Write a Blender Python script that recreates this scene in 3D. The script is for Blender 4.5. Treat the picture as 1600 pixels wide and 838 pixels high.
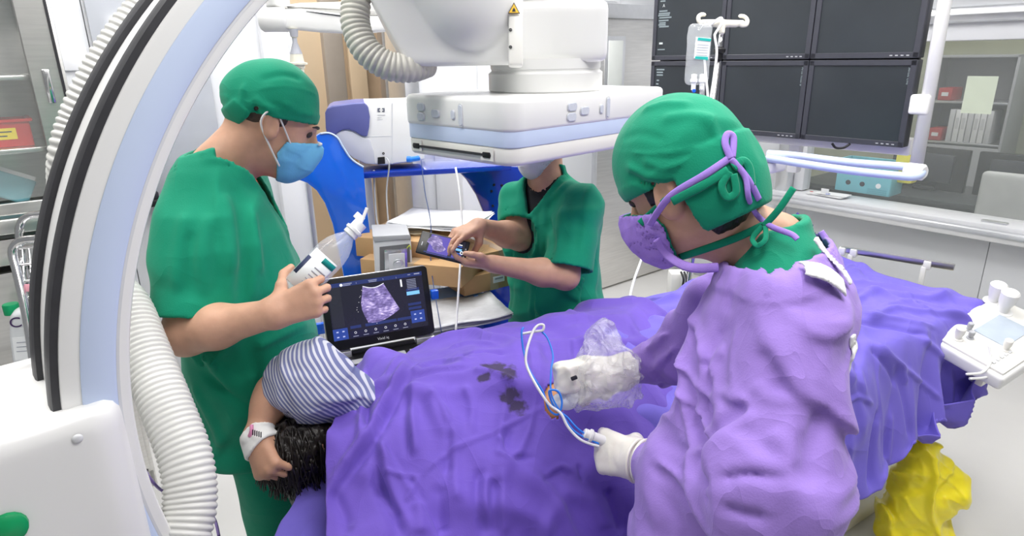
import bpy, bmesh, math, random
import numpy as np
from mathutils import Vector, Matrix, Euler

for o in list(bpy.data.objects):
    bpy.data.objects.remove(o, do_unlink=True)
SC = bpy.context.scene
COL = SC.collection

# ------------------------------------------------------------------ camera
FPX, PITCH, ROLL, CAMZ = 1000.0, math.radians(18.3), math.radians(1.0), 1.70
cam_f = np.array([0.0, math.cos(PITCH), -math.sin(PITCH)])
_r0 = np.array([1.0, 0, 0]); _u0 = np.cross(_r0, cam_f)
cam_r = math.cos(ROLL) * _r0 - math.sin(ROLL) * _u0
cam_u = math.cos(ROLL) * _u0 + math.sin(ROLL) * _r0
cam_c = np.array([0.0, 0.0, CAMZ])
cd = bpy.data.cameras.new('camera'); cam = bpy.data.objects.new('camera', cd); COL.objects.link(cam)
cd.sensor_width = 36.0; cd.lens = FPX / 1600 * 36.0; cd.clip_start = 0.02; cd.clip_end = 100
cam.matrix_world = Matrix(((cam_r[0], cam_u[0], -cam_f[0], 0), (cam_r[1], cam_u[1], -cam_f[1], 0),
                           (cam_r[2], cam_u[2], -cam_f[2], CAMZ), (0, 0, 0, 1)))
SC.camera = cam

# ------------------------------------------------------------------ light and exposure
w = bpy.data.worlds.new('room_light'); SC.world = w; w.use_nodes = True
w.node_tree.nodes['Background'].inputs[0].default_value = (0.96, 0.98, 1.0, 1)
w.node_tree.nodes['Background'].inputs[1].default_value = 0.22
SC.view_settings.view_transform = 'Standard'
SC.view_settings.look = 'None'
SC.view_settings.exposure = 0.22
SC.view_settings.gamma = 1.0
SC.view_settings.use_curve_mapping = False
CEIL = 2.95
LAMPS = [(-1.1, 1.0), (0.45, 0.55), (0.75, 2.1), (-0.75, 2.45), (1.9, 1.3), (0.35, 3.6)]
EXTRA = [(2.7, 4.9), (3.5, 3.9), (-1.354, 4.114)]
for li, (lx, ly) in enumerate(LAMPS + EXTRA):      # EXTRA: unseen lamps added to brighten control room and corridor
    ld = bpy.data.lights.new('ceiling_lamp_light', 'AREA'); ld.shape = 'RECTANGLE'; ld.size = 1.15; ld.size_y = 0.55
    ld.energy = 19 if li < len(LAMPS) else (7 if li < len(LAMPS) + 2 else 24); ld.color = (1.0, 0.985, 0.96)
    lo = bpy.data.objects.new('ceiling_lamp_light', ld); COL.objects.link(lo)
    lo.location = (lx, ly, CEIL - 0.05); lo.rotation_euler = (0, 0, 0.66)

# ------------------------------------------------------------------ helpers: placing
def px(u, v, d):
    return cam_c + d * (cam_f + cam_r * ((u - 800) / FPX) + cam_u * ((419 - v) / FPX))
def pz(u, v, z):
    k = cam_f + cam_r * ((u - 800) / FPX) + cam_u * ((419 - v) / FPX)
    return cam_c + k * (z - CAMZ) / k[2]
def hit(u, v, o, n):
    k = cam_f + cam_r * ((u - 800) / FPX) + cam_u * ((419 - v) / FPX)
    return cam_c + k * (((np.asarray(o) - cam_c) @ np.asarray(n)) / (k @ np.asarray(n)))
def nrm(a):
    a = np.asarray(a, float); return a / np.linalg.norm(a)
def V3(*a): return np.array(a, float)
UP = V3(0, 0, 1)
MATS = {}
PM = {}           # world matrix of every parent object

def thing(name, label, cat, loc=(0, 0, 0), rotz=0.0, group=None, kind=None, M=None):
    o = bpy.data.objects.new(name, None); COL.objects.link(o)
    o.empty_display_size = 0.05
    if M is None:
        M = Matrix.Translation(Vector([float(x) for x in loc])) @ Matrix.Rotation(rotz, 4, 'Z')
    o.matrix_world = M; PM[o] = M
    tag(o, label, cat, group, kind)
    return o
def tag(o, label=None, cat=None, group=None, kind=None):
    if label: o['label'] = label
    if cat: o['category'] = cat
    if group: o['group'] = group
    if kind: o['kind'] = kind
    return o
def link(name, me, mat, parent=None, world=False, M=None):
    o = bpy.data.objects.new(name, me); COL.objects.link(o)
    if mat is not None and len(me.materials) == 0:
        me.materials.append(mat)
    lm = M if M is not None else Matrix.Identity(4)
    if parent is not None:
        o.parent = parent
        if world: lm = PM[parent].inverted() @ lm
        PM[o] = PM[parent] @ lm
    else:
        PM[o] = lm
    o.matrix_local = lm
    return o
def frame(loc, x, y=None, z=None):
    """Matrix with given x axis and (approx) y or z axis."""
    x = nrm(x)
    if z is not None:
        z = nrm(z); y = nrm(np.cross(z, x)); z = np.cross(x, y)
    else:
        y = nrm(y); z = nrm(np.cross(x, y)); y = np.cross(z, x)
    return Matrix(((x[0], y[0], z[0], loc[0]), (x[1], y[1], z[1], loc[1]), (x[2], y[2], z[2], loc[2]), (0, 0, 0, 1)))
def TR(x=0, y=0, z=0, rx=0, ry=0, rz=0):
    return Matrix.Translation((x, y, z)) @ Euler((rx, ry, rz)).to_matrix().to_4x4()

# ------------------------------------------------------------------ helpers: meshes
def mesh_np(name, v, f, smooth=True):
    me = bpy.data.meshes.new(name)
    v = np.asarray(v, np.float32); f = np.asarray(f, np.int32)
    me.vertices.add(len(v)); me.vertices.foreach_set('co', v.ravel())
    k = f.shape[1]
    me.loops.add(f.size); me.loops.foreach_set('vertex_index', f.ravel())
    me.polygons.add(len(f)); me.polygons.foreach_set('loop_start', np.arange(0, f.size, k, dtype=np.int32))
    me.update(calc_edges=True); me.validate()
    if smooth: me.shade_smooth()
    return me
def join_np(parts):
    vs, fs, n = [], [], 0
    for v, f in parts:
        vs.append(np.asarray(v)); fs.append(np.asarray(f) + n); n += len(v)
    return np.concatenate(vs), np.concatenate(fs)
def bm_mesh(name, bm, smooth=False, ang=None):
    me = bpy.data.meshes.new(name); bm.to_mesh(me); bm.free()
    if smooth: me.shade_smooth()
    if ang is not None:
        me.shade_smooth()
        try: me.set_sharp_from_angle(angle=math.radians(ang))
        except Exception: pass
    return me
def box_bm(size, bev=0.0, seg=2, bm=None, M=None):
    bm = bm or bmesh.new()
    r = bmesh.ops.create_cube(bm, size=1.0)
    vs = r['verts']
    for v in vs: v.co = Vector((v.co.x * size[0], v.co.y * size[1], v.co.z * size[2]))
    if bev > 0:
        es = list({e for v in vs for e in v.link_edges})
        g = bmesh.ops.bevel(bm, geom=es, offset=min(bev, 0.49 * min(size)), segments=seg, profile=0.5, affect='EDGES')
        vs = list({v for f in g['faces'] for v in f.verts} | {v for v in vs if v.is_valid})
        vs = [v for v in vs if v.is_valid]
    if M is not None: bmesh.ops.transform(bm, matrix=M, verts=vs)
    return bm
def box(name, c, size, mat, parent=None, bev=0.004, seg=2, rz=0.0, M=None, world=False):
    """box centred at c (parent's space)"""
    me = bm_mesh(name, box_bm(size, bev, seg), ang=35)
    lm = M if M is not None else TR(c[0], c[1], c[2], rz=rz)
    return link(name, me, mat, parent, world, lm)
def prism(name, pts, depth, mat, parent=None, bev=0.0, seg=2, M=None, world=False, hole=None):
    """polygon in local XY extruded in +Z by depth"""
    bm = bmesh.new()
    vs = [bm.verts.new((p[0], p[1], 0)) for p in pts]
    f = bm.faces.new(vs)
    r = bmesh.ops.extrude_face_region(bm, geom=[f])
    up = [e for e in r['geom'] if isinstance(e, bmesh.types.BMVert)]
    bmesh.ops.translate(bm, vec=(0, 0, depth), verts=up)
    bmesh.ops.recalc_face_normals(bm, faces=bm.faces[:])
    if bev > 0:
        es = [e for e in bm.edges if len(e.link_faces) == 2 and e.calc_face_angle(0) > 0.5]
        bmesh.ops.bevel(bm, geom=es, offset=bev, segments=seg, profile=0.5, affect='EDGES')
    me = bm_mesh(name, bm, ang=35)
    return link(name, me, mat, parent, world, M)
def catmull(pts, n=8, closed=False):
    P = np.asarray(pts, float)
    if len(P) < 3 and not closed:
        t = np.linspace(0, 1, n + 1)[:, None]; return P[0] * (1 - t) + P[1] * t
    out = []
    m = len(P)
    for i in range(m if closed else m - 1):
        if closed: a, b, c, d = P[(i - 1) % m], P[i], P[(i + 1) % m], P[(i + 2) % m]
        else: a, b, c, d = P[max(i - 1, 0)], P[i], P[i + 1], P[min(i + 2, m - 1)]
        for t in np.linspace(0, 1, n, endpoint=False):
            out.append(0.5 * ((2 * b) + (-a + c) * t + (2 * a - 5 * b + 4 * c - d) * t * t + (-a + 3 * b - 3 * c + d) * t ** 3))
    if not closed: out.append(P[-1])
    return np.array(out)
def resample(P, step):
    seg = np.linalg.norm(np.diff(P, axis=0), axis=1); L = np.concatenate([[0], np.cumsum(seg)])
    n = max(2, int(L[-1] / step) + 1); s = np.linspace(0, L[-1], n)
    return np.stack([np.interp(s, L, P[:, k]) for k in range(3)], 1), s
def tube_np(P, r, n=10, closed=False, flat=1.0, up=None):
    P = np.asarray(P, float); m = len(P)
    r = np.broadcast_to(np.asarray(r, float), (m,))
    T = np.gradient(P, axis=0)
    if closed: T = np.roll(P, -1, 0) - np.roll(P, 1, 0)
    T /= np.linalg.norm(T, axis=1)[:, None] + 1e-12
    N = np.zeros_like(P)
    a = np.array(up, float) if up is not None else (V3(0, 0, 1) if abs(T[0][2]) < 0.9 else V3(1, 0, 0))
    N[0] = nrm(a - T[0] * (a @ T[0]))
    for i in range(1, m):
        q = (np.array(up, float) if up is not None else N[i - 1]); q = q - T[i] * (q @ T[i])
        N[i] = q / (np.linalg.norm(q) + 1e-12)
    Bn = np.cross(T, N)
    an = np.linspace(0, 2 * np.pi, n, endpoint=False)
    v = P[:, None] + r[:, None, None] * (np.cos(an)[None, :, None] * N[:, None] * flat + np.sin(an)[None, :, None] * Bn[:, None])
    i = np.arange(m if closed else m - 1)[:, None] * n; j = np.arange(n)[None]
    i2 = ((np.arange(m if closed else m - 1) + 1) % m)[:, None] * n; j2 = (np.arange(n) + 1)[None] % n
    f = np.stack([i + j, i + j2, i2 + j2, i2 + j], -1).reshape(-1, 4)
    v = v.reshape(-1, 3)
    if not closed:      # caps (degenerate fan quads avoided by centre vertices)
        c0, c1 = len(v), len(v) + 1
        v = np.concatenate([v, P[:1], P[-1:]])
        e = (m - 1) * n
        k = np.arange(0, n, 2)
        f0 = np.stack([np.full(len(k), c0), (k + 2) % n, (k + 1) % n, k], -1)
        f1 = np.stack([np.full(len(k), c1), e + k, e + (k + 1) % n, e + (k + 2) % n], -1)
        f = np.concatenate([f, f0, f1])
    return v, f
def tube(name, pts, r, mat, parent=None, n=10, sm=8, closed=False, world=False, flat=1.0, M=None, up=None):
    P = catmull(pts, sm, closed) if sm else np.asarray(pts, float)
    v, f = tube_np(P, r, n, closed, flat, up)
    return link(name, mesh_np(name, v, f), mat, parent, world, M)
def hose_np(pts, r, pitch, depth, n=24, step=None):
    P, s = resample(catmull(pts, 24), pitch / 6.0)
    ph = np.abs(np.sin(np.pi * s / pitch)) ** 0.55
    return tube_np(P, r - depth + depth * ph, n)
def lathe_np(prof, n=24):
    prof = np.asarray(prof, float); m = len(prof)
    an = np.linspace(0, 2 * np.pi, n, endpoint=False)
    v = np.stack([prof[:, None, 0] * np.cos(an), prof[:, None, 0] * np.sin(an), np.repeat(prof[:, None, 1], n, 1)], -1).reshape(-1, 3)
    i = np.arange(m - 1)[:, None] * n; j = np.arange(n)[None]; j2 = (j + 1) % n
    f = np.stack([i + j, i + j2, i + n + j2, i + n + j], -1).reshape(-1, 4)
    return v, f
def lathe(name, prof, mat, parent=None, n=24, M=None, world=False, ang=40):
    v, f = lathe_np(prof, n); me = mesh_np(name, v, f)
    try: me.set_sharp_from_angle(angle=math.radians(ang))
    except Exception: pass
    return link(name, me, mat, parent, world, M)
def copy_tree(o, parent=None, M=None):
    c = o.copy(); COL.objects.link(c)
    if parent is not None: c.parent = parent
    if M is not None: c.matrix_local = M
    for ch in list(o.children): copy_tree(ch, c)
    return c
def text(name, s, size, mat, parent, M, ext=0.0004, world=False, align='LEFT'):
    cu = bpy.data.curves.new(name, 'FONT'); cu.body = s; cu.size = size; cu.extrude = ext; cu.align_x = align
    tmp = bpy.data.objects.new(name, cu); COL.objects.link(tmp)
    dg = bpy.context.evaluated_depsgraph_get()
    me = bpy.data.meshes.new_from_object(tmp.evaluated_get(dg))
    bpy.data.objects.remove(tmp, do_unlink=True)
    me.materials.clear()
    return link(name, me, mat, parent, world, M)

# ------------------------------------------------------------------ helpers: numpy noise and signed distances
_rng = np.random.default_rng(7)
_PERM = _rng.integers(0, 256, 512)
_PERM[256:] = _PERM[:256]
_VAL = _rng.uniform(-1, 1, 256).astype(np.float32)
def noise(p, sc=1.0, seed=0):
    q = np.asarray(p, np.float32) * np.float32(sc) + np.float32(seed * 17.31 + 100.0)
    i = np.floor(q).astype(np.int32); f = q - i; f = f * f * (3 - 2 * f); i &= 255
    def h(a, b, c): return _VAL[_PERM[_PERM[_PERM[(i[:, 0] + a) & 255] + ((i[:, 1] + b) & 255)] + ((i[:, 2] + c) & 255)]]
    x, y, z = f[:, 0], f[:, 1], f[:, 2]
    a = h(0, 0, 0) * (1 - x) + h(1, 0, 0) * x; b = h(0, 1, 0) * (1 - x) + h(1, 1, 0) * x
    c = h(0, 0, 1) * (1 - x) + h(1, 0, 1) * x; d = h(0, 1, 1) * (1 - x) + h(1, 1, 1) * x
    return (a * (1 - y) + b * y) * (1 - z) + (c * (1 - y) + d * y) * z
def ridged(p, sc, seed=0):
    """sharp crease-like ridges, about -0.5..0.5"""
    n = noise(p, sc, seed); return np.exp(-(n / 0.20) ** 2) - 0.35
def folds(p, d, sc, warp=0.05, seed=0, st=0.35):
    """long creases running across direction d: noise stretched along the fold"""
    d = nrm(d); q = np.asarray(p, np.float32)
    wv = np.stack([noise(q, 5.0, seed + 1), noise(q, 5.0, seed + 2), noise(q, 5.0, seed + 3)], 1) * warp
    q = q + wv
    al = q @ d.astype(np.float32)
    q2 = q * st + np.outer(al * (1 - st), d).astype(np.float32)
    return ridged(q2, sc, seed)
def cap(p, a, b, ra, rb):
    a = np.asarray(a, np.float32); b = np.asarray(b, np.float32); ba = b - a; pa = p - a
    h = np.clip((pa @ ba) / (ba @ ba + 1e-12), 0, 1)
    return np.linalg.norm(pa - h[:, None] * ba, axis=1) - (ra + (rb - ra) * h)
def ell(p, c, r, R=None):
    q = p - np.asarray(c, np.float32)
    if R is not None: q = q @ np.asarray(R, np.float32).T      # rows of R = local axes
    r = np.asarray(r, np.float32)
    k0 = np.linalg.norm(q / r, axis=1); k1 = np.linalg.norm(q / (r * r), axis=1) + 1e-9
    return k0 * (k0 - 1) / k1
def rbx(p, c, h, r, R=None):
    q = p - np.asarray(c, np.float32)
    if R is not None: q = q @ np.asarray(R, np.float32).T
    q = np.abs(q) - (np.asarray(h, np.float32) - r)
    return np.linalg.norm(np.maximum(q, 0), axis=1) + np.minimum(q.max(1), 0) - r
def smin(a, b, k):
    h = np.clip(0.5 + 0.5 * (b - a) / k, 0, 1)
    return b * (1 - h) + a * h - k * h * (1 - h)
def smax(a, b, k): return -smin(-a, -b, k)
def su(k, *ds):
    r = ds[0]
    for d in ds[1:]: r = smin(r, d, k)
    return r
def loft(p, O, axis, side, st, pw=2.3):
    """st rows: (t, cx, cy, rx, ry) along axis from O; x = side, y = forward"""
    axis = nrm(axis); side = nrm(np.asarray(side) - axis * (np.asarray(side) @ axis)); fwd = np.cross(axis, side)
    q = p - np.asarray(O, np.float32)
    t = q @ axis.astype(np.float32); x = q @ side.astype(np.float32); y = q @ fwd.astype(np.float32)
    S = np.asarray(st, float)
    g = [np.interp(t, S[:, 0], S[:, k]).astype(np.float32) for k in (1, 2, 3, 4)]
    xx = np.abs(x - g[0]) / g[2]; yy = np.abs(y - g[1]) / g[3]
    k = (xx ** pw + yy ** pw) ** (1 / pw)
    d = (k - 1) * np.minimum(g[2], g[3])
    return smax(smax(d, S[0, 0] - t, 0.03), t - S[-1, 0], 0.03)
def plane(p, o, n):
    return (p - np.asarray(o, np.float32)) @ nrm(n).astype(np.float32)

def mesh_sdf(fn, lo, hi, h, B=8, marg=1.3):
    lo = np.asarray(lo, np.float32); hi = np.asarray(hi, np.float32)
    nb = np.maximum(np.ceil((hi - lo) / h / B).astype(int), 1); N = nb * B + 1
    bi = np.stack(np.meshgrid(*[np.arange(k) for k in nb], indexing='ij'), -1).reshape(-1, 3)
    dc = fn((lo + (bi + 0.5) * (B * h)).astype(np.float32))
    D = np.empty(N, np.float32)
    rep = dc.reshape(nb).repeat(B, 0).repeat(B, 1).repeat(B, 2)
    D[:-1, :-1, :-1] = rep
    D[-1] = D[-2]; D[:, -1] = D[:, -2]; D[:, :, -1] = D[:, :, -2]
    act = bi[np.abs(dc) < B * h * 0.87 * marg + 0.012]
    off = np.stack(np.meshgrid(*[np.arange(B + 1)] * 3, indexing='ij'), -1).reshape(-1, 3)
    for c in range(0, len(act), 400):
        idx = (act[c:c + 400, None] * B + off[None]).reshape(-1, 3)
        D[idx[:, 0], idx[:, 1], idx[:, 2]] = fn((lo + idx * np.float32(h)).astype(np.float32))
    # close the surface at the box border
    for a in range(3):
        sl = [slice(None)] * 3
        for e in (0, -1):
            sl[a] = e; D[tuple(sl)] = np.maximum(D[tuple(sl)], 1e-4)
    S = D < 0
    cnt = np.zeros(N - 1, np.int8)
    cs = [(i, j, k) for i in (0, 1) for j in (0, 1) for k in (0, 1)]
    for i, j, k in cs: cnt += S[i:N[0] - 1 + i, j:N[1] - 1 + j, k:N[2] - 1 + k]
    cells = np.argwhere((cnt > 0) & (cnt < 8))
    vid = np.full(N - 1, -1, np.int32); vid[cells[:, 0], cells[:, 1], cells[:, 2]] = np.arange(len(cells))
    acc = np.zeros((len(cells), 3), np.float32); num = np.zeros(len(cells), np.float32)
    cv = {c: D[cells[:, 0] + c[0], cells[:, 1] + c[1], cells[:, 2] + c[2]] for c in cs}
    for c in cs:
        for a in range(3):
            if c[a] == 0:
                c2 = tuple(c[k] + (1 if k == a else 0) for k in range(3))
                d0, d1 = cv[c], cv[c2]; m = (d0 < 0) != (d1 < 0)
                t = d0[m] / (d0[m] - d1[m])
                q = np.tile(np.array(c, np.float32), (m.sum(), 1)); q[:, a] += t
                acc[m] += q; num[m] += 1
    verts = lo + h * (cells + acc / num[:, None])
    faces = []
    for a in range(3):
        sl0 = [slice(None)] * 3; sl1 = [slice(None)] * 3
        sl0[a] = slice(0, -1); sl1[a] = slice(1, None)
        s0 = S[tuple(sl0)]; s1 = S[tuple(sl1)]
        e = np.argwhere(s0 != s1)
        b, c = (a + 1) % 3, (a + 2) % 3
        ok = (e[:, b] > 0) & (e[:, c] > 0) & (e[:, b] < N[b] - 1) & (e[:, c] < N[c] - 1)
        e = e[ok]; inside = s0[e[:, 0], e[:, 1], e[:, 2]]
        q = []
        for db, dc_ in ((-1, -1), (0, -1), (0, 0), (-1, 0)):
            g = e.copy(); g[:, b] += db; g[:, c] += dc_
            q.append(vid[g[:, 0], g[:, 1], g[:, 2]])
        q = np.stack(q, 1); q[~inside] = q[~inside][:, ::-1]
        faces.append(q)
    f = np.concatenate(faces); f = f[(f >= 0).all(1)]
    return verts, f
def sdf(name, fn, lo, hi, h, mat, parent=None, world=True):
    v, f = mesh_sdf(fn, lo, hi, h)
    return link(name, mesh_np(name, v, f), mat, parent, world)

# ------------------------------------------------------------------ helpers: creases of cloth
def sphere_trace(fn, u, v, t0=.5, t1=3.0):
    """first hit of the lines of sight through pixels (u, v) with the surface fn = 0; u, v may be arrays"""
    one = np.ndim(u) == 0; U = np.atleast_1d(np.asarray(u, float)); W = np.atleast_1d(np.asarray(v, float))
    k = cam_f + cam_r * ((U - 800) / FPX)[:, None] + cam_u * ((419 - W) / FPX)[:, None]; k /= np.linalg.norm(k, axis=1)[:, None]
    t = np.full(len(U), t0)
    for i in range(90):
        d = fn((cam_c + k * t[:, None]).astype(np.float32)); go = (np.abs(d) > .0008) & (t < t1)
        if not go.any(): break
        t = t + np.where(go, d * .8, 0)
    h = cam_c + k * t[:, None]
    return h[0] if one else h
def crease_lines(rows, place):
    """rows: (pixel polyline, height, width) -> 3-D polylines lying on the cloth"""
    out = []
    PP = [catmull([(a, b, 0) for a, b in pl], 4) for pl, h, w in rows]
    if not PP: return out
    A = np.concatenate(PP); H = place(A[:, 0], A[:, 1]); k0 = 0
    for (pl, h, w), P in zip(rows, PP):
        Q = H[k0:k0 + len(P)]; k0 += len(P)
        ok = np.ones(len(Q), bool); ok[1:] = np.linalg.norm(np.diff(Q, axis=0), axis=1) < .12
        if ok.all(): out.append((Q.astype(np.float32), h, w))
        else:
            k = np.argmax(~ok)
            if k > 2: out.append((Q[:k].astype(np.float32), h, w))
    return out
def crease_disp(p, CR):
    out = np.zeros(len(p), np.float32)
    for Q, h, w in CR:
        m = ((p > Q.min(0) - 3 * w) & (p < Q.max(0) + 3 * w)).all(1)
        if not m.any(): continue
        pp = p[m]; best = np.full(len(pp), 9.0, np.float32); par = np.zeros(len(pp), np.float32); n = len(Q) - 1
        for i in range(n):
            ba = Q[i + 1] - Q[i]; pa = pp - Q[i]; hh = np.clip((pa @ ba) / (ba @ ba + 1e-12), 0, 1)
            d = np.linalg.norm(pa - hh[:, None] * ba, axis=1); c = d < best
            best[c] = d[c]; par[c] = (i + hh[c]) / n
        out[m] += h * np.exp(-(best / w) ** 2) * np.clip(np.minimum(par, 1 - par) * 5 + .15, 0, 1)
    return out

# ------------------------------------------------------------------ helpers: materials
def mat(name, col, rough=0.5, metal=0.0, var=0.0, vs=12.0, bump=0.0, bs=200.0, spec=0.5, trans=0.0, emit=None, es=1.0, alpha=1.0, coat=0.0, sss=0.0, stretch=None, ior=1.45, sheen=0.0, crumple=0.0, cs=14.0):
    if name in MATS: return MATS[name]
    m = bpy.data.materials.new(name); m.use_nodes = True; MATS[name] = m
    nt = m.node_tree; b = nt.nodes['Principled BSDF']; N = nt.nodes.new; L = nt.links.new
    b.inputs['Base Color'].default_value = (*col, 1); b.inputs['Roughness'].default_value = rough
    b.inputs['Metallic'].default_value = metal; b.inputs['Specular IOR Level'].default_value = spec
    b.inputs['Transmission Weight'].default_value = trans; b.inputs['Alpha'].default_value = alpha
    b.inputs['Coat Weight'].default_value = coat; b.inputs['IOR'].default_value = ior
    b.inputs['Sheen Weight'].default_value = sheen
    if sss: b.inputs['Subsurface Weight'].default_value = sss; b.inputs['Subsurface Radius'].default_value = (0.012, 0.005, 0.003); b.inputs['Subsurface Scale'].default_value = 0.5
    if emit is not None:
        b.inputs['Emission Color'].default_value = (*emit, 1); b.inputs['Emission Strength'].default_value = es
    tc = N('ShaderNodeTexCoord'); src = tc.outputs['Object']
    if stretch:
        mp = N('ShaderNodeMapping'); mp.inputs['Scale'].default_value = stretch; L(src, mp.inputs['Vector']); src = mp.outputs[0]
    if var:
        n = N('ShaderNodeTexNoise'); n.inputs['Scale'].default_value = vs; n.inputs['Detail'].default_value = 4; L(src, n.inputs['Vector'])
        r = N('ShaderNodeValToRGB'); L(n.outputs[0], r.inputs[0])
        r.color_ramp.elements[0].position = 0.3; r.color_ramp.elements[1].position = 0.7
        r.color_ramp.elements[0].color = (*[max(0, c * (1 - var)) for c in col], 1); r.color_ramp.elements[1].color = (*[min(1, c * (1 + var)) for c in col], 1)
        L(r.outputs[0], b.inputs['Base Color'])
    if bump:
        n2 = N('ShaderNodeTexNoise'); n2.inputs['Scale'].default_value = bs; n2.inputs['Detail'].default_value = 3; L(src, n2.inputs['Vector'])
        bp = N('ShaderNodeBump'); bp.inputs['Strength'].default_value = bump; bp.inputs['Distance'].default_value = 0.004
        L(n2.outputs[0], bp.inputs['Height']); L(bp.outputs[0], b.inputs['Normal'])
        if crumple:      # creases of worn cotton: ridges where a warped noise crosses its middle
            prev = bp
            for k, (sc, st, am) in enumerate(((cs, (1, .45, .7), 1.0), (cs * 2.3, (.5, 1, .8), .55))):
                mp2 = N('ShaderNodeMapping'); mp2.inputs['Scale'].default_value = st; mp2.inputs['Rotation'].default_value = (.4 + k, .9, .3 + k); L(tc.outputs['Object'], mp2.inputs[0])
                n3 = N('ShaderNodeTexNoise'); n3.inputs['Scale'].default_value = sc; n3.inputs['Detail'].default_value = 1.5; n3.inputs['Distortion'].default_value = .6; L(mp2.outputs[0], n3.inputs['Vector'])
                a1 = N('ShaderNodeMath'); a1.operation = 'SUBTRACT'; a1.inputs[1].default_value = .5; L(n3.outputs[0], a1.inputs[0])
                a2 = N('ShaderNodeMath'); a2.operation = 'ABSOLUTE'; L(a1.outputs[0], a2.inputs[0])
                a3 = N('ShaderNodeMath'); a3.operation = 'POWER'; a3.inputs[1].default_value = .6; L(a2.outputs[0], a3.inputs[0])
                b2 = N('ShaderNodeBump'); b2.inputs['Strength'].default_value = crumple * am; b2.inputs['Distance'].default_value = -.022 / (1 + 1.3 * k)
                L(a3.outputs[0], b2.inputs['Height']); L(prev.outputs[0], b2.inputs['Normal']); L(b2.outputs[0], b.inputs['Normal']); prev = b2
    return m
def srgb(h):
    h = h.lstrip('#'); c = [int(h[i:i + 2], 16) / 255 for i in (0, 2, 4)]
    return tuple(x / 12.92 if x <= 0.04045 else ((x + 0.055) / 1.055) ** 2.4 for x in c)

WHITE = mat('white_paint', (0.76, 0.77, 0.80), 0.35, var=0.015, vs=3)
PLASTIC = mat('white_plastic', (0.80, 0.80, 0.79), 0.30, var=0.01, vs=4)
PLASTIC_W = mat('warm_white_plastic', (0.78, 0.77, 0.73), 0.35, var=0.012, vs=5)
IVORY = mat('ivory_plastic', (0.76, 0.74, 0.64), 0.4, var=0.02, vs=20)
PALEBLUE = mat('pale_blue_enamel', (0.56, 0.65, 0.85), 0.30, var=0.015, vs=5)
BLACKR = mat('black_rubber', (0.035, 0.035, 0.04), 0.5, var=0.1, vs=40)
BLACKP = mat('black_plastic', (0.012, 0.012, 0.014), 0.35, var=0.1, vs=60)
STEEL = mat('brushed_steel', (0.72, 0.71, 0.69), 0.30, 1.0, var=0.06, vs=6, stretch=(1, 1, 14), bump=0.03, bs=60)
CHROME = mat('chrome', (0.78, 0.78, 0.79), 0.14, 1.0, var=0.03, vs=30)
ALU = mat('aluminium', (0.72, 0.73, 0.75), 0.35, 0.9, var=0.03, vs=20)
GREYP = mat('grey_plastic', (0.42, 0.43, 0.45), 0.45, var=0.03, vs=20)
LGREY = mat('light_grey_plastic', (0.66, 0.67, 0.69), 0.4, var=0.02, vs=20)
GREEN = mat('green_cotton', (0.004, 0.262, 0.148), 0.75, var=0.07, vs=8, bump=0.16, bs=420, sheen=0.12, spec=0.2, crumple=.22, cs=7)
PURPLE = mat('purple_cotton_drape', (0.145, 0.085, 0.47), 0.7, var=0.08, vs=6, bump=0.12, bs=380, sheen=0.12, spec=0.25, crumple=.30, cs=7)
PURPLE2 = mat('blue_purple_cotton_sheet', (0.165, 0.128, 0.57), 0.7, var=0.08, vs=6, bump=0.12, bs=380, sheen=0.12, spec=0.25, crumple=.28, cs=6)
LILAC = mat('lilac_cotton_gown', (0.30, 0.19, 0.58), 0.72, var=0.08, vs=7, bump=0.14, bs=380, sheen=0.15, spec=0.25, crumple=.34, cs=9)
LILAC2 = mat('lilac_tape', (0.36, 0.22, 0.70), 0.75, var=0.08, vs=50, bump=0.2, bs=500)
SKIN = mat('skin', (0.60, 0.345, 0.235), 0.48, var=0.08, vs=30, bump=0.05, bs=300, sss=0.12)
SKIN2 = mat('skin_patient', (0.54, 0.30, 0.20), 0.48, var=0.08, vs=30, bump=0.05, bs=300, sss=0.12)
HAIR = mat('black_hair', (0.012, 0.009, 0.008), 0.42, var=0.4, vs=60, bump=0.6, bs=140, stretch=(1, 1, 0.15))
GLOVE = mat('latex_glove', (0.80, 0.77, 0.70), 0.42, var=0.03, vs=40, bump=0.12, bs=90, sss=0.05)
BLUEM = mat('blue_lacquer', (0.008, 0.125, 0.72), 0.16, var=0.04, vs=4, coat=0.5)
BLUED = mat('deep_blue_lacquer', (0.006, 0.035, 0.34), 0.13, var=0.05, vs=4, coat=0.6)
CARD = mat('cardboard', (0.50, 0.31, 0.15), 0.8, var=0.06, vs=14, bump=0.05, bs=80)
PAPER = mat('white_paper', (0.83, 0.84, 0.85), 0.7, var=0.02, vs=20)
SCREEN = mat('dark_monitor_glass', (0.030, 0.036, 0.042), 0.30, var=0.15, vs=3)
BEZEL = mat('charcoal_bezel', (0.045, 0.047, 0.06), 0.4, var=0.05, vs=40)
TEAL = mat('teal_print', (0.0, 0.27, 0.25), 0.6, var=0.04, vs=40)
INK = mat('dark_ink', (0.02, 0.02, 0.03), 0.6, var=0.05, vs=40)
PRINT = mat('grey_print', (0.35, 0.36, 0.42), 0.6, var=0.05, vs=40)
CLEAR = mat('clear_plastic', (0.95, 0.97, 0.98), 0.06, trans=1.0, ior=1.25, var=0.01, vs=10)
FILM = mat('clear_film', (0.96, 0.97, 0.98), 0.14, alpha=0.30, spec=1.0, var=0.01, vs=10, bump=1.0, bs=45, crumple=.9, cs=26)
GLASS = mat('window_glass', (0.90, 0.96, 0.94), 0.03, alpha=0.08, spec=0.6, var=0.01, vs=2)

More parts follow.
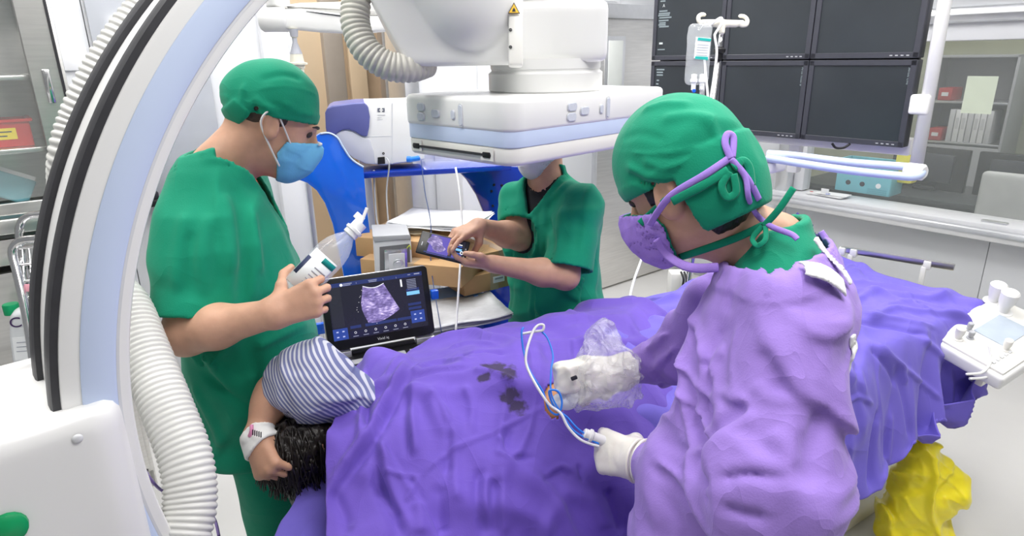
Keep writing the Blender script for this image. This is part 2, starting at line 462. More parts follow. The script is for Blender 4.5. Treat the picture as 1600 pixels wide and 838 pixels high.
# ================================================================== the room
# room space: x runs along the back wall (to the left), y runs along the window wall (towards us)
KX, KY = 1.32, 5.09
RM = Matrix(((-0.7828, 0.6223, 0, KX), (-0.6223, -0.7828, 0, KY), (0, 0, 1, 0), (0, 0, 0, 1)))
def rp(x, y, z): return np.array((RM @ Vector((x, y, z)))[:])
WALLM = mat('glossy_white_wall_panel', (0.66, 0.675, 0.70), 0.22, var=0.012, vs=1.5)
FLOORM = mat('pale_vinyl_floor', (0.74, 0.73, 0.71), 0.28, var=0.03, vs=2.5, bump=0.02, bs=30)
CEILM = mat('white_ceiling_panel', (0.85, 0.85, 0.85), 0.6, var=0.01, vs=2)
BEIGE = mat('beige_corridor_panel', (0.66, 0.52, 0.36), 0.5, var=0.04, vs=3)
BROWN = mat('tan_laminate', (0.42, 0.31, 0.21), 0.5, var=0.08, vs=5)
TAUPE = mat('taupe_metal_frame', (0.36, 0.32, 0.28), 0.45, var=0.04, vs=8)
CREAM = mat('cream_door', (0.62, 0.60, 0.50), 0.5, var=0.03, vs=4)

def slab(name, x0, x1, y0, y1, z0, z1, m, parent=None, bev=0.0, kind='structure', label=None, cat=None):
    o = box(name, None, (x1 - x0, y1 - y0, z1 - z0), m, parent, bev=bev, M=RM @ TR((x0 + x1) / 2, (y0 + y1) / 2, (z0 + z1) / 2), world=True)
    if parent is None:
        tag(o, label, cat, kind=kind)
    return o
slab('floor', -3.2, 6.2, -3.2, 6.2, -0.1, 0, FLOORM, label='pale polished vinyl floor of the procedure room', cat='floor')
slab('ceiling', -0.1, 6.0, -0.1, 4.9, CEIL, CEIL + 0.1, CEILM, label='white panelled ceiling above the procedure room', cat='ceiling')
for lx, ly in LAMPS + EXTRA:  # EXTRA panels are unseen, they go with the lamps added for brightness
    t = thing('ceiling_light', 'recessed white rectangular light panel in the ceiling', 'light', (lx, ly, CEIL), 0.66, group='ceiling lights')
    fr = bmesh.new()
    for cx, cy, sx, sy in ((0, 0.3, 1.26, 0.04), (0, -0.3, 1.26, 0.04), (0.61, 0, 0.04, 0.64), (-0.61, 0, 0.04, 0.64)):
        box_bm((sx, sy, 0.03), 0, bm=fr, M=TR(cx, cy, -0.012))
    link('light_frame', bm_mesh('light_frame', fr), ALU, t)
    box('diffuser', (0, 0, -0.008), (1.18, 0.56, 0.012), mat('lamp_diffuser', (0.9, 0.9, 0.9), 0.6, emit=(1, 0.98, 0.95), es=3.0, var=0.01), t, bev=0)

# back wall: steel door to the right of it, doorway to the corridor, plain panels to the left
bw = thing('wall_back', 'glossy white panel wall behind the blue cart with a doorway', 'wall', M=RM.copy(), kind='structure')
def wpan(x0, x1, z0, z1, m=WALLM, y0=-0.12, y1=0.0, nm='wall_panel'):
    return slab(nm, x0 + 0.0015, x1 - 0.0015, y0, y1, z0, z1, m, bw, bev=0.003)
wpan(0.0, 0.06, 0, 2.95); wpan(0.06, 0.94, 2.02, 2.95)
wpan(0.94, 1.42, 0, 2.95); wpan(1.42, 1.92, 0, 2.95); wpan(1.92, 2.38, 0, 2.95); wpan(2.38, 3.06, 2.16, 2.95)
wpan(3.06, 3.42, 0, 2.95); wpan(3.42, 3.82, 0, 2.95); wpan(3.82, 4.3, 0, 2.95); wpan(4.3, 4.9, 0, 2.95); wpan(4.9, 5.6, 0, 2.95)
slab('door_jamb', 2.33, 2.42, -0.16, 0.03, 0, 2.16, ALU, bw, bev=0.006)
slab('door_jamb', 3.02, 3.15, -0.16, 0.04, 0, 2.16, WHITE, bw, bev=0.01)
slab('door_jamb', 3.00, 3.03, -0.12, 0.05, 0, 2.16, ALU, bw, bev=0.006)
# the steel sliding door
dr = thing('door_1', 'brushed steel door with a narrow vision pane beside the monitors', 'door', M=RM.copy(), kind='structure')
slab('door_leaf', 0.08, 0.94, -0.05, 0.015, 0.015, 1.93, STEEL, dr, bev=0.004)
fr = slab('pane_frame', 0.67, 0.87, 0.014, 0.022, 1.32, 1.82, ALU, dr, bev=0.004)
slab('vision_pane', 0.70, 0.84, 0.02, 0.025, 1.35, 1.79, mat('milky_glass', (0.70, 0.73, 0.70), 0.12, var=0.02), dr, bev=0.001)
slab('door_head', 0.03, 0.98, -0.06, 0.05, 1.93, 2.02, ALU, dr, bev=0.006)
slab('door_edge', 0.93, 0.955, -0.05, 0.03, 0.0, 1.93, ALU, dr, bev=0.004)
slab('trim_1', 0.96, 2.33, 0.0, 0.015, 0.0, 0.09, ALU, bev=0.003, label='thin metal skirting along the white back wall', cat='skirting')
# grille high on the back wall
g = thing('air_grille', 'white perforated air grille high on the wall above the steel door', 'grille', M=RM @ TR(0.9, 0.0, 1.98))
box('grille_frame', (0, 0.006, 0.08), (0.34, 0.012, 0.22), WHITE, g, bev=0.004)
for i in range(9):
    box('slat', (0, 0.014, -0.005 + i * 0.021), (0.27, 0.008, 0.006), LGREY, g, bev=0)
# corridor seen through the doorway
cw = thing('wall_corridor', 'beige panelled corridor wall seen through the doorway', 'wall', M=RM.copy(), kind='structure')
slab('wall_panel', 1.95, 2.10, -1.75, -1.60, 0.32, 2.9, BEIGE, cw); slab('wall_panel', 2.14, 4.6, -1.75, -1.60, 0.32, 2.9, BEIGE, cw)
slab('wall_panel', 0.9, 1.86, -1.75, -1.62, 0.32, 2.9, BROWN, cw)
slab('skirting', 0.9, 4.6, -1.75, -1.59, 0.0, 0.32, BROWN, cw)
slab('post', 2.02, 2.17, -1.66, -1.55, 0, 2.9, TAUPE, cw, bev=0.006); slab('post', 1.84, 1.98, -1.66, -1.56, 0, 2.9, BEIGE, cw, bev=0.006)
slab('post', 1.64, 1.70, -1.64, -1.54, 0, 2.9, ALU, cw, bev=0.006); slab('post', 1.52, 1.60, -1.64, -1.54, 0, 2.9, TAUPE, cw, bev=0.006)
d2 = thing('door_2', 'cream corridor door with a lever handle beyond the doorway', 'door', M=RM.copy(), kind='structure')
slab('door_leaf', 1.10, 1.56, -1.60, -1.55, 0.02, 2.05, CREAM, d2, bev=0.004)
hd = slab('handle_plate', 1.565, 1.60, -1.545, -1.535, 0.70, 0.84, ALU, d2, bev=0.003)
tube('lever_handle', [(1.58, -1.535, 0.77), (1.58, -1.48, 0.77), (1.50, -1.475, 0.77), (1.44, -1.475, 0.77)], 0.011, CHROME, d2, sm=4)
slab('floor_corridor', 0.9, 4.6, -1.6, -0.16, 0.0005, 0.004, mat('corridor_floor', (0.55, 0.43, 0.30), 0.35, var=0.05), label='tan corridor floor beyond the doorway', cat='floor')

slab('ceiling_corridor', 0.9, 4.6, -1.75, -0.12, CEIL, CEIL + .1, CEILM, label='white ceiling of the corridor beyond the doorway', cat='ceiling')
# window wall
GZ0, GZ1 = 0.80, 1.74
ww = thing('wall_right', 'white wall panels under the control room window', 'wall', M=RM.copy(), kind='structure')
for y0, y1 in ((0, 0.95), (0.95, 2.15), (2.15, 3.4), (3.4, 4.6)):
    slab('wall_panel', -0.14, 0, y0 + 0.0015, y1 - 0.0015, 0.0, GZ0 - 0.06, WALLM, ww, bev=0.003)
    slab('wall_panel', -0.14, 0, y0 + 0.0015, y1 - 0.0015, GZ1 + 0.16, 2.95, WALLM, ww, bev=0.003)
slab('wall_panel', -0.14, 0, 0, 0.90, GZ0 - 0.06, GZ1 + 0.16, WALLM, ww, bev=0.003)
slab('wall_panel', -0.14, 0, 4.1, 4.6, GZ0 - 0.06, GZ1 + 0.16, WALLM, ww, bev=0.003)
tube('baseboard_right', [rp(0.012, 0.05, 0.05), rp(0.012, 4.6, 0.05)], 0.02, ALU, sm=0); tag(bpy.data.objects['baseboard_right'], 'rounded grey skirting tube along the window wall', 'skirting', kind='structure')
wi = thing('window_1', 'wide control room window with white sill and frame', 'window', M=RM.copy(), kind='structure')
slab('sill', -0.14, 0.10, 0.86, 4.15, GZ0 - 0.06, GZ0 - 0.005, WHITE, wi, bev=0.012)
slab('sill_nosing', 0.06, 0.13, 0.84, 4.15, GZ0 - 0.10, GZ0 - 0.03, ALU, wi, bev=0.03)
slab('head_band', -0.14, 0.03, 0.86, 4.15, GZ1, GZ1 + 0.10, WHITE, wi, bev=0.01)
slab('head_rail', -0.06, 0.10, 0.86, 4.15, GZ1 + 0.09, GZ1 + 0.17, PALEBLUE if False else ALU, wi, bev=0.035, )
for y0, y1 in ((0.88, 0.97), (4.03, 4.12)):
    slab('window_post', -0.14, 0.06, y0, y1, GZ0 - 0.01, GZ1 + 0.01, ALU, wi, bev=0.012)
slab('inner_post', -0.12, -0.02, 0.97, 1.04, GZ0, GZ1, WHITE, wi, bev=0.006)
slab('pane', -0.085, -0.075, 1.03, 4.05, GZ0 - 0.005, GZ1 + 0.005, GLASS, wi)
slab('latch_plate', 0.02, 0.06, 2.10, 2.22, GZ0 - 0.005, GZ0 + 0.004, ALU, wi, bev=0.002)
# control room shell
for nm, a, lab in (('wall_control_back', (-2.6, -2.5, -0.5, 5.0, 0, 2.95), 'pale green wall at the back of the control room'),
              ('wall_control_side', (-2.6, -0.14, -0.6, -0.5, 0, 2.95), 'pale green side wall of the control room')):
    slab(nm, *a, mat('pale_green_wall', (0.50, 0.52, 0.40), 0.6, var=0.03), label=lab, cat='wall')
slab('ceiling_control', -2.6, -0.14, -0.6, 5.0, CEIL, CEIL + .1, CEILM, label='ceiling of the control room behind the glass', cat='ceiling')

# ================================================================== x-ray C-arm
AC = V3(.0553, 1.4379, 1.1396); AL = .7518
ae = V3(math.cos(AL), math.sin(AL), 0); an_ = V3(-math.sin(AL), math.cos(AL), 0)
RI, RO, AW = .861, .951, .174
CM = Matrix(((ae[0], an_[0], 0, AC[0]), (ae[1], an_[1], 0, AC[1]), (0, 0, 1, 0), (0, 0, 0, 1)))   # C-arm space: x in plane, y depth, z height
ca = thing('c_arm', 'large white x-ray C-arm with pale blue bands and overhead detector', 'x-ray machine', M=CM.copy())
def arcband(name, prof, t0, t1, m, parent, n=90, par=None):
    """sweep closed profile [(r, y)] around the C"""
    prof = np.asarray(prof, float); k = len(prof); th = np.linspace(t0, t1, n)
    v = np.stack([-np.cos(th)[:, None] * prof[None, :, 0], np.repeat(prof[None, :, 1], n, 0), AC[2] + np.sin(th)[:, None] * prof[None, :, 0]], -1).reshape(-1, 3)
    i = np.arange(n - 1)[:, None] * k; j = np.arange(k)[None]; j2 = (j + 1) % k
    f = np.stack([i + j, i + j2, i + k + j2, i + k + j], -1).reshape(-1, 4)
    me = mesh_np(name, v, f)
    try: me.set_sharp_from_angle(angle=math.radians(40))
    except Exception: pass
    return link(name, me, m, parent)
bv = .008
arc = arcband('arc', [(RI + bv, 0), (RO - bv, 0), (RO - bv * .3, bv * .3), (RO, bv), (RO, AW - bv), (RO - bv, AW), (RI + bv, AW), (RI, AW - bv), (RI, bv), (RI + bv * .3, bv * .3)], -.42, 1.5, PLASTIC, ca)
PM[arc] = CM
arcband('rubber_strip', [(RO - .004, .004), (RO + .008, .006), (RO + .010, .014), (RO + .010, .034), (RO + .006, .042), (RO - .004, .042)], -.42, 1.5, BLACKR, arc)
arcband('rubber_strip', [(RO - .004, AW - .042), (RO + .008, AW - .042), (RO + .010, AW - .034), (RO + .010, AW - .010), (RO + .006, AW - .002), (RO - .004, AW)], -.42, 1.5, BLACKR, arc)
arcband('blue_band', [(RI + .020, .0035), (RI + .020, -.002), (RI + .024, -.0045), (RI + .060, -.0045), (RI + .064, -.002), (RI + .064, .0035)], -.42, 1.5, PALEBLUE, arc)
arcband('groove', [(RI + .0155, .003), (RI + .0155, -.0008), (RI + .0195, -.0008), (RI + .0195, .003)], -.42, 1.5, LGREY, arc)
# base housing with a slot for the arc
def f_base(p):
    d = rbx(p, (-1.27, .09, .63), (.395, .135, .63), .05)
    d = smax(d, -rbx(p, (-.935, .082, 1.26), (.075, .105, .022), .004), .006)
    d = smin(d, rbx(p, (-1.25, .12, .30), (.45, .25, .30), .08), .08)
    return d
base = sdf('base_housing', f_base, (-1.8, -.2, -.01), (-.72, .45, 1.30), .012, PLASTIC, ca, world=False)
def on_base(u, v): return np.array((CM.inverted() @ Vector(hit(u, v, np.array((CM @ Vector((0, -.0452, 0)))[:]), an_)))[:])
q = on_base(121, 686); lathe('screw', [(.0001, .003), (.004, .003), (.006, .0015), (.007, 0)], LGREY, base, n=14, M=TR(*q, rx=math.pi / 2))
q = on_base(12, 826)
lathe('release_button', [(0, .012), (.016, .011), (.022, .006), (.023, 0)], mat('green_button', (0.0, 0.30, 0.10), .4, var=.03), base, n=18, M=TR(*q, rx=math.pi / 2))
box('lid_seam', (-1.13, .10, 1.2605), (.004, .24, .003), LGREY, base, bev=0)

# overhead detector, standing with one corner towards us
DC = px(800, 264, 1.50)
DA = V3(math.cos(.78), math.sin(.78), 0); DB = V3(-math.sin(.78), math.cos(.78), 0)
LB, LA = .43, .66       # left face runs along DB, right face along DA
DH = .158
DM = frame(DC, DA, z=UP)      # detector space: x along right face, y along left face
det = thing('tmp', '', '', M=DM)
bpy.data.objects.remove(det)
def drr(name, z0, z1, inset, r, m, parent, bev=.006):
    x0, x1, y0, y1 = inset, LA - inset, inset, LB - inset
    pts = []
    for cx, cy, a0 in ((x1 - r, y1 - r, 0), (x0 + r, y1 - r, 90), (x0 + r, y0 + r, 180), (x1 - r, y0 + r, 270)):
        for k in range(7):
            a = math.radians(a0 + k * 15); pts.append((cx + r * math.cos(a), cy + r * math.sin(a)))
    return prism(name, pts, z1 - z0, m, parent, bev=bev, seg=3, M=DM @ TR(0, 0, z0), world=True)
det = drr('detector', 0.078, DH, 0.0, .045, PLASTIC, ca, .012)
drr('lower_shell', 0.0, 0.050, 0.004, .045, PLASTIC_W, det, .012)
drr('blue_band', 0.044, 0.083, 0.003, .043, PALEBLUE, det, .002)
def on_left(y, z, rot=0): return DM @ Matrix(((0, 0, -1, -.0005), (-1, 0, 0, y), (0, 1, 0, z), (0, 0, 0, 1)))     # text-plane on the left face (x=0)
def on_right(x, z): return DM @ Matrix(((1, 0, 0, x), (0, 0, -1, -.0005), (0, 1, 0, z), (0, 0, 0, 1)))
BTN = mat('grey_blue_button', (.58, .61, .68), .4, var=.04, vs=200)
def pill(M, w, h):
    r = min(w, h) / 2 * .85; pts = []
    for cx, cy, a0 in ((w / 2 - r, h / 2 - r, 0), (-w / 2 + r, h / 2 - r, 90), (-w / 2 + r, -h / 2 + r, 180), (w / 2 - r, -h / 2 + r, 270)):
        for k in range(5):
            a = math.radians(a0 + k * 22.5); pts.append((cx + r * math.cos(a), cy + r * math.sin(a)))
    b = prism('button', pts, .0035, BTN, det, bev=.001, seg=1, M=M, world=True)
    rim = [(x * 1.12, y * 1.14) for x, y in pts]
    prism('button_rim', rim, .0014, LGREY, det, M=M, world=True)
for y, z, w_, h_ in ((.335, .128, .030, .020), (.337, .103, .030, .020), (.275, .114, .031, .020), (.205, .114, .014, .022), (.176, .114, .014, .050)):
    pill(on_left(y, z), w_, h_)
for x, z, w_, h_ in ((.215, .128, .034, .020), (.213, .103, .034, .020), (.265, .115, .034, .020), (.335, .115, .014, .022), (.363, .117, .014, .050)):
    pill(on_right(x, z), w_, h_)
box('slot', None, (.31, .006, .005), BLACKR, det, bev=0, M=on_left(.225, .0245), world=True)
for y in (.085, .365):
    box('slot_guide', None, (.026, .014, .008), BLACKP, det, bev=.002, M=on_left(y, .0245), world=True)
    box('slot_cover', None, (.044, .030, .0016), PLASTIC_W, det, bev=0, M=on_left(y, .026), world=True)
# swivel collar and arm housing above it
hc = px(852, 150, 1.80)
cz0 = DC[2] + DH
hm = Matrix.Translation((hc[0], hc[1], 0))
lathe('swivel_collar', [(0, cz0 - .004), (.150, cz0 - .004), (.158, cz0 + .004), (.158, cz0 + .048), (.150, cz0 + .054), (.150, cz0 + .058), (.152, cz0 + .060), (.152, cz0 + .085), (0, cz0 + .085)], PLASTIC, ca, n=48, M=CM.inverted() @ hm)
def f_head(p):
    d = rbx(p, (hc[0] + .015, hc[1], cz0 + .15), (.140, .13, .075), .02)
    e = su(.03, ell(p, (hc[0] + .018, hc[1] + .02, cz0 + .30), (.112, .13, .20)), cap(p, (hc[0] + .01, hc[1], cz0 + .30), (hc[0] - .08, hc[1] - .1, cz0 + .48), .10, .11))
    e = smax(e, -(p[:, 2] - (cz0 + .08)), .01)
    return smin(d, e, .006)
hd = sdf('head_housing', f_head, hc - V3(.32, .35, .2), (hc[0] + .25, hc[1] + .3, cz0 + .62), .009, PLASTIC, ca)
lo_ = cz0 + .072
def f_cover(p):
    a = px(600, -60, 1.66); b = px(735, 40, 1.62)
    d = rbx(p, (hc[0] - .262, hc[1] - .07, lo_ + .30), (.19, .16, .30), .014)
    n1 = nrm(V3(-.80, -.15, -.42)); d = smax(d, plane(p, px(628, 88, 1.60), n1), .012)
    bulge = ell(p, px(738, 2, 1.535), (.115, .095, .115))
    bulge = smin(bulge, cap(p, px(728, -12, 1.535), px(560, -190, 1.45), .10, .12), .05)
    return smin(d, bulge, .010)
cv = sdf('arm_cover', f_cover, (hc[0] - .62, hc[1] - .45, lo_ - .02), (hc[0] - .05, hc[1] + .15, lo_ + .62), .009, PLASTIC, ca)
# yellow warning triangle
sg = sphere_trace(lambda p: np.minimum(f_head(p), f_cover(p)), 803, 12); sg = sg - nrm(sg - cam_c) * .012
tm = frame(sg - cam_u * .014, cam_r, z=-cam_f)
TRI = mat('warning_yellow', (.85, .50, .02), .5, var=.03)
tri = prism('warning_sign', [(-.014, 0), (.014, 0), (0, .026)], .0012, INK, ca, M=tm, world=True)
prism('warning_face', [(-.0115, .0015), (.0115, .0015), (0, .0225)], .0018, TRI, tri, M=tm, world=True)
prism('warning_symbol', [(-.004, .004), (.004, .004), (.003, .009), (0, .013), (-.003, .009)], .0024, INK, tri, M=tm, world=True)
box('back_plate', None, (.034, .03, .20), PLASTIC_W, ca, bev=.006, M=frame(sg - cam_u * .03 + cam_f * .020 + cam_r * .004, cam_r, z=cam_u), world=True)
for v_ in (62, 90): lathe('plate_screw', [(.0001, .002), (.003, .002), (.004, 0)], BLACKP, ca, n=10, M=frame(sg - cam_u * (.05 if v_ < 70 else .09) - cam_r * .008 + cam_f * .003, cam_r, z=-cam_f), world=True)

# hoses
HOSE = mat('grey_corrugated_hose', (.60, .585, .53), .38, var=.04, vs=10)
HOSE2 = mat('white_corrugated_hose', (.70, .70, .67), .34, var=.03, vs=10)
def ringpt(R, th, y): return np.array((CM @ Vector((-R * math.cos(th), y, AC[2] + R * math.sin(th))))[:])
pts = [ringpt(.915, 1.05, .20), ringpt(.922, .88, .205), ringpt(.926, .70, .21), ringpt(.924, .54, .22), ringpt(.905, .42, .24), px(150, 425, 1.26),
       px(196, 478, 1.24), px(222, 540, 1.20), px(262, 640, 1.15), px(291, 720, 1.12), px(297, 790, 1.10), px(280, 870, 1.07), px(262, 960, 1.05)]
v, f = hose_np(pts, .044, .0105, .0055)
tag(link('corrugated_hose', mesh_np('corrugated_hose', v, f), HOSE2), 'thick white corrugated hose running down behind the C-arm arc', 'hose')
pts = [px(556, -60, 1.55), px(556, 0, 1.55), px(556, 40, 1.55), px(572, 78, 1.55), px(605, 102, 1.56), px(640, 106, 1.58), px(668, 98, 1.62)]
v, f = hose_np(pts, .036, .0125, .006)
tag(link('corrugated_hose', mesh_np('corrugated_hose', v, f), HOSE), 'short grey corrugated hose curving under the overhead arm cover', 'hose')

# ================================================================== patient table
TO = V3(-.50, 1.10, 0); TA = math.radians(33)
ta = V3(math.cos(TA), math.sin(TA), 0); tn = V3(-math.sin(TA), math.cos(TA), 0)
TM = Matrix(((ta[0], tn[0], 0, TO[0]), (ta[1], tn[1], 0, TO[1]), (0, 0, 1, 0), (0, 0, 0, 1)))
def tp(s, w, z): return TO + s * ta + w * tn + V3(0, 0, z)
tb = thing('patient_table', 'long procedure table hidden under purple sheets with steel side rail', 'table', M=TM.copy())
box('table_top', (1.22, 0, .765), (2.34, .56, .05), mat('carbon_table_top', (.10, .10, .11), .4, var=.1), tb, bev=.015)
box('mattress', (1.22, 0, .815), (2.30, .54, .055), mat('dark_mattress', (.05, .05, .06), .6, var=.1), tb, bev=.02)
box('pedestal', (1.75, .05, .38), (.62, .36, .72), PLASTIC_W, tb, bev=.05, seg=4)
box('pedestal_foot', (1.78, .02, .025), (1.05, .52, .05), IVORY, tb, bev=.02, seg=3)
# rail at the foot end
r0, r1 = pz(1313, 389, .90), pz(1492, 418, .90)
rl = link('foot_rail', bm_mesh('foot_rail', box_bm((np.linalg.norm(r1 - r0), .012, .028), .005), ang=35), STEEL, tb, True, frame((r0 + r1) / 2, r1 - r0, z=UP))
for k in (.02, .13, .78):
    c = r0 + (r1 - r0) * k
    b = box('rail_bracket', None, (.026, .03, .034), PLASTIC, tb, bev=.004, M=frame(c + V3(0, 0, -.008), r1 - r0, z=UP), world=True)
    box('bracket_arm', None, (.018, .02, .09), PLASTIC, b, bev=.004, M=frame(c + V3(-.012, .0, -.06), r1 - r0, z=UP), world=True)

# ------------------------------------------------------------------ sheets
from mathutils.bvhtree import BVHTree
def key(tab, s):
    tab = np.asarray(tab, float); return np.interp(s, tab[:, 0], tab[:, 1])
def crossec(ctrl, s, nq):
    """ctrl: list of (s, [(w,z)...]) -> (ns, nq, 2)"""
    S = np.array([c[0] for c in ctrl]); A = np.array([c[1] for c in ctrl], float)       # k, m, 2
    # smooth interpolation along s
    out = np.empty((len(s), A.shape[1], 2))
    fine = np.linspace(S[0], S[-1], 200)
    for i in range(A.shape[1]):
        for j in (0, 1):
            y = np.interp(fine, S, A[:, i, j]); kr = np.hanning(31); kr /= kr.sum()
            y = np.convolve(np.pad(y, 15, mode='edge'), kr, 'valid')
            out[:, i, j] = np.interp(s, fine, y)
    res = np.empty((len(s), nq, 2))
    for i in range(len(s)):
        P = catmull(np.c_[out[i], np.zeros(len(out[i]))], 14)
        R, _ = resample(P, 0.01)
        t = np.linspace(0, 1, nq); u = np.linspace(0, 1, len(R))
        res[i, :, 0] = np.interp(t, u, R[:, 0]); res[i, :, 1] = np.interp(t, u, R[:, 1])
    return res
def sheet(name, ctrl, s0, s1, ns, nq, disp, mat_, soff=None, hole=None, label=None, post=None, creases=None):
    s = np.linspace(s0, s1, ns); X = crossec(ctrl, s, nq)
    W, Z = X[..., 0], X[..., 1]
    Sg = np.repeat(s[:, None], nq, 1)
    q = np.linspace(0, 1, nq)[None].repeat(ns, 0)
    if soff is not None:      # slant the two ends: soff(q, fraction)
        fr = ((Sg - s0) / (s1 - s0)); Sg = Sg + soff(q, fr)
    P = TO + Sg[..., None] * ta + W[..., None] * tn + Z[..., None] * UP
    du = np.gradient(P, axis=0); dv = np.gradient(P, axis=1)
    Nn = np.cross(dv, du); Nn /= np.linalg.norm(Nn, axis=2)[..., None] + 1e-9
    if (Nn[ns // 2, nq // 2] @ UP) < 0: Nn = -Nn
    D = disp(P.reshape(-1, 3).astype(np.float32), Sg.ravel(), W.ravel(), Z.ravel(), q.ravel()).reshape(ns, nq)
    P = P + Nn * D[..., None]
    i = np.arange(ns - 1)[:, None] * nq; j = np.arange(nq - 1)[None]
    f = np.stack([i + j, i + j + 1, i + nq + j + 1, i + nq + j], -1).reshape(-1, 4)
    v = P.reshape(-1, 3)
    if creases is not None:
        bv = BVHTree.FromPolygons([Vector(x) for x in v], f.tolist())
        def place1(u_, v_):
            k = nrm(cam_f + cam_r * ((u_ - 800) / FPX) + cam_u * ((419 - v_) / FPX)); h_ = bv.ray_cast(Vector(cam_c), Vector(k))
            return np.array(h_[0][:]) if h_[0] is not None else np.array([9., 9., 9.])
        place = lambda us, vs: np.array([place1(a_, b_) for a_, b_ in zip(us, vs)])
        v = v + Nn.reshape(-1, 3) * crease_disp(v.astype(np.float32), crease_lines(creases, place))[:, None]
    if hole is not None:
        hole(v, f); cen = v[f].mean(1)
        f = f[~((((cen - SITE) @ cam_r) / .024) ** 2 + (((cen - SITE) @ cam_u) / .036) ** 2 < 1)]
    o = link(name, mesh_np(name, v, f), mat_, M=None)
    md = o.modifiers.new('thickness', 'SOLIDIFY'); md.thickness = .003; md.offset = -1
    return o
def smoothstep(a, b, x):
    t = np.clip((x - a) / (b - a), 0, 1); return t * t * (3 - 2 * t)
def hang_pleats(S, Z, zed, lam, seed, amp, P):
    h = smoothstep(zed + .02, zed - .45, Z)
    n1 = noise(np.stack([S * 3, Z * .8, np.zeros_like(S)], 1), 1.0, seed)
    ph = S / lam + n1 * 1.1 + Z * .25
    w_ = np.abs(((ph) % 1.0) * 2 - 1)
    w_ = w_ ** 0.75
    am = .45 + .55 * np.abs(noise(np.stack([S * 4, Z * .5, np.zeros_like(S)], 1), 1.0, seed + 5)) * 2
    return (w_ - .45) * amp * h * am
# body under the sheet: cross sections from the far hem to the near hem
FARH = [(.40, .58), (.345, .80)]
ctrl_t = [
    (.00, FARH + [(0.300, 0.925), (0.200, 0.935), (0.060, 0.968), (-0.100, 0.946), (-0.220, 0.897), (-0.320, 0.870), (-0.385, 0.760), (-0.420, 0.560), (-0.450, 0.280)]),
    (.18, FARH + [(0.310, 0.925), (0.220, 0.959), (0.080, 1.002), (-0.080, 0.986), (-0.210, 0.926), (-0.320, 0.880), (-0.390, 0.760), (-0.430, 0.560), (-0.470, 0.260)]),
    (.42, FARH + [(0.310, 0.920), (0.210, 0.977), (0.060, 1.021), (-0.100, 1.010), (-0.230, 0.955), (-0.340, 0.880), (-0.405, 0.760), (-0.450, 0.560), (-0.490, 0.260)]),
    (.70, FARH + [(0.310, 0.900), (0.210, 0.975), (0.070, 1.013), (-0.100, 1.002), (-0.230, 0.953), (-0.340, 0.870), (-0.405, 0.760), (-0.440, 0.560), (-0.480, 0.260)]),
    (.95, FARH + [(0.320, 0.900), (0.220, 0.953), (0.080, 0.980), (-0.080, 0.975), (-0.220, 0.931), (-0.330, 0.860), (-0.395, 0.760), (-0.430, 0.560), (-0.460, 0.300)]),
    (1.25, FARH + [(0.320, 0.890), (0.220, 0.931), (0.080, 0.947), (-0.080, 0.942), (-0.220, 0.910), (-0.320, 0.860), (-0.385, 0.760), (-0.420, 0.560), (-0.450, 0.340)]),
]
def disp_t(P, S, W, Z, q):
    top = smoothstep(.80, .95, Z)
    d = hang_pleats(S, Z, .90, .17, 3, .085, P) * smoothstep(.0, -.2, W)
    d += folds(P, .35 * ta + tn, 7.0, .10, 11, .30) * .016 * (.5 + .5 * top)
    d += folds(P, ta + .25 * tn, 6.0, .12, 21, .30) * .018
    d += folds(P, ta - .7 * tn, 13.0, .06, 31, .35) * .008
    d += noise(P, 26, 41) * .0018
    # folded-back corner standing up at the far side near the head
    d += .060 * np.exp(-((S - .335) / .05) ** 2 - ((W - .17) / .10) ** 2)
    # doubled edge along the head end
    d += .010 * smoothstep(.165, .15, S - .06 * np.sin(Z * 9)) 
    return d
SITE = SITE_N = DRAPE = None
def onsheet(u, v, lift=.004, d=1.3):
    """point on the drape under this line of sight, lifted off the cloth"""
    k = cam_f + cam_r * ((u - 800) / FPX) + cam_u * ((419 - v) / FPX); k = nrm(k)
    h = DRAPE.ray_cast(Vector(cam_c), Vector(k))
    return (np.array(h[0][:]) - k * lift) if h[0] is not None else px(u, v, d)
def hole_t(v, f):
    global SITE, SITE_N, DRAPE
    DRAPE = BVHTree.FromPolygons([Vector(x) for x in v], f.tolist())
    SITE = onsheet(866, 626, 0.0)
    SITE_N = nrm(np.array(DRAPE.find_nearest(Vector(SITE))[1][:]))
    if SITE_N[2] < 0: SITE_N = -SITE_N
def soff_t(q, fr):
    # the head-side edge slants: well up the shoulder on the far side, out to the head on the near side
    return (1 - fr) * np.interp(q, [0, .33, .405, .477, .57, .75, 1], [.19, .178, .10, .035, -.015, -.04, 0]) + fr * .12 * np.sin(q * 7)
PUR_T = PURPLE.copy(); PUR_T.name = 'purple_cotton_drape_stained'
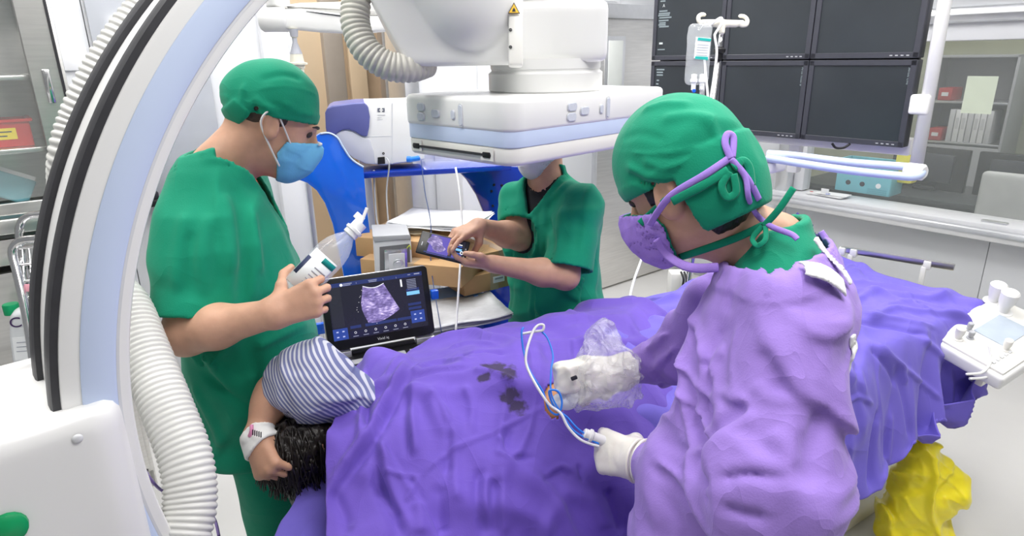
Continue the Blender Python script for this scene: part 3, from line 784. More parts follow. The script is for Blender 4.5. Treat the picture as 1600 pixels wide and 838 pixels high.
def add_stain(m, spots, col, sc=28.0, thr=(.50, .60)):
    """dark wet blotches with shapes of their own (spots: world centre, radius)"""
    nt = m.node_tree; N = nt.nodes.new; L = nt.links.new
    b = nt.nodes['Principled BSDF']; src = b.inputs['Base Color'].links[0].from_socket
    tc = N('ShaderNodeTexCoord'); acc = None
    for c, r in spots:
        mp = N('ShaderNodeMapping'); mp.inputs['Location'].default_value = (-c[0] / r, -c[1] / r, -c[2] / r); mp.inputs['Scale'].default_value = (1 / r, 1 / r, 1 / r)
        L(tc.outputs['Object'], mp.inputs[0])
        g = N('ShaderNodeTexGradient'); g.gradient_type = 'SPHERICAL'; L(mp.outputs[0], g.inputs[0])
        if acc is None: acc = g.outputs['Fac']
        else:
            mx = N('ShaderNodeMath'); mx.operation = 'MAXIMUM'; L(acc, mx.inputs[0]); L(g.outputs['Fac'], mx.inputs[1]); acc = mx.outputs[0]
    n = N('ShaderNodeTexNoise'); n.inputs['Scale'].default_value = sc; n.inputs['Detail'].default_value = 3; L(tc.outputs['Object'], n.inputs[0])
    ad = N('ShaderNodeMath'); ad.operation = 'MULTIPLY_ADD'; ad.inputs[1].default_value = .55; L(acc, ad.inputs[0]); L(n.outputs[0], ad.inputs[2])
    mr = N('ShaderNodeMapRange'); mr.inputs[1].default_value = thr[0] + .22; mr.inputs[2].default_value = thr[1] + .22; L(ad.outputs[0], mr.inputs[0])
    mk = N('ShaderNodeMath'); mk.operation = 'MULTIPLY'; L(mr.outputs[0], mk.inputs[0])
    gt = N('ShaderNodeMath'); gt.operation = 'GREATER_THAN'; gt.inputs[1].default_value = .02; L(acc, gt.inputs[0]); L(gt.outputs[0], mk.inputs[1])
    mi = N('ShaderNodeMix'); mi.data_type = 'RGBA'; L(mk.outputs[0], mi.inputs[0]); L(src, mi.inputs[6]); mi.inputs[7].default_value = (*col, 1)
    L(mi.outputs[2], b.inputs['Base Color'])
C1 = lambda *a: [(344 + x / 2.439, 500 + y / 2.439) for x, y in a]
CREASE_T = [
    (C1((545, 190), (547, 260), (540, 330), (538, 400), (530, 470)), .010, .008), (C1((556, 200), (560, 300), (556, 440)), -.010, .008),
    (C1((715, 150), (640, 290), (560, 440), (470, 560), (360, 715)), .018, .011), (C1((740, 175), (668, 300), (590, 450), (500, 580), (380, 740)), -.013, .012),
    (C1((600, 450), (600, 600), (640, 700), (700, 824)), -.016, .013), (C1((625, 440), (628, 580), (668, 700), (730, 824)), .012, .014), (C1((735, 240), (730, 400), (742, 520)), .012, .012), (C1((715, 250), (708, 400), (720, 520)), -.008, .010),
    (C1((890, 380), (890, 560), (905, 700)), .010, .014), (C1((870, 420), (868, 600)), -.008, .012),
    (C1((760, 600), (880, 500), (1060, 420), (1240, 330)), .006, .005), (C1((620, 580), (690, 592), (760, 602)), .006, .005), (C1((700, 700), (760, 602)), .006, .006),
    (C1((1110, 420), (1085, 470), (1110, 520), (1200, 525)), -.008, .007), (C1((1050, 500), (1100, 520), (1150, 505)), .007, .006), (C1((1060, 440), (1100, 515)), .007, .006),
    (C1((1050, 600), (1045, 720), (1050, 824)), -.013, .012), (C1((1075, 560), (1070, 700), (1078, 824)), .008, .014), (C1((990, 560), (985, 700), (1020, 824)), -.011, .012), (C1((1010, 580), (1008, 700), (1042, 824)), .008, .011),
    (C1((1230, 620), (1300, 575), (1335, 600)), -.007, .007), (C1((1240, 600), (1300, 560), (1345, 580)), .006, .007), (C1((1370, 550), (1385, 620)), -.007, .006),
    (C1((600, 620), (640, 690), (690, 760)), -.007, .006), (C1((610, 660), (660, 740)), .006, .006), (C1((750, 690), (770, 824)), .010, .014), (C1((830, 620), (835, 740), (850, 824)), -.010, .014),
    (C1((720, 190), (820, 165), (960, 150)), .010, .009), (C1((730, 215), (830, 190), (950, 180)), -.008, .008), (C1((960, 190), (1040, 200), (1130, 240)), .008, .008), (C1((870, 110), (960, 90), (1060, 100)), .009, .009), (C1((900, 140), (1000, 118), (1090, 130)), -.008, .007),
    (C1((800, 260), (850, 330), (870, 400)), .008, .010), (C1((930, 250), (960, 330), (955, 430)), .007, .010), (C1((1150, 60), (1180, 120), (1190, 200)), .007, .008), (C1((1480, 640), (1510, 720), (1540, 820)), -.014, .014), (C1((1290, 640), (1420, 700), (1470, 800)), .008, .016),
    (C1((470, 240), (450, 400), (410, 540)), .007, .012), (C1((420, 640), (470, 740), (480, 824)), -.008, .012)]
dt = sheet('surgical_drape', ctrl_t, .055, 1.12, 330, 330, disp_t, PUR_T, soff_t, hole_t, creases=CREASE_T)
add_stain(PUR_T, [(onsheet(775, 572), .040), (onsheet(795, 580), .036), (onsheet(800, 618), .040), (onsheet(808, 634), .030), (onsheet(757, 590), .022)], (.045, .030, .09), 42, (.40, .60))
tag(dt, 'purple surgical drape with dark wet stains covering the patient torso', 'drape')

NEARH = lambda z1: [(-.355, .84), (-.39, .70), (-.42, .55), (-.44, z1)]
ctrl_l = [
    (.55, [(.42, .58), (.36, .82), (.30, .90), (.15, .98), (0, 1.0), (-.15, .97), (-.28, .90)] + NEARH(.34)),
    (1.0, [(.42, .58), (.36, .82), (.30, .90), (.15, .965), (0, .985), (-.15, .96), (-.28, .895)] + NEARH(.36)),
    (1.4, [(.42, .58), (.36, .82), (.30, .89), (.15, .935), (0, .95), (-.15, .93), (-.28, .885)] + NEARH(.42)),
    (1.8, [(.42, .58), (.36, .82), (.30, .875), (.15, .905), (0, .91), (-.15, .90), (-.28, .875)] + NEARH(.50)),
    (2.15, [(.42, .62), (.36, .82), (.30, .865), (.15, .88), (0, .885), (-.15, .88), (-.28, .865)] + NEARH(.62)),
    (2.45, [(.42, .70), (.36, .82), (.30, .860), (.15, .87), (0, .870), (-.15, .87), (-.28, .860)] + NEARH(.72)),
]
def disp_l(P, S, W, Z, q):
    d = hang_pleats(S, Z, .88, .21, 9, .10, P) * smoothstep(.0, -.2, W)
    d += folds(P, tn + .3 * ta, 5.5, .12, 51, .25) * .020
    d += folds(P, ta + .5 * tn, 6.0, .10, 61, .30) * .016
    d += folds(P, ta - .5 * tn, 12.0, .06, 71, .35) * .006
    d += .04 * np.exp(-((S - 1.55) / .25) ** 2 - ((W - .1) / .12) ** 2)
    return d
def soff_l(q, fr): return fr * (.04 * np.sin(q * 9) - .17 * smoothstep(.68, .95, q))
CREASE_L = [([(1330, 487), (1400, 499), (1462, 512)], .012, .010), ([(1330, 500), (1400, 512), (1450, 524)], -.014, .012), ([(1360, 540), (1390, 575), (1402, 605)], -.014, .011), ([(1372, 535), (1405, 572), (1416, 600)], .011, .011),
    ([(1373, 640), (1366, 700), (1362, 770)], -.022, .013), ([(1388, 640), (1384, 700), (1378, 760)], .014, .012), ([(1440, 525), (1475, 560), (1508, 575)], .012, .012), ([(1470, 625), (1430, 590), (1395, 560)], .010, .009), ([(1425, 690), (1416, 630), (1400, 570)], -.012, .012), ([(1480, 650), (1484, 600), (1478, 560)], .010, .012),
    ([(1300, 640), (1290, 740), (1278, 830)], -.016, .016), ([(1325, 620), (1322, 720), (1310, 800)], .012, .018), ([(1345, 520), (1340, 580), (1362, 650)], -.010, .014), ([(1335, 410), (1365, 440), (1372, 470)], -.010, .012), ([(1425, 414), (1398, 430), (1372, 470)], .011, .008), ([(1400, 425), (1440, 450), (1480, 460)], .008, .010), ([(1375, 480), (1420, 470), (1480, 485)], .007, .010), ([(1300, 640), (1340, 620), (1365, 632)], .007, .007),
    ([(950, 492), (1000, 481), (1072, 462)], .012, .010), ([(960, 505), (1010, 494), (1070, 478)], -.012, .010), ([(1010, 470), (1050, 466), (1080, 452)], .010, .009), ([(1290, 430), (1320, 420), (1350, 405)], .008, .010)]
dl = sheet('leg_sheet', ctrl_l, .62, 2.36, 320, 260, disp_l, PURPLE2, soff_l, creases=CREASE_L)
tag(dl, 'blue-purple cotton sheet over the foot half of the table', 'sheet')
# under-sheet hanging from the head end
ctrl_h = [
    (-.16, [(.30, .55), (.29, .72), (.26, .835), (.12, .85), (-.05, .85), (-.2, .845), (-.29, .82), (-.36, .70), (-.42, .52), (-.46, .3)]),
    (.0, [(.34, .55), (.32, .75), (.27, .85), (.12, .856), (-.05, .856), (-.2, .85), (-.30, .83), (-.36, .70), (-.40, .52), (-.42, .3)]),
    (.4, [(.34, .55), (.32, .75), (.27, .85), (.12, .856), (-.05, .856), (-.2, .85), (-.30, .83), (-.355, .70), (-.375, .52), (-.39, .3)]),
]
def disp_h(P, S, W, Z, q):
    return hang_pleats(S, Z, .85, .12, 15, .05, P) * smoothstep(.0, -.2, W) + folds(P, ta + .3 * tn, 9, .08, 81) * .008
dh = sheet('under_sheet', ctrl_h, -.13, .34, 90, 140, disp_h, PURPLE2, lambda q, fr: (1 - fr) * np.interp(q, [0, .3, .42, .52, .68, 1], [.25, .2, .17, .065, .0, 0]))
tag(dh, 'blue-purple sheet on the mattress hanging below the patient head', 'sheet')

# ------------------------------------------------------------------ control console at the foot end
cc = px(1556, 524, 2.10)
con = thing('control_console', 'white table-side control console with touch screen and joysticks', 'console', M=frame(cc, px(1600, 478, 2.15) - px(1490, 545, 2.0), z=UP + V3(-.15, -.35, 0)))
box('console_body', (.02, 0, -.03), (.40, .25, .05), PLASTIC, con, bev=.012, seg=3)
box('console_panel', (.02, 0, -.003), (.37, .225, .012), PLASTIC_W, con, bev=.004)
box('touch_screen', (.035, .0, .004), (.15, .10, .005), mat('grey_touch_screen', (.42, .48, .56), .12, var=.1, vs=8), con, bev=.002)
def knob(x, y, r, h, m, nm='joystick', top=1.0):
    k = lathe(nm, [(0, h), (r * .8 * top, h), (r * top, h * .93), (r, h * .5), (r * .72, h * .25), (r * .72, .004), (r * 1.25, .003), (r * 1.3, 0)], m, con, n=20, M=TR(x, y, .003))
knob(.135, .055, .024, .085, PLASTIC, top=1.15); knob(.165, .105, .022, .075, PLASTIC, top=1.2)
knob(-.12, .055, .014, .045, PLASTIC_W); knob(-.085, .035, .009, .028, GREYP, 'grey_knob'); knob(-.05, .06, .009, .03, GREYP, 'grey_knob'); knob(-.05, -.055, .012, .04, PLASTIC_W)
for i in range(5):
    box('key_button', (-.14 + i * .022, -.07 - .0, .005), (.012, .008, .004), LGREY, con, bev=.001)
tube('cable', [px(1545, 540, 2.0), px(1548, 565, 1.99), px(1535, 582, 1.98), px(1510, 585, 1.97)], .004, PLASTIC, con, world=True)
tube('cable', [px(1556, 545, 2.01), px(1560, 565, 2.0), px(1545, 588, 1.99), px(1515, 592, 1.97)], .004, PLASTIC, con, world=True)
box('console_clamp', (-.05, -.02, -.10), (.05, .06, .12), PLASTIC_W, con, bev=.008)
tube('console_hook', [(.10, -.12, -.05), (.12, -.15, -.06), (.10, -.16, -.07)], .004, ALU, con)

# ================================================================== people: shared builders
def basis(d, n):
    d = nrm(d); n = nrm(np.asarray(n, float) - d * (np.asarray(n) @ d)); return d, n
class Hand:
    """five-fingered hand; d: wrist to knuckles, n: palm normal, left: which hand"""
    def __init__(self, W, d, n, left, curls, thumb, sc=1.0, spread=(6, 1, -3, -8), fat=1.0):
        self.W = np.asarray(W, float); self.d, self.n = basis(d, n)
        self.s = np.cross(self.n, self.d) if left else np.cross(self.d, self.n)
        self.sc = sc; self.caps = []; self.palm = []
        L = lambda a, b, c: self.W + sc * (a * self.d + b * self.n + c * self.s)
        self.L = L
        base = [(.088, .0, .030), (.092, -.002, .010), (.088, -.001, -.010), (.080, .002, -.029)]
        length = [.072, .080, .074, .058]; rad = [.0092, .0096, .0092, .0082]
        for i in range(4):
            b = base[i]; self.palm.append((L(.0, 0, b[2] * .55), L(*b), .0150 * sc * fat, .0118 * sc * fat))
            a = 0; p = np.array(b); sp = math.radians(spread[i])
            for k, fr in enumerate((.45, .30, .25)):
                a += math.radians(curls[i][k])
                q = p + length[i] * fr * np.array([math.cos(a) * math.cos(sp), math.sin(a), math.cos(a) * math.sin(sp)])
                self.caps.append((L(*p), L(*q), rad[i] * (1 - .08 * k) * sc * fat, rad[i] * (1 - .08 * (k + 1)) * sc * fat)); p = q
            setattr(self, 'tip%d' % i, L(*p))
        th = [np.array(t) for t in thumb]
        self.palm.append((L(*th[0]), L(*th[1]), .0155 * sc * fat, .0125 * sc * fat))
        self.caps.append((L(*th[1]), L(*th[2]), .0112 * sc * fat, .0105 * sc * fat))
        self.caps.append((L(*th[2]), L(*th[3]), .0105 * sc * fat, .0085 * sc * fat)); self.ttip = L(*th[3])
        self.palm.append((L(.02, .004, 0), L(.07, .004, 0), .016 * sc, .014 * sc))
    def __call__(self, p):
        d = None
        for c in self.palm:
            e = cap(p, *c); d = e if d is None else smin(d, e, .016 * self.sc)
        f = None
        for c in self.caps:
            e = cap(p, *c); f = e if f is None else smin(f, e, .0022)
        return smin(d, f, .007 * self.sc)
    def box(self, pad=.02):
        P = np.array([x for c in self.palm + self.caps for x in (c[0], c[1])]); return P.min(0) - pad, P.max(0) + pad
TH_REL = [(.018, .006, .020), (.050, .018, .046), (.080, .030, .052), (.103, .038, .046)]
def HM(c, f, up):      # head frame rows: right, forward, up
    f = nrm(f); up = nrm(np.asarray(up) - f * (np.asarray(up) @ f)); r = np.cross(f, up)
    return np.array([r, f, up])
def head_d(q, es=1.0):
    d = ell(q, (0, -.018, .034), (.076, .096, .086))
    d = smin(d, ell(q, (0, .022, -.040), (.060, .066, .078)), .03)
    d = smin(d, ell(q, (0, .058, -.098), (.026, .024, .020)), .03)
    d = smin(d, ell(q, (0, .074, .018), (.046, .018, .013)), .02)
    d = smax(d, -np.minimum(ell(q, (.032, .096, .002), (.017, .016, .011)), ell(q, (-.032, .096, .002), (.017, .016, .011))), .010)
    d = smin(d, cap(q, (0, .086, .006), (0, .106, -.030), .007, .012), .012)
    d = smin(d, np.minimum(ell(q, (.012, .094, -.034), (.008, .010, .007)), ell(q, (-.012, .094, -.034), (.008, .010, .007))), .008)
    d = smin(d, ell(q, (0, .086, -.064), (.022, .010, .009)), .010)
    for sx in (-1, 1):
        R = np.array([[1, 0, 0], [0, .94, .34], [0, -.34, .94]])
        e = ell(q, (sx * .078, -.012, -.008 - .03 * (es - 1)), (.010 * es, .019 * es, .031 * es), R)
        e = smax(e, -ell(q, (sx * (.078 + .010 * es), -.009, -.006 - .03 * (es - 1)), (.006 * es, .009 * es, .016 * es), R), .006)
        d = smin(d, e, .006)
    return d
def to_l(p, c, R): return (p - np.asarray(c, np.float32)) @ np.asarray(R, np.float32).T
def from_l(c, R, q): return np.asarray(c) + np.asarray(q, float) @ np.asarray(R)
def part_mesh(name, parts, mat_, parent):
    v, f = join_np(parts); return link(name, mesh_np(name, v, f), mat_, parent, True)
def eyes(c, R, parent):
    for sx in (-1, 1):
        v, f = lathe_np([(0.0001, -.0105), (.006, -.0088), (.0098, -.004), (.0105, 0), (.0098, .004), (.006, .0088), (.0001, .0105)], 14)
        e = link('eye', mesh_np('eye', from_l(c, R, v + V3(sx * .031, .0725, .003)), f), mat('eye_dark', (.05, .035, .03), .2, var=.02), parent, True)
        a = np.linspace(0, 1, 7)
        br = np.stack([sx * (.014 + .036 * a), .0930 - .018 * a ** 2, .0195 + .004 * np.sin(a * 3)], 1)
        tube('eyebrow', from_l(c, R, br), np.array([.002, .003, .0035, .0035, .003, .002, .001]), HAIR, parent, n=6, sm=0, world=True)
def wrinkle(p, amp, seed, d1, d2, s1=9, s2=14):
    return amp * (folds(p, d1, s1, .08, seed, .3) + .7 * folds(p, d2, s2, .06, seed + 40, .35))
def cloth_shell(draw, cuts, th, disp=0.0, depth=.03):
    """cloth around draw: folds from disp, cut open at the cuts, hollow only near the openings"""
    cm = cuts[0]
    for c in cuts[1:]: cm = np.maximum(cm, c)
    fade = .15 + .85 * smoothstep(-.02, -.08, cm)
    dd = draw - disp * fade
    return np.maximum(np.maximum(dd, cm), -np.maximum(dd + th, -cm - depth))
def near(fn, p, d, r=.055):      # evaluate fold heights only close to the cloth
    out = np.zeros(len(p), np.float32); m = np.abs(d) < r
    if m.any(): out[m] = fn(p[m])
    return out
def cap_edge(q, zf, zb):      # plane from brow (front) to nape (back); positive below
    return (zf + (zb - zf) * (.10 - q[:, 1]) / .20) - q[:, 2]

# ================================================================== standing man with the saline bottle
LMF = nrm(V3(.967, .254, 0)); LMS = np.cross(LMF, UP)          # LMS: his right (towards us)
lm_hip = V3(-.655, 1.44, .80); lm_nb = V3(-.643, 1.445, 1.495)
lm_hc = px(428, 190, 1.45); lm_R = HM(lm_hc, nrm(V3(.91, .41, 0)) * .90 - UP * .42, UP)
lm_sh = px(322, 300, 1.37); lm_el = px(291, 521, 1.33); lm_wr = px(428, 490, 1.27)
lm_shL = lm_nb - LMS * .165 + V3(0, 0, -.075) ; lm_elL = lm_shL + V3(-.02, .03, -.27); lm_wrL = lm_elL + V3(.08, .0, -.20)
man1 = thing('person', 'person in green scrubs and blue mask holding a saline bottle', 'person', (lm_hip[0], lm_hip[1], 0))
ax1 = lm_nb - lm_hip; T1 = np.linalg.norm(ax1)
st1 = [(-.02, 0, 0, .195, .160), (.10, 0, 0, .190, .158), (.25, 0, .0, .184, .152), (.42, 0, .0, .192, .142), (.53, 0, -.012, .190, .128), (.60, 0, -.016, .165, .104), (.645, 0, -.012, .115, .084), (.69, 0, -.002, .076, .074), (.74, 0, .012, .068, .068)]
def lm_top_raw(p):
    d = loft(p, lm_hip, ax1, LMS, st1)
    dr = smin(cap(p, lm_sh + LMS * -.03, lm_el + (lm_sh - lm_el) * .05, .074, .074), d, .07)
    dl = cap(p, lm_shL, lm_elL, .072, .080)
    return smin(dr, dl, .05)
lm_V = lambda p: np.maximum(-((p - lm_nb) @ LMF) - .0, (lm_nb[2] - .17) + 2.0 * np.abs((p - lm_nb) @ LMS) - p[:, 2])
CR_LM = []
def lm_top(p):
    d = lm_top_raw(p)
    ds = near(lambda p: wrinkle(p, .010, 5, UP + .6 * LMF, LMF - .3 * UP, 6, 11) + .012 * folds(p, LMF + LMS, 6, .1, 77, .25) * smoothstep(1.25, .95, p[:, 2]) + crease_disp(p, CR_LM), p, d)
    vv = lm_V(p); d = d - .0022 * ((vv > 0) & (vv < .026)) 
    dt_ = loft(p, lm_hip, ax1, LMS, st1)
    sl = plane(p, lm_el + (lm_sh - lm_el) * .14, (lm_el - lm_sh) * .5 + V3(0, 0, -.15))
    sl = np.where(cap(p, lm_sh, lm_el, .074, .074) < dt_ - .004, sl, -1)
    sl2 = np.where(cap(p, lm_shL, lm_elL, .072, .080) < dt_ - .004, plane(p, lm_elL + V3(0, 0, .04), V3(0, 0, -1)), -1)
    top = plane(p, lm_nb + V3(0, 0, .035) , UP * .9 + LMF * -.25)
    # side slit of the tunic
    slit = np.maximum(np.abs((p - lm_hip) @ LMF - .055) - .003 - .05 * np.clip(.88 - p[:, 2], 0, .1), p[:, 2] - .875); slit = np.maximum(slit, .05 - (p - lm_hip) @ LMS)
    return cloth_shell(d, [sl, sl2, top, -vv, .795 - p[:, 2], -slit], .0095, ds)
CR_LM += crease_lines([([(368, 290), (382, 340), (386, 400), (378, 480)], -.016, .014), ([(352, 300), (362, 360), (364, 430)], .008, .016), ([(330, 330), (318, 400), (322, 470)], .007, .014), ([(300, 360), (296, 420), (300, 480)], -.006, .012),
    ([(400, 545), (440, 525), (480, 505)], .008, .009), ([(310, 560), (370, 600), (430, 640)], .009, .012), ([(320, 585), (380, 625), (430, 660)], -.008, .010), ([(395, 330), (405, 380), (410, 430)], .007, .010), ([(420, 400), (425, 450)], -.006, .008), ([(300, 600), (330, 660), (345, 700)], .008, .014), ([(380, 520), (400, 580), (410, 690)], -.008, .014), ([(290, 330), (278, 400), (275, 460)], .006, .012), ([(410, 575), (408, 640), (412, 690)], .004, .004)], lambda a, b: sphere_trace(lm_top_raw, a, b))
sdf('scrub_top', lm_top, (-.98, 1.05, .76), (-.36, 1.72, 1.56), .0055, GREEN, man1)
def lm_und(p):
    d = loft(p, lm_hip, ax1, LMS, st1) + .013
    vv = np.maximum(-((p - lm_nb) @ LMF), (lm_nb[2] - .10) + 1.3 * np.abs((p - lm_nb) @ LMS) - p[:, 2])
    return cloth_shell(d, [plane(p, lm_nb + V3(0, 0, .045), UP - .2 * LMF), -vv, 1.15 - p[:, 2]], .010)
sdf('undershirt', lm_und, (-.85, 1.2, 1.12), (-.40, 1.68, 1.56), .006, mat('orange_tshirt', (.62, .10, .03), .8, var=.06), man1)
def lm_trs(p):
    c = lm_hip + LMF * .025
    d = None
    for sx in (-1, 1):
        hip = c + LMS * sx * .095; an = V3(c[0], c[1], .06) + LMS * sx * .10
        kn = (hip + an) / 2 + LMF * .01
        e = smin(cap(p, hip, kn, .092, .080), cap(p, kn, an, .080, .075), .04)
        d = e if d is None else smin(d, e, .02)
    d = smin(d, ell(p, c + V3(0, 0, .03), (.13, .13, .12)), .05) - wrinkle(p, .010, 15, UP + .4 * LMF, LMF, 6, 10)
    return np.maximum(d, .04 - p[:, 2])
sdf('trousers', lm_trs, (-.90, 1.10, .03), (-.38, 1.68, .98), .010, GREEN, man1)
for sx in (-1, 1):
    a = V3(lm_hip[0], lm_hip[1], .035) + LMS * sx * .10
    v, f = mesh_sdf(lambda p: np.maximum(su(.03, cap(p, a - LMF * .06, a + LMF * .14, .042, .038), cap(p, a - LMF * .03, a + V3(0, 0, .05), .045, .042)), -p[:, 2]), a - .26, a + .26, .009)
    link('shoe', mesh_np('shoe', v, f), PLASTIC_W, man1, True)
# saline bottle in his hand
b0, b1 = px(455, 462, 1.312), px(530, 384, 1.335); bd = nrm(b1 - b0)
bt = thing('saline_bottle', 'clear half-full saline bottle with teal-striped label in the hand', 'bottle', M=frame(b0 + (b1 - b0) * .12, np.cross(bd, cam_f), z=bd) )
BH = .150
lathe('bottle_body', [(.0001, -.012), (.028, -.012), (.033, -.006), (.034, .004), (.034, BH * .62), (.0335, BH * .68), (.030, BH * .80), (.022, BH * .92), (.014, BH * 1.0), (.012, BH * 1.04)], mat('clear_bottle_wall', (.92, .95, .96), .08, alpha=.28, spec=.9, var=.01), bt, n=32)
lathe('saline', [(.0001, -.009), (.026, -.009), (.0315, -.003), (.0325, .004), (.0325, BH * .40), (.0001, BH * .46)], mat('clear_liquid', (.80, .86, .88), .04, alpha=.30, spec=.8, var=.005), bt, n=32)
lathe('neck_ring', [(.013, BH * 1.02), (.016, BH * 1.03), (.016, BH * 1.09), (.019, BH * 1.10), (.019, BH * 1.14), (.0145, BH * 1.15), (.0145, BH * 1.26), (.0001, BH * 1.27)], mat('frosted_plastic', (.86, .88, .88), .35, var=.02), bt, n=24)
tube('pull_tab', [(0, 0, BH * 1.25), (.006, 0, BH * 1.36), (.013, .0, BH * 1.47)], .0035, PLASTIC, bt, n=8)
box('pull_flag', (.011, 0, BH * 1.30), (.022, .003, .014), mat('frosted_plastic', (.86, .88, .88), .35), bt, bev=.001)
def curved(name, r, a0, a1, z0, z1, m, parent, n=14):
    a = np.radians(np.linspace(a0, a1, n)); v = np.concatenate([np.stack([r * np.cos(a), r * np.sin(a), np.full(n, z)], 1) for z in (z0, z1)])
    i = np.arange(n - 1); f = np.stack([i, i + 1, i + n + 1, i + n], 1)
    o = link(name, mesh_np(name, v, f), m, parent); md = o.modifiers.new('t', 'SOLIDIFY'); md.thickness = .0006; return o
# local -y of the bottle faces away from the camera; +... the label is on the side towards us
la = math.degrees(math.atan2(*(np.array((PM[bt].inverted().to_3x3() @ Vector(-cam_f))[:2])[::-1])))
curved('label', .0347, la - 48, la + 62, .004, BH * .60, mat('frosted_label', (.80, .83, .83), .5, var=.03), bt)
curved('label_band', .0352, la + 8, la + 60, BH * .49, BH * .575, TEAL, bt)
curved('painted_reflection', .0352, la - 52, la - 30, .025, BH * .46, mat('navy_reflection', (.03, .04, .10), .5, var=.1), bt)  # dark navy reflection on the bottle, painted on as a patch
for k in range(6): curved('print_line', .0352, la + 4, la + 50, .012 + k * .009, .0145 + k * .009, PRINT, bt)
# hand around the bottle
gd = nrm(px(486, 468, 1.275) - lm_wr)
h1 = Hand(lm_wr, gd, cam_f * 1.0 + UP * .10, False, [(48, 60, 40), (52, 62, 42), (55, 64, 42), (58, 64, 42)],
          [(.015, .008, .020), (.030, .022, .048), (.036, .050, .070), (.050, .070, .078)], .96)
lo, hi = h1.box()
def lm_arm(p):
    d = su(.03, cap(p, lm_sh, lm_el, .050, .042), cap(p, lm_el, lm_el + (lm_wr - lm_el) * .35, .043, .042), cap(p, lm_el + (lm_wr - lm_el) * .35, lm_wr, .042, .0285))
    return smin(d, h1(p), .018)
v1, f1 = mesh_sdf(lm_arm, np.minimum(lo, np.minimum(lm_el, lm_sh) - .08), np.maximum(hi, np.maximum(lm_el, lm_sh) + .08), .0036)
hL = Hand(lm_wrL, V3(.1, 0, -1), -LMS * -1, True, [(15, 25, 15)] * 4, TH_REL, .96)
lo, hi = hL.box()
v2, f2 = mesh_sdf(lambda p: smin(su(.03, cap(p, lm_shL, lm_elL, .05, .042), cap(p, lm_elL, lm_wrL, .042, .028)), hL(p), .018), np.minimum(lo, lm_shL - .08), np.maximum(hi, lm_shL + .08), .006)
def lm_headf(p):
    q = to_l(p, lm_hc, lm_R)
    d = head_d(q)
    d = smin(d, cap(p, from_l(lm_hc, lm_R, (0, -.035, -.05)), lm_nb + V3(0, 0, -.03) - LMF * .01, .058, .066), .035)
    d = smin(d, loft(p, lm_hip, ax1, LMS, st1) + .03, .03)
    return np.maximum(d, .95 - p[:, 2])
v3, f3 = mesh_sdf(lm_headf, (-.86, 1.2, .93), (-.36, 1.70, 1.76), .006)
part_mesh('body', [(v1, f1), (v2, f2), (v3, f3)], SKIN, man1)
eyes(lm_hc, lm_R, man1)
def lm_hair(p):
    q = to_l(p, lm_hc, lm_R)
    d = ell(q, (0, -.019, .030), (.0775, .0985, .088)) + .0015 * noise(p, 120, 3)
    return np.maximum(np.maximum(d, cap_edge(q, .05, -.075)), q[:, 1] - .02 + np.maximum(-q[:, 2], 0) * .9)
sdf('hair', lm_hair, lm_hc - .16, lm_hc + .16, .005, mat('short_dark_hair', (.05, .032, .022), .6, var=.3, vs=200), man1)
def f_cap(hc, R, zf, zb, big, seed, flap=None, th=.006, rows=()):
    CRc = crease_lines(rows, lambda a, b: sphere_trace(lambda p: ell(to_l(p, hc, R), (0, -.016, .040), (.084 + big, .104 + big, .090 + big)), a, b))
    def fn(p):
        q = to_l(p, hc, R)
        d = ell(q, (0, -.016, .040), (.084 + big, .104 + big, .090 + big))
        ed = cap_edge(q, zf, zb); raw = d
        fd = .3 + .7 * smoothstep(-.01, -.04, ed)
        d = d - (.007 * folds(q, V3(0, .4, 1), 9, .05, seed, .3) + .005 * folds(q, V3(1, .6, .3), 14, .05, seed + 7,   .4)) * fd - crease_disp(p, CRc) - .002 * ((ed > -.024) & (ed < 0))
        o = np.maximum(d, ed)
        if flap is not None: o = np.minimum(o, flap(q, raw))
        return np.maximum(o, -np.maximum(raw + th, -ed - .02))
    return fn
def lm_flap(q, d):      # split flap hanging at the nape
    b = rbx(q, (.035, -.098, -.045), (.045, .022, .060), .008, np.array([[1, 0, 0], [0, .92, -.38], [0, .38, .92]]))
    return np.maximum(np.abs(d - .002) - .006, b)
sdf('scrub_cap', f_cap(lm_hc, lm_R, .030, -.004, .002, 91, lm_flap, rows=[([(400, 140), (440, 135), (480, 142), (500, 152)], .003, .003), ([(395, 152), (420, 170), (440, 190)], .006, .007), ([(405, 125), (440, 118), (470, 125)], -.004, .007), ([(398, 165), (402, 180), (400, 192)], -.010, .006), ([(440, 160), (470, 175), (495, 178)], .005, .007), ([(380, 130), (376, 160), (372, 190)], .005, .006)]), lm_hc - .19, lm_hc + .19, .0042, GREEN, man1)
SM = mat('blue_surgical_mask', (.16, .50, .78), .7, var=.05, vs=30, bump=.1, bs=300)
def f_mask(hc, R, grow=.010):
    def fn(p):
        q = to_l(p, hc, R)
        face = su(.03, ell(q, (0, .022, -.040), (.060, .066, .078)), ell(q, (0, .058, -.098), (.026, .024, .020)), cap(q, (0, .086, -.004), (0, .104, -.030), .010, .013), ell(q, (0, .09, -.06), (.028, .02, .03)))
        d = face - grow - .0016 * ridged(q * np.array([.2, .3, 1], np.float32), 70, 6)
        reg = np.maximum(np.maximum(q[:, 2] - (-.012 + .25 * (q[:, 1] - .10)), -.125 - q[:, 2]), .020 - q[:, 1] + np.abs(q[:, 2] + .06) * .35)
        return np.maximum(np.maximum(d, reg), -(d + .006))
    return fn
mk = sdf('surgical_mask', f_mask(lm_hc, lm_R, .007), lm_hc - .16, lm_hc + .16, .0034, SM, man1)
tube('ear_loop', from_l(lm_hc, lm_R, [(.062, .040, -.03), (.074, .012, .002), (.084, -.012, .026), (.086, -.030, .014), (.083, -.031, -.012), (.073, .0, -.05), (.060, .034, -.086)]), .0022, PLASTIC, mk, n=6, world=True)
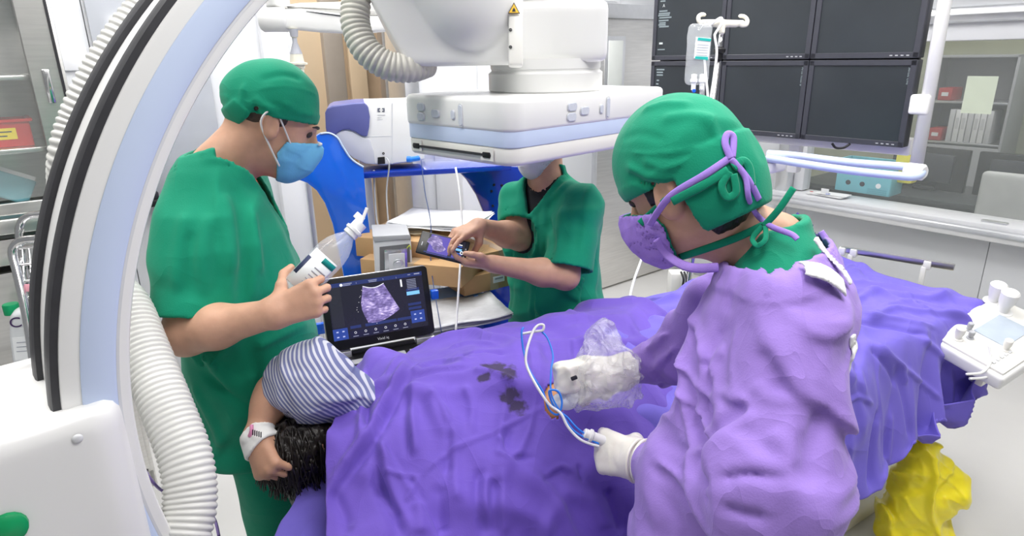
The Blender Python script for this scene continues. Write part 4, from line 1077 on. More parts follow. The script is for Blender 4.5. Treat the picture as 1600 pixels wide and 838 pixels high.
tube('nose_strip', from_l(lm_hc, lm_R, [(-.03, .104, -.012), (0, .113, -.010), (.03, .104, -.012)]), .003, PLASTIC, mk, n=6, world=True)

# ================================================================== person behind the table filming with a phone
BMF = nrm(V3(-.52, -.85, 0)); BMS = np.cross(BMF, UP)           # his right
bm_hip = V3(.165, 2.17, .74); bm_nb = px(853, 268, 2.24)
bm_hc = px(838, 214, 2.20); bm_R = HM(bm_hc, BMF * .80 - UP * .60, UP)
bm_shL = px(908, 318, 2.15); bm_elL = px(884, 432, 2.07); bm_wrL = px(772, 413, 2.0)
bm_shR = px(806, 312, 2.27); bm_elR = px(812, 372, 2.22); bm_wrR = px(748, 354, 2.06)
man2 = thing('person', 'person in green scrubs behind the table filming with a phone', 'person', (bm_hip[0], bm_hip[1], 0))
ax2 = bm_nb - bm_hip; T2 = np.linalg.norm(ax2)
st2 = [(-.02, 0, 0, .19, .145), (.12, 0, 0, .180, .145), (.25, 0, .0, .172, .135), (.36, 0, .0, .180, .130), (.44, 0, -.010, .178, .118), (.50, 0, -.018, .155, .095), (.535, 0, -.012, .100, .078), (.57, 0, -.004, .070, .068), (.62, 0, .004, .064, .064)]
bm_V = lambda p: np.maximum(-((p - bm_nb) @ BMF) - .0, (bm_nb[2] - .13) + 1.8 * np.abs((p - bm_nb) @ BMS) - p[:, 2])
bsl = bm_elL + (bm_shL - bm_elL) * .10
def bm_raw(p):
    d = loft(p, bm_hip, ax2, BMS, st2)
    d = smin(d, cap(p, bm_shL, bsl, .070, .085), .05)
    return smin(d, cap(p, bm_shR, bm_elR, .066, .072), .05)
CR_BM = crease_lines([([(858, 340), (862, 380), (856, 425)], -.016, .013), ([(848, 300), (850, 350), (846, 400)], .009, .012), ([(880, 320), (872, 370), (868, 410)], .010, .014), ([(905, 340), (900, 390), (890, 420)], -.008, .012), ([(812, 300), (808, 370), (805, 430)], .010, .010), ([(822, 320), (820, 400), (815, 470)], -.010, .010), ([(835, 330), (832, 420), (828, 500)], .010, .010), ([(800, 440), (795, 480), (790, 510)], -.008, .010), ([(905, 440), (915, 470), (910, 500)], .012, .014), ([(890, 450), (896, 480), (890, 505)], -.010, .012), ([(860, 450), (865, 490)], .008, .012), ([(780, 400), (782, 450), (778, 500)], .008, .010)], lambda a, b: sphere_trace(bm_raw, a, b))
def bm_top(p):
    d = bm_raw(p)
    ds = near(lambda p: wrinkle(p, .011, 25, BMS + .25 * UP, BMS - .4 * UP, 7, 11) + .006 * folds(p, UP + .5 * BMS, 9, .08, 127, .3) + crease_disp(p, CR_BM), p, d)
    vv = bm_V(p); d = d - .0025 * ((vv > 0) & (vv < .028))
    dt_ = loft(p, bm_hip, ax2, BMS, st2) - .004
    sl = np.where(cap(p, bm_shL, bm_elL, .070, .085) < dt_, plane(p, bsl, (bm_elL - bm_shL) + V3(0, 0, -.10)), -1)
    sl2 = np.where(cap(p, bm_shR, bm_elR, .066, .072) < dt_, plane(p, bm_elR + (bm_shR - bm_elR) * .25, bm_elR - bm_shR + V3(-.05, -.05, 0)), -1)
    top = plane(p, bm_nb + V3(0, 0, .03), UP * .9 - BMF * .25)
    # pocket flaps
    return cloth_shell(d, [sl, sl2, top, -vv, .72 - p[:, 2]], .011, ds)
sdf('scrub_top', bm_top, (-.20, 1.75, .70), (.52, 2.50, 1.42), .0065, GREEN, man2)
def bm_poc(p):
    d = loft(p, bm_hip, ax2, BMS, st2) - wrinkle(p, .011, 25, BMS + .25 * UP, BMS - .4 * UP, 7, 11) - .006 * folds(p, UP + .5 * BMS, 9, .08, 127, .3)
    q = np.stack([(p - bm_hip) @ BMS, (p - bm_hip) @ BMF, p[:, 2]], 1)
    pk = rbx(q, (-.055, .15, .90), (.075, .12, .085), .008)
    pk = np.minimum(pk, rbx(q, (-.075, .15, 1.09), (.055, .10, .055), .008))
    return np.maximum(np.abs(d - .001) - .0045, pk)
sdf('pocket', bm_poc, (-.12, 1.85, .78), (.38, 2.25, 1.18), .0055, GREEN, man2)
def bm_und(p):
    d = loft(p, bm_hip, ax2, BMS, st2) + .013
    vv = np.maximum(-((p - bm_nb) @ BMF), (bm_nb[2] - .065) + 1.0 * np.abs((p - bm_nb) @ BMS) - p[:, 2])
    return cloth_shell(d, [plane(p, bm_nb + V3(0, 0, .025), UP - .2 * BMF), -vv, 1.0 - p[:, 2]], .010)
sdf('undershirt', bm_und, (-.08, 1.95, 1.0), (.34, 2.40, 1.42), .007, mat('black_tshirt', (.012, .012, .015), .85, var=.1), man2)
def bm_trs(p):
    d = None
    for sx in (-1, 1):
        e = cap(p, bm_hip + BMS * sx * .09 + V3(0, 0, .02), V3(bm_hip[0], bm_hip[1], .05) + BMS * sx * .09, .11, .085)
        d = e if d is None else smin(d, e, .03)
    return np.maximum(d - wrinkle(p, .01, 35, UP, BMS, 6, 10), .03 - p[:, 2])
sdf('trousers', bm_trs, (-.12, 1.88, .02), (.46, 2.48, .90), .014, GREEN, man2)
# phone
ph_c = px(692, 387, 1.985); ph_x = nrm(px(731, 397, 1.975) - px(653, 378, 1.995)); ph_n = nrm(-cam_f + UP * .35 - cam_r * .12)
PH = frame(ph_c, ph_x, z=ph_n)
ph = thing('smartphone', 'black smartphone showing a purple ultrasound picture', 'phone', M=PH)
box('phone_body', (0, 0, 0), (.158, .074, .009), BLACKP, ph, bev=.0035, seg=3)
def us_screen_mat(name, cx, cy, sx, sy, es=1.0):
    """ultrasound fan on a dark screen, drawn in the screen's own plane"""
    m = bpy.data.materials.new(name); m.use_nodes = True; nt = m.node_tree; N = nt.nodes.new; L = nt.links.new; b = nt.nodes['Principled BSDF']
    tc = N('ShaderNodeTexCoord'); n = N('ShaderNodeTexNoise'); n.inputs['Scale'].default_value = 16 / sx * .1; n.inputs['Detail'].default_value = 3; L(tc.outputs['Object'], n.inputs[0])
    n2 = N('ShaderNodeTexNoise'); n2.inputs['Scale'].default_value = 70 / sx * .1; n2.inputs['Detail'].default_value = 4
    mp = N('ShaderNodeMapping'); mp.inputs['Scale'].default_value = (.5, 1.4, 1); L(tc.outputs['Object'], mp.inputs[0]); L(mp.outputs[0], n2.inputs[0])
    ad = N('ShaderNodeMath'); ad.operation = 'MULTIPLY'; L(n.outputs[0], ad.inputs[0]); L(n2.outputs[0], ad.inputs[1])
    r = N('ShaderNodeValToRGB'); L(ad.outputs[0], r.inputs[0])
    e = r.color_ramp.elements; e[0].position = .08; e[0].color = (.018, .012, .05, 1); e[1].position = .46; e[1].color = (.78, .66, .95, 1)
    k = e.new(.26); k.color = (.22, .17, .42, 1)
    L(r.outputs[0], b.inputs['Emission Color']); b.inputs['Emission Strength'].default_value = es
    b.inputs['Base Color'].default_value = (.01, .01, .015, 1); b.inputs['Roughness'].default_value = .2
    return m
def lit(name, col, es=1.0): return mat(name, (.01, .01, .015), .25, emit=col, es=es, var=.01)
S_DARK = lit('lit_screen_dark', (.012, .013, .022)); S_NAVY = lit('lit_screen_navy', (.02, .035, .14)); S_BLUE = lit('lit_screen_blue', (.05, .13, .55)); S_SKY = lit('lit_screen_sky', (.22, .55, .95)); S_WHITE = lit('lit_screen_white', (.85, .86, .95)); S_VIO = lit('lit_screen_violet', (.10, .07, .42))
scr = box('phone_screen', (.008, 0, .0047), (.118, .066, .0006), S_DARK, ph, bev=0)
box('screen_bar', (-.018, .0, .0053), (.066, .062, .0004), S_VIO, scr, bev=0)
fan = [(-.028 + .05 * math.cos(a) * .5 - .002, .004 + .034 * math.sin(a) * .75) for a in np.linspace(0, 2 * math.pi, 16, endpoint=False)]
fan = [(x + (.012 if y < 0 else -.004), y) for x, y in fan]
prism('ultrasound_picture', fan, .0005, us_screen_mat('phone_ultrasound', 0, 0, .03, .03, 1.0), scr, M=TR(0, 0, .0056))
for i, (x, y, w_, h_, m_) in enumerate(((.045, .018, .026, .003, S_WHITE), (.045, .012, .026, .003, S_BLUE), (.045, .002, .030, .007, S_SKY), (.046, -.010, .03, .003, S_BLUE), (.048, -.020, .03, .012, S_VIO), (.0, -.028, .11, .004, S_NAVY), (.03, .028, .02, .002, S_WHITE))):
    box('screen_item', (x - .006, y, .0054), (w_, h_, .0005), m_, scr, bev=0)
lathe('shutter_mark', [(.003, .0006), (.0055, .0006), (.0055, 0), (.003, 0), (.003, .0006)], S_WHITE, scr, n=16, M=TR(.056, -.006, .0056))
for y in (.010, .0, -.016): box('phone_key', (.072, y, .0048), (.004, .004, .0004), LGREY, ph, bev=0)
box('earpiece', (-.066, -.004, .0048), (.003, .012, .0004), LGREY, ph, bev=0)
# his hands
hr = Hand(bm_wrR, px(700, 372, 1.97) - bm_wrR, -UP * .95 - cam_f * -.10 , False, [(10, 18, 10), (22, 30, 15), (30, 34, 20), (38, 36, 20)],
          [(.020, .010, .022), (.040, .034, .040), (.056, .062, .034), (.062, .088, .020)], .98)
hl = Hand(bm_wrL, px(705, 408, 1.99) - bm_wrL, UP * .8 + cam_f * .25, True, [(20, 30, 20), (22, 35, 22), (25, 38, 22), (28, 40, 25)],
          [(.018, .006, .020), (.046, .020, .044), (.070, .024, .050), (.094, .026, .046)], .98)
def arm_mesh(sh, el, wr, hand, h=.004, r=(.046, .040, .041, .027)):
    lo, hi = hand.box(); P = np.array([sh, el]); lo = np.minimum(lo, P.min(0) - .07); hi = np.maximum(hi, P.max(0) + .07)
    m = el + (wr - el) * .33
    return mesh_sdf(lambda p: smin(su(.03, cap(p, sh, el, r[0], r[1]), cap(p, el, m, r[1], r[2]), cap(p, m, wr, r[2], r[3])), hand(p), .018), lo, hi, h)
a1 = arm_mesh(bm_shR, bm_elR, bm_wrR, hr); a2 = arm_mesh(bm_shL, bm_elL, bm_wrL, hl)
def bm_headf(p):
    q = to_l(p, bm_hc, bm_R)
    d = smin(head_d(q), cap(p, from_l(bm_hc, bm_R, (0, -.035, -.05)), bm_nb + V3(0, 0, -.03), .056, .064), .035)
    d = smin(d, loft(p, bm_hip, ax2, BMS, st2) + .03, .03)
    return np.maximum(d, .85 - p[:, 2])
a3 = mesh_sdf(bm_headf, (-.10, 1.95, .83), (.40, 2.45, 1.62), .008)
part_mesh('body', [a1, a2, a3], SKIN, man2)
eyes(bm_hc, bm_R, man2)
sdf('scrub_cap', f_cap(bm_hc, bm_R, .030, -.02, .002, 191), bm_hc - .19, bm_hc + .19, .008, GREEN, man2)
def f_wm(p): return f_mask(bm_hc, bm_R, .013)(p)
mk = sdf('face_mask', f_wm, bm_hc - .17, bm_hc + .17, .0042, mat('white_mask', (.72, .74, .78), .7, var=.04, vs=40), man2)
tube('ear_loop', from_l(bm_hc, bm_R, [(-.060, .045, -.03), (-.080, -.01, .02), (-.083, -.03, .0), (-.060, .034, -.086)]), .002, PLASTIC, mk, n=6, world=True)

# ================================================================== doctor in the lilac gown
FF = nrm(V3(-.85, .53, 0)); FS = np.cross(FF, UP)               # his right (away from us)
fd_pel = V3(.372, .895, .90); fd_nb = V3(.428, 1.035, 1.405)
fd_hc = px(1060, 284, 1.07); fd_Hf = nrm(V3(-.78, .63, 0)); fd_R = HM(fd_hc, fd_Hf * .85 - UP * .53, UP)
fd_sh = px(1228, 492, .945); fd_el = px(1204, 790, .875); fd_wr = px(1012, 724, 1.17)
fd_fsh = px(1105, 470, 1.24); fd_fel = px(1060, 556, 1.33); fd_fwr = px(988, 574, 1.335)
doc = thing('person', 'person in lilac surgical gown and green cap bending over the patient', 'person', (fd_pel[0], fd_pel[1], 0))
ax3 = fd_nb - fd_pel; A3 = nrm(ax3)
st3 = [(-.70, 0, .05, .215, .215), (-.35, 0, .04, .195, .185), (-.1, 0, .015, .180, .160), (.0, 0, .01, .176, .150), (.15, 0, .0, .168, .142), (.30, 0, -.016, .165, .135), (.40, 0, -.030, .155, .118), (.455, 0, -.034, .138, .102), (.50, 0, -.026, .108, .088), (.54, 0, -.012, .084, .078), (.60, 0, .002, .076, .074)]
def fd_raw(p):
    d = loft(p, fd_pel, ax3, FS, st3, 2.2)
    m = fd_el + (fd_wr - fd_el) * .5
    d = smin(d, su(.05, cap(p, fd_sh, fd_el + (fd_sh - fd_el) * .25, .070, .076), cap(p, fd_el + (fd_sh - fd_el) * .25, fd_el + UP * .01, .076, .072), cap(p, fd_el + UP * .01, m, .074, .062), cap(p, m, fd_wr + (m - fd_wr) * .15, .062, .043)), .028)
    d = smin(d, su(.04, cap(p, fd_fsh, fd_fel, .062, .060), cap(p, fd_fel, fd_fwr, .058, .036)), .04)
    return d
CR_FD = []
def fd_disp(p):
    w1 = .018 * folds(p, UP + .5 * FF, 6.5, .12, 205, .28)
    w2 = .014 * folds(p, FF * .8 - UP * .6, 11, .09, 215, .26)
    w3 = .010 * folds(p, UP - .4 * FF, 21, .06, 225, .28)
    el = np.exp(-((np.linalg.norm(p - fd_el.astype(np.float32), axis=1) / .15) ** 2))
    fe = np.exp(-((np.linalg.norm(p - ((fd_fel + fd_fwr) / 2).astype(np.float32), axis=1) / .09) ** 2))
    sl = .013 * folds(p, fd_wr - fd_el, 16, .06, 235, .3) * el + .014 * folds(p, V3(.5, .1, -.6), 22, .05, 245, .25) * fe
    return w1 + w2 + w3 + sl + crease_disp(p, CR_FD)
def fd_d(p):
    d = fd_raw(p); return d - near(fd_disp, p, d)
def fd_gown(p):
    d = fd_raw(p); ds = near(fd_disp, p, d)
    # round neck opening, seam of the sleeve
    top = plane(p, fd_nb + V3(0, 0, -.018), UP * .93 + FF * .22)
    t = top
    an = np.arctan2((p - fd_nb.astype(np.float32)) @ FS.astype(np.float32), (p - fd_nb.astype(np.float32)) @ FF.astype(np.float32))
    d = d - .0035 * smoothstep(-.035, -.028, t) - .0012 * np.sin(an * 30) * smoothstep(-.06, -.01, t) * (an < -0.5)
    back = np.maximum(np.abs((p - fd_nb) @ FS - .01) - (.028 + .10 * np.clip(p[:, 2] - 1.25, 0, .2)), (p - fd_nb) @ FF + .03); back = np.maximum(back, 1.25 - p[:, 2])
    c1 = np.where(np.linalg.norm(p - fd_wr.astype(np.float32), axis=1) < .09, plane(p, fd_wr + (fd_wr - fd_el) * .01, fd_wr - fd_el), -1)
    c2 = np.where(np.linalg.norm(p - fd_fwr.astype(np.float32), axis=1) < .06, plane(p, fd_fwr, fd_fwr - fd_fel), -1)
    return cloth_shell(d, [top, .22 - p[:, 2], c1, c2], .0095, ds)
LIL = LILAC.copy(); LIL.name = 'lilac_gown_printed'
add_stain(LIL, [(sphere_trace(fd_raw, 1040, 612), .026), (sphere_trace(fd_raw, 1048, 630), .020)], (.50, .10, .30), 90, (.52, .60))
C2 = lambda *a: [(960 + x / 1.829, 380 + y / 1.829) for x, y in a]
CR_FD += crease_lines([
    (C2((350, 240), (338, 320), (342, 400), (360, 460)), .006, .006), (C2((300, 250), (275, 300), (270, 360)), -.010, .009), (C2((315, 300), (290, 340), (300, 400)), .009, .009), (C2((380, 465), (330, 500), (280, 560), (235, 620)), -.020, .013), (C2((400, 480), (350, 520), (300, 580), (265, 630)), .013, .012), (C2((330, 520), (250, 590), (205, 625)), .009, .008),
    (C2((225, 640), (265, 680), (300, 690)), -.014, .010), (C2((280, 650), (400, 635), (500, 650)), .011, .010), (C2((290, 675), (400, 660), (490, 675)), -.011, .009), (C2((350, 690), (450, 720), (520, 700)), .010, .010), (C2((260, 720), (360, 760), (440, 780)), -.010, .010), (C2((270, 700), (370, 740), (460, 755)), .008, .009),
    (C2((592, 470), (565, 550), (548, 620), (540, 710)), -.014, .016), (C2((520, 280), (545, 380), (552, 480), (540, 560)), .006, .006), (C2((110, 640), (170, 700), (235, 760)), -.011, .009), (C2((120, 620), (185, 680), (255, 730)), .010, .009), (C2((100, 700), (150, 770), (200, 830)), .009, .010), (C2((60, 740), (66, 838)), -.009, .008), (C2((85, 735), (95, 838)), .009, .008), (C2((140, 760), (150, 838)), -.008, .008),
    (C2((60, 320), (120, 280), (190, 210)), .012, .007), (C2((75, 345), (140, 295), (200, 235)), -.012, .007), (C2((95, 375), (150, 320), (205, 262)), .010, .007), (C2((120, 390), (112, 470), (105, 550)), .009, .008), (C2((190, 300), (200, 400), (182, 500), (222, 600)), -.011, .009), (C2((165, 330), (175, 420), (160, 520)), .008, .008), (C2((240, 300), (250, 400), (245, 500)), .010, .010), (C2((225, 440), (232, 520), (270, 560)), -.009, .009),
    (C2((390, 190), (450, 170), (520, 205)), .006, .009), (C2((400, 400), (440, 440), (500, 450)), .008, .010), (C2((430, 300), (470, 380), (480, 460)), -.006, .012), (C2((600, 250), (590, 330), (560, 420)), .009, .012), (C2((300, 420), (340, 450), (390, 455)), .009, .008), (C2((310, 440), (340, 468), (380, 475)), -.009, .007), (C2((440, 540), (490, 590), (520, 640)), .007, .012), (C2((280, 110), (260, 200), (230, 280)), .007, .008), (C2((330, 120), (320, 200)), -.006, .008), (C2((130, 560), (190, 590), (230, 600)), -.010, .008), (C2((110, 530), (170, 565), (240, 575)), .010, .008)],
    lambda a, b: sphere_trace(fd_raw, a, b))
sdf('gown', fd_gown, (.10, .60, .58), (.72, 1.34, 1.44), .0052, LIL, doc)
def fd_low(p): return np.maximum(np.maximum(fd_d(p), p[:, 2] - .60), .22 - p[:, 2])
sdf('gown_skirt', fd_low, (.05, .55, .20), (.72, 1.25, .64), .012, LIL, doc)
def patch(name, c, x, z, sx, sz, m, h=.0035, off=.003):
    fr = frame(c, x, z=z); R = np.array([[fr[j][i] for j in range(3)] for i in range(3)])
    def fn(p): return np.maximum(np.abs(fd_d(p) - off) - .003, rbx(p, c, (sx, sz, .05), .002, R))
    e = max(sx, sz) + .03
    return sdf(name, fn, c - e, c + e, h, m, doc)
TAPE = mat('white_tape', (.80, .80, .81), .6, var=.02, vs=40)
patch('white_tape', sphere_trace(fd_raw, 1282, 438), cam_r + cam_u * -.35, -cam_f + .6 * UP, .036, .017, TAPE)
patch('white_tape', sphere_trace(fd_raw, 1297, 408), cam_r * .3 + cam_u * -1, -cam_f + .5 * UP + cam_r * .4, .040, .0075, TAPE)
patch('white_tape', sphere_trace(fd_raw, 1312, 555), cam_u - .12 * cam_r, -cam_f + cam_r, .030, .014, TAPE)
# collar of the green scrubs and its frilly edge at the nape
def fd_scr(p):
    d = loft(p, fd_pel, ax3, FS, st3, 2.2) + .006
    return cloth_shell(d + .012, [plane(p, fd_nb + V3(0, 0, .022), UP * .95 + FF * .28), 1.27 - p[:, 2]], .011)
sdf('scrub_top', fd_scr, (.25, .85, 1.16), (.62, 1.25, 1.46), .0055, GREEN, doc)
# legs
def fd_leg(p):
    d = None
    for sx in (-1, 1):
        e = cap(p, fd_pel + FS * sx * .09 + V3(0, 0, -.08), V3(fd_pel[0], fd_pel[1], .05) + FS * sx * .10 + FF * .03, .10, .075)
        d = e if d is None else smin(d, e, .03)
    return np.maximum(d, .02 - p[:, 2])
sdf('trousers', fd_leg, (.1, .6, .01), (.66, 1.2, .95), .014, GREEN, doc)
# head and neck
def fd_headf(p):
    q = to_l(p, fd_hc, fd_R)
    d = smin(head_d(q, 1.25), cap(p, from_l(fd_hc, fd_R, (0, -.018, -.060)), fd_nb + V3(0, 0, -.025) + FF * .01, .056, .064), .04)
    d = smin(d, loft(p, fd_pel, ax3, FS, st3, 2.2) + .035, .03)
    return np.maximum(d, 1.0 - p[:, 2])
b3 = mesh_sdf(fd_headf, (.12, .82, .98), (.62, 1.28, 1.66), .0048)
b4 = mesh_sdf(lambda p: su(.03, cap(p, fd_sh, fd_el, .045, .042), cap(p, fd_el, fd_wr, .042, .028)), np.minimum(fd_sh, np.minimum(fd_el, fd_wr)) - .06, np.maximum(fd_sh, np.maximum(fd_el, fd_wr)) + .06, .01)
b5 = mesh_sdf(lambda p: su(.03, cap(p, fd_fsh, fd_fel, .042, .04), cap(p, fd_fel, fd_fwr, .04, .027)), np.minimum(fd_fsh, fd_fwr) - .08, np.maximum(fd_fsh, fd_fwr) + .08, .01)
part_mesh('body', [b3, b4, b5], SKIN, doc)
eyes(fd_hc, fd_R, doc)
def fd_hair(p):
    q = to_l(p, fd_hc, fd_R)
    d = ell(q, (0, -.022, .000), (.0785, .1005, .122)) - .002 * ridged(q * np.array([1, 1, .25], np.float32), 160, 3)
    nap = np.maximum(-.118 - q[:, 2] + .012 * noise(q, 90, 8), q[:, 1] + .035)          # nape
    sb = np.maximum(np.maximum(np.abs(q[:, 1] - .020) - .012, -.020 - q[:, 2]), -.2)
    return np.maximum(d, np.minimum(nap, sb))
sdf('hair', fd_hair, fd_hc - .17, fd_hc + .17, .0042, HAIR, doc)
def fd_flap(q, d):
    dd = ell(q, (0, -.022, -.005), (.090, .112, .150)) - .004 * folds(q, V3(0, 1, .3), 18, .04, 297, .3)
    return np.maximum(np.abs(dd) - .0045, rbx(q, (-.01, -.088, -.034), (.10, .050, .060), .006))
fcap = sdf('surgical_cap', f_cap(fd_hc, fd_R,   .008, -.004, .011, 291, fd_flap, rows=[([(957, 238), (1010, 240), (1060, 238), (1110, 226), (1145, 215)], .0035, .0035), ([(965, 205), (1000, 195), (1030, 205)], .007, .007), ([(970, 215), (1000, 208), (1035, 218)], -.006, .006), ([(1000, 170), (1040, 158), (1080, 160)], .005, .009), ([(1030, 185), (1080, 178), (1120, 190)], .005, .010), ([(975, 260), (1010, 275), (1060, 280)], .006, .008), ([(980, 272), (1015, 288), (1060, 294)], -.006, .007), ([(1100, 180), (1118, 205), (1128, 230)], .006, .007), ([(1060, 260), (1100, 255), (1130, 240)], -.005, .008), ([(1000, 250), (1040, 262), (1085, 250)], .005, .008)]), fd_hc - .20, fd_hc + .20, .0042, GREEN, doc)
# cap ties
def fd_all(p):
    return np.minimum(np.minimum(fd_headf(p), np.minimum(ell(to_l(p, fd_hc, fd_R), (0, -.016, .040), (.098, .118, .104)), np.maximum(ell(to_l(p, fd_hc, fd_R), (0, -.022, -.005), (.092, .114, .152)), rbx(to_l(p, fd_hc, fd_R), (-.01, -.088, -.034), (.10, .050, .060), .006)))), fd_raw(p))
fm_ = f_mask(fd_hc, fd_R, .018)
def place_on(u, v, lift=.006):
    h = sphere_trace(lambda p: np.minimum(fd_all(p), fm_(p)), u, v)
    if (h - cam_c) @ cam_f > 1.16: h = px(u, v, 1.02)
    return h - nrm(h - cam_c) * lift
def rib(name, pts, r, m, parent, flat=.25):
    P = np.array([place_on(*a) if len(a) == 2 else a for a in pts]); P = catmull(P, 8); nvec = -cam_f
    v, f = tube_np(P, r, 8, False, flat, nvec); return link(name, mesh_np(name, v, f), m, parent, True)
Q = lambda a: from_l(fd_hc, fd_R, a)
rib('tie', [(1050, 315), (1095, 292), (1138, 266)], .0070, GREEN, fcap)
rib('tie', [(1140, 268), (1128, 290), (1136, 308), (1150, 300), (1146, 272)], .006, GREEN, fcap)
rib('tie', [(1146, 262), (1160, 252), (1170, 262), (1174, 290)], .007, GREEN, fcap)
# double masks
mk1 = sdf('green_mask', f_mask(fd_hc, fd_R, .012), fd_hc - .17, fd_hc + .17, .004, GREEN, doc)
rib('tie', [(1000, 350), (1020, 332), (1042, 312)], .0065, GREEN, mk1)
rib('tie', [(1062, 402), (1100, 390), (1150, 372), (1193, 352)], .0062, GREEN, mk1)
rib('tie', [(1193, 352), (1176, 372), (1184, 384), (1196, 374), (1196, 354)], .0045, GREEN, mk1)
e0 = place_on(1193, 354)
rib('tie', [e0, e0 + cam_r * .02 + cam_u * .026 - cam_f * .01, e0 + cam_r * .040 + cam_u * .058 - cam_f * .015], .0055, GREEN, mk1)
mk2 = sdf('lilac_mask', f_mask(fd_hc, fd_R, .018), fd_hc - .18, fd_hc + .18, .0042, LILAC2, doc)
rib('tie', [(1015, 352), (1030, 328), (1052, 303), (1100, 274), (1142, 246)], .0056, LILAC2, mk2, .35)
rib('tie', [(1142, 248), (1133, 224), (1137, 210), (1146, 216), (1144, 246)], .0055, LILAC2, mk2, .5)
rib('tie', [(1142, 248), (1158, 266), (1174, 288), (1186, 312)], .0050, LILAC2, mk2, .5)
rib('tie', [(1142, 248), (1164, 276), (1170, 310), (1182, 335), (1205, 354), (1236, 366), (1246, 374)], .0046, LILAC2, mk2, .6)
rib('tie', [(1026, 374), (1044, 400), (1078, 418), (1122, 418)], .0075, LILAC2, mk2, .35)
# frill of the gown neck tapes at the nape
fr_pts = [px(1236 + 60 * t, 338 + 62 * t ** 1.3 + 4 * math.sin(t * 26), 1.10 - .03 * t) for t in np.linspace(0, 1, 26)]
tube('neck_frill', fr_pts, [.007 + .003 * math.sin(k * 1.9) for k in range(26)], mat('navy_frill', (.03, .02, .14), .8, var=.3, vs=90), doc, n=8, sm=0, world=True)
rib('neck_tape', [px(1282, 362, 1.07), px(1296, 384, 1.065), px(1302, 410, 1.06)], .006, LILAC2, doc, .4)
# gloves
gl1 = Hand(px(1004, 722, 1.185), px(935, 703, 1.255) - px(1004, 722, 1.185), cam_f + UP * -.25, True, [(42, 62, 30), (58, 78, 40), (64, 82, 45), (68, 82, 45)],
           [(.016, .012, .020), (.040, .030, .034), (.072, .040, .026), (.098, .044, .016)], 1.03, fat=1.12)
lo, hi = gl1.box(.03)
cuffa, cuffb = px(1018, 726, 1.165), px(992, 719, 1.19)
def f_gl1(p): return su(.02, gl1(p), cap(p, cuffa, gl1.W, .040, .034)) - .0012 * folds(p, gl1.d, 40, .02, 305, .4)
g1 = sdf('glove', f_gl1, np.minimum(lo, cuffa - .06), np.maximum(hi, cuffa + .06), .0036, GLOVE, doc)
cd_ = nrm(cuffb - cuffa)
for k, rr in ((.10, .0425), (.45, .0405), (.8, .0385)):
    c = cuffa + (cuffb - cuffa) * k
    an = np.linspace(0, 2 * np.pi, 28, endpoint=False); xx = nrm(np.cross(cd_, UP)); yy = np.cross(cd_, xx)
    tube('cuff_fold', [c + rr * (math.cos(t) * xx + math.sin(t) * yy) for t in an], .0032, GLOVE, g1, n=6, sm=0, closed=True, world=True)
# the other glove, closed over a sheathed probe
gw = px(978, 578, 1.33)
gl2 = Hand(gw, px(905, 588, 1.30) - gw, cam_f * .6 - UP * .75, False, [(55, 60, 35), (58, 64, 35), (60, 66, 38), (62, 68, 40)],
           [(.016, .014, .018), (.044, .036, .026), (.074, .048, .018), (.096, .056, .008)], 1.02, fat=1.12)
lo, hi = gl2.box(.03)
gc = px(902, 594, 1.30)
def f_gl2(p):
    d = smin(gl2(p), rbx(p, px(897, 588, 1.298), (.040, .030, .034), .014, np.array([nrm(cam_r + .1 * cam_u), nrm(cam_u - .1 * cam_r), -cam_f])), .02)
    d = smin(d, cap(p, gw + nrm(gw - gc) * .03, gw, .034, .032), .02)
    return d - .0045 * folds(p, cam_r * .8 + cam_u, 30, .03, 315, .4) - .003 * folds(p, cam_u - .4 * cam_r, 45, .03, 325, .4)
g2 = sdf('glove', f_gl2, lo - .03, hi + .04, .0036, GLOVE, doc)

# ================================================================== patient
pt = thing('person', 'patient with black hair and striped shirt lying under the drape', 'person', tuple(tp(.1, 0, .86)))
pa_hc = px(480, 690, 1.40); pa_R = HM(pa_hc, tn * .75 - UP * .55 - ta * .2, -ta * .9 + UP * .15 - cam_u * .45)
pa_sh = px(484, 592, 1.37)
def pa_torso(p):
    d = su(.06, ell(p, tp(.52, .05, .89), (.30, .30, .075)), ell(p, tp(.75, .03, .88), (.18, .18, .07)))
    for w_ in (-.08, .10):
        d = smin(d, cap(p, tp(.8, w_, .865), tp(1.35, w_, .862), .045, .038), .05); d = smin(d, cap(p, tp(1.35, w_, .862), tp(1.72, w_, .855), .038, .026), .03)
        d = smin(d, cap(p, tp(1.72, w_, .855), tp(1.76, w_, .858), .026, .018), .03)
    h = smin(head_d(to_l(p, pa_hc, pa_R) / .86) * .86, cap(p, pa_hc + ta * .05, tp(.28, .08, .92), .050, .06), .03)
    return smin(d, h, .03)
pa_el = px(430, 612, 1.365); pa_wr = px(399, 682, 1.315)
ph_ = Hand(pa_wr, px(413, 722, 1.285) - pa_wr, cam_f * .9 + cam_r * .35, False, [(66, 80, 35), (70, 82, 36), (72, 84, 38), (75, 84, 40)], [(.018, .012, .018), (.040, .030, .030), (.062, .045, .022), (.080, .052, .012)], .92)
c1 = mesh_sdf(pa_torso, tp(.0, 0, .8) - V3(.25, .25, .1), tp(1.85, 0, 1.1) + V3(.15, .25, .1), .014)
c2 = arm_mesh(pa_sh, pa_el, pa_wr, ph_, .0042, (.042, .034, .030, .0235))
part_mesh('body', [c1, c2], SKIN2, pt)
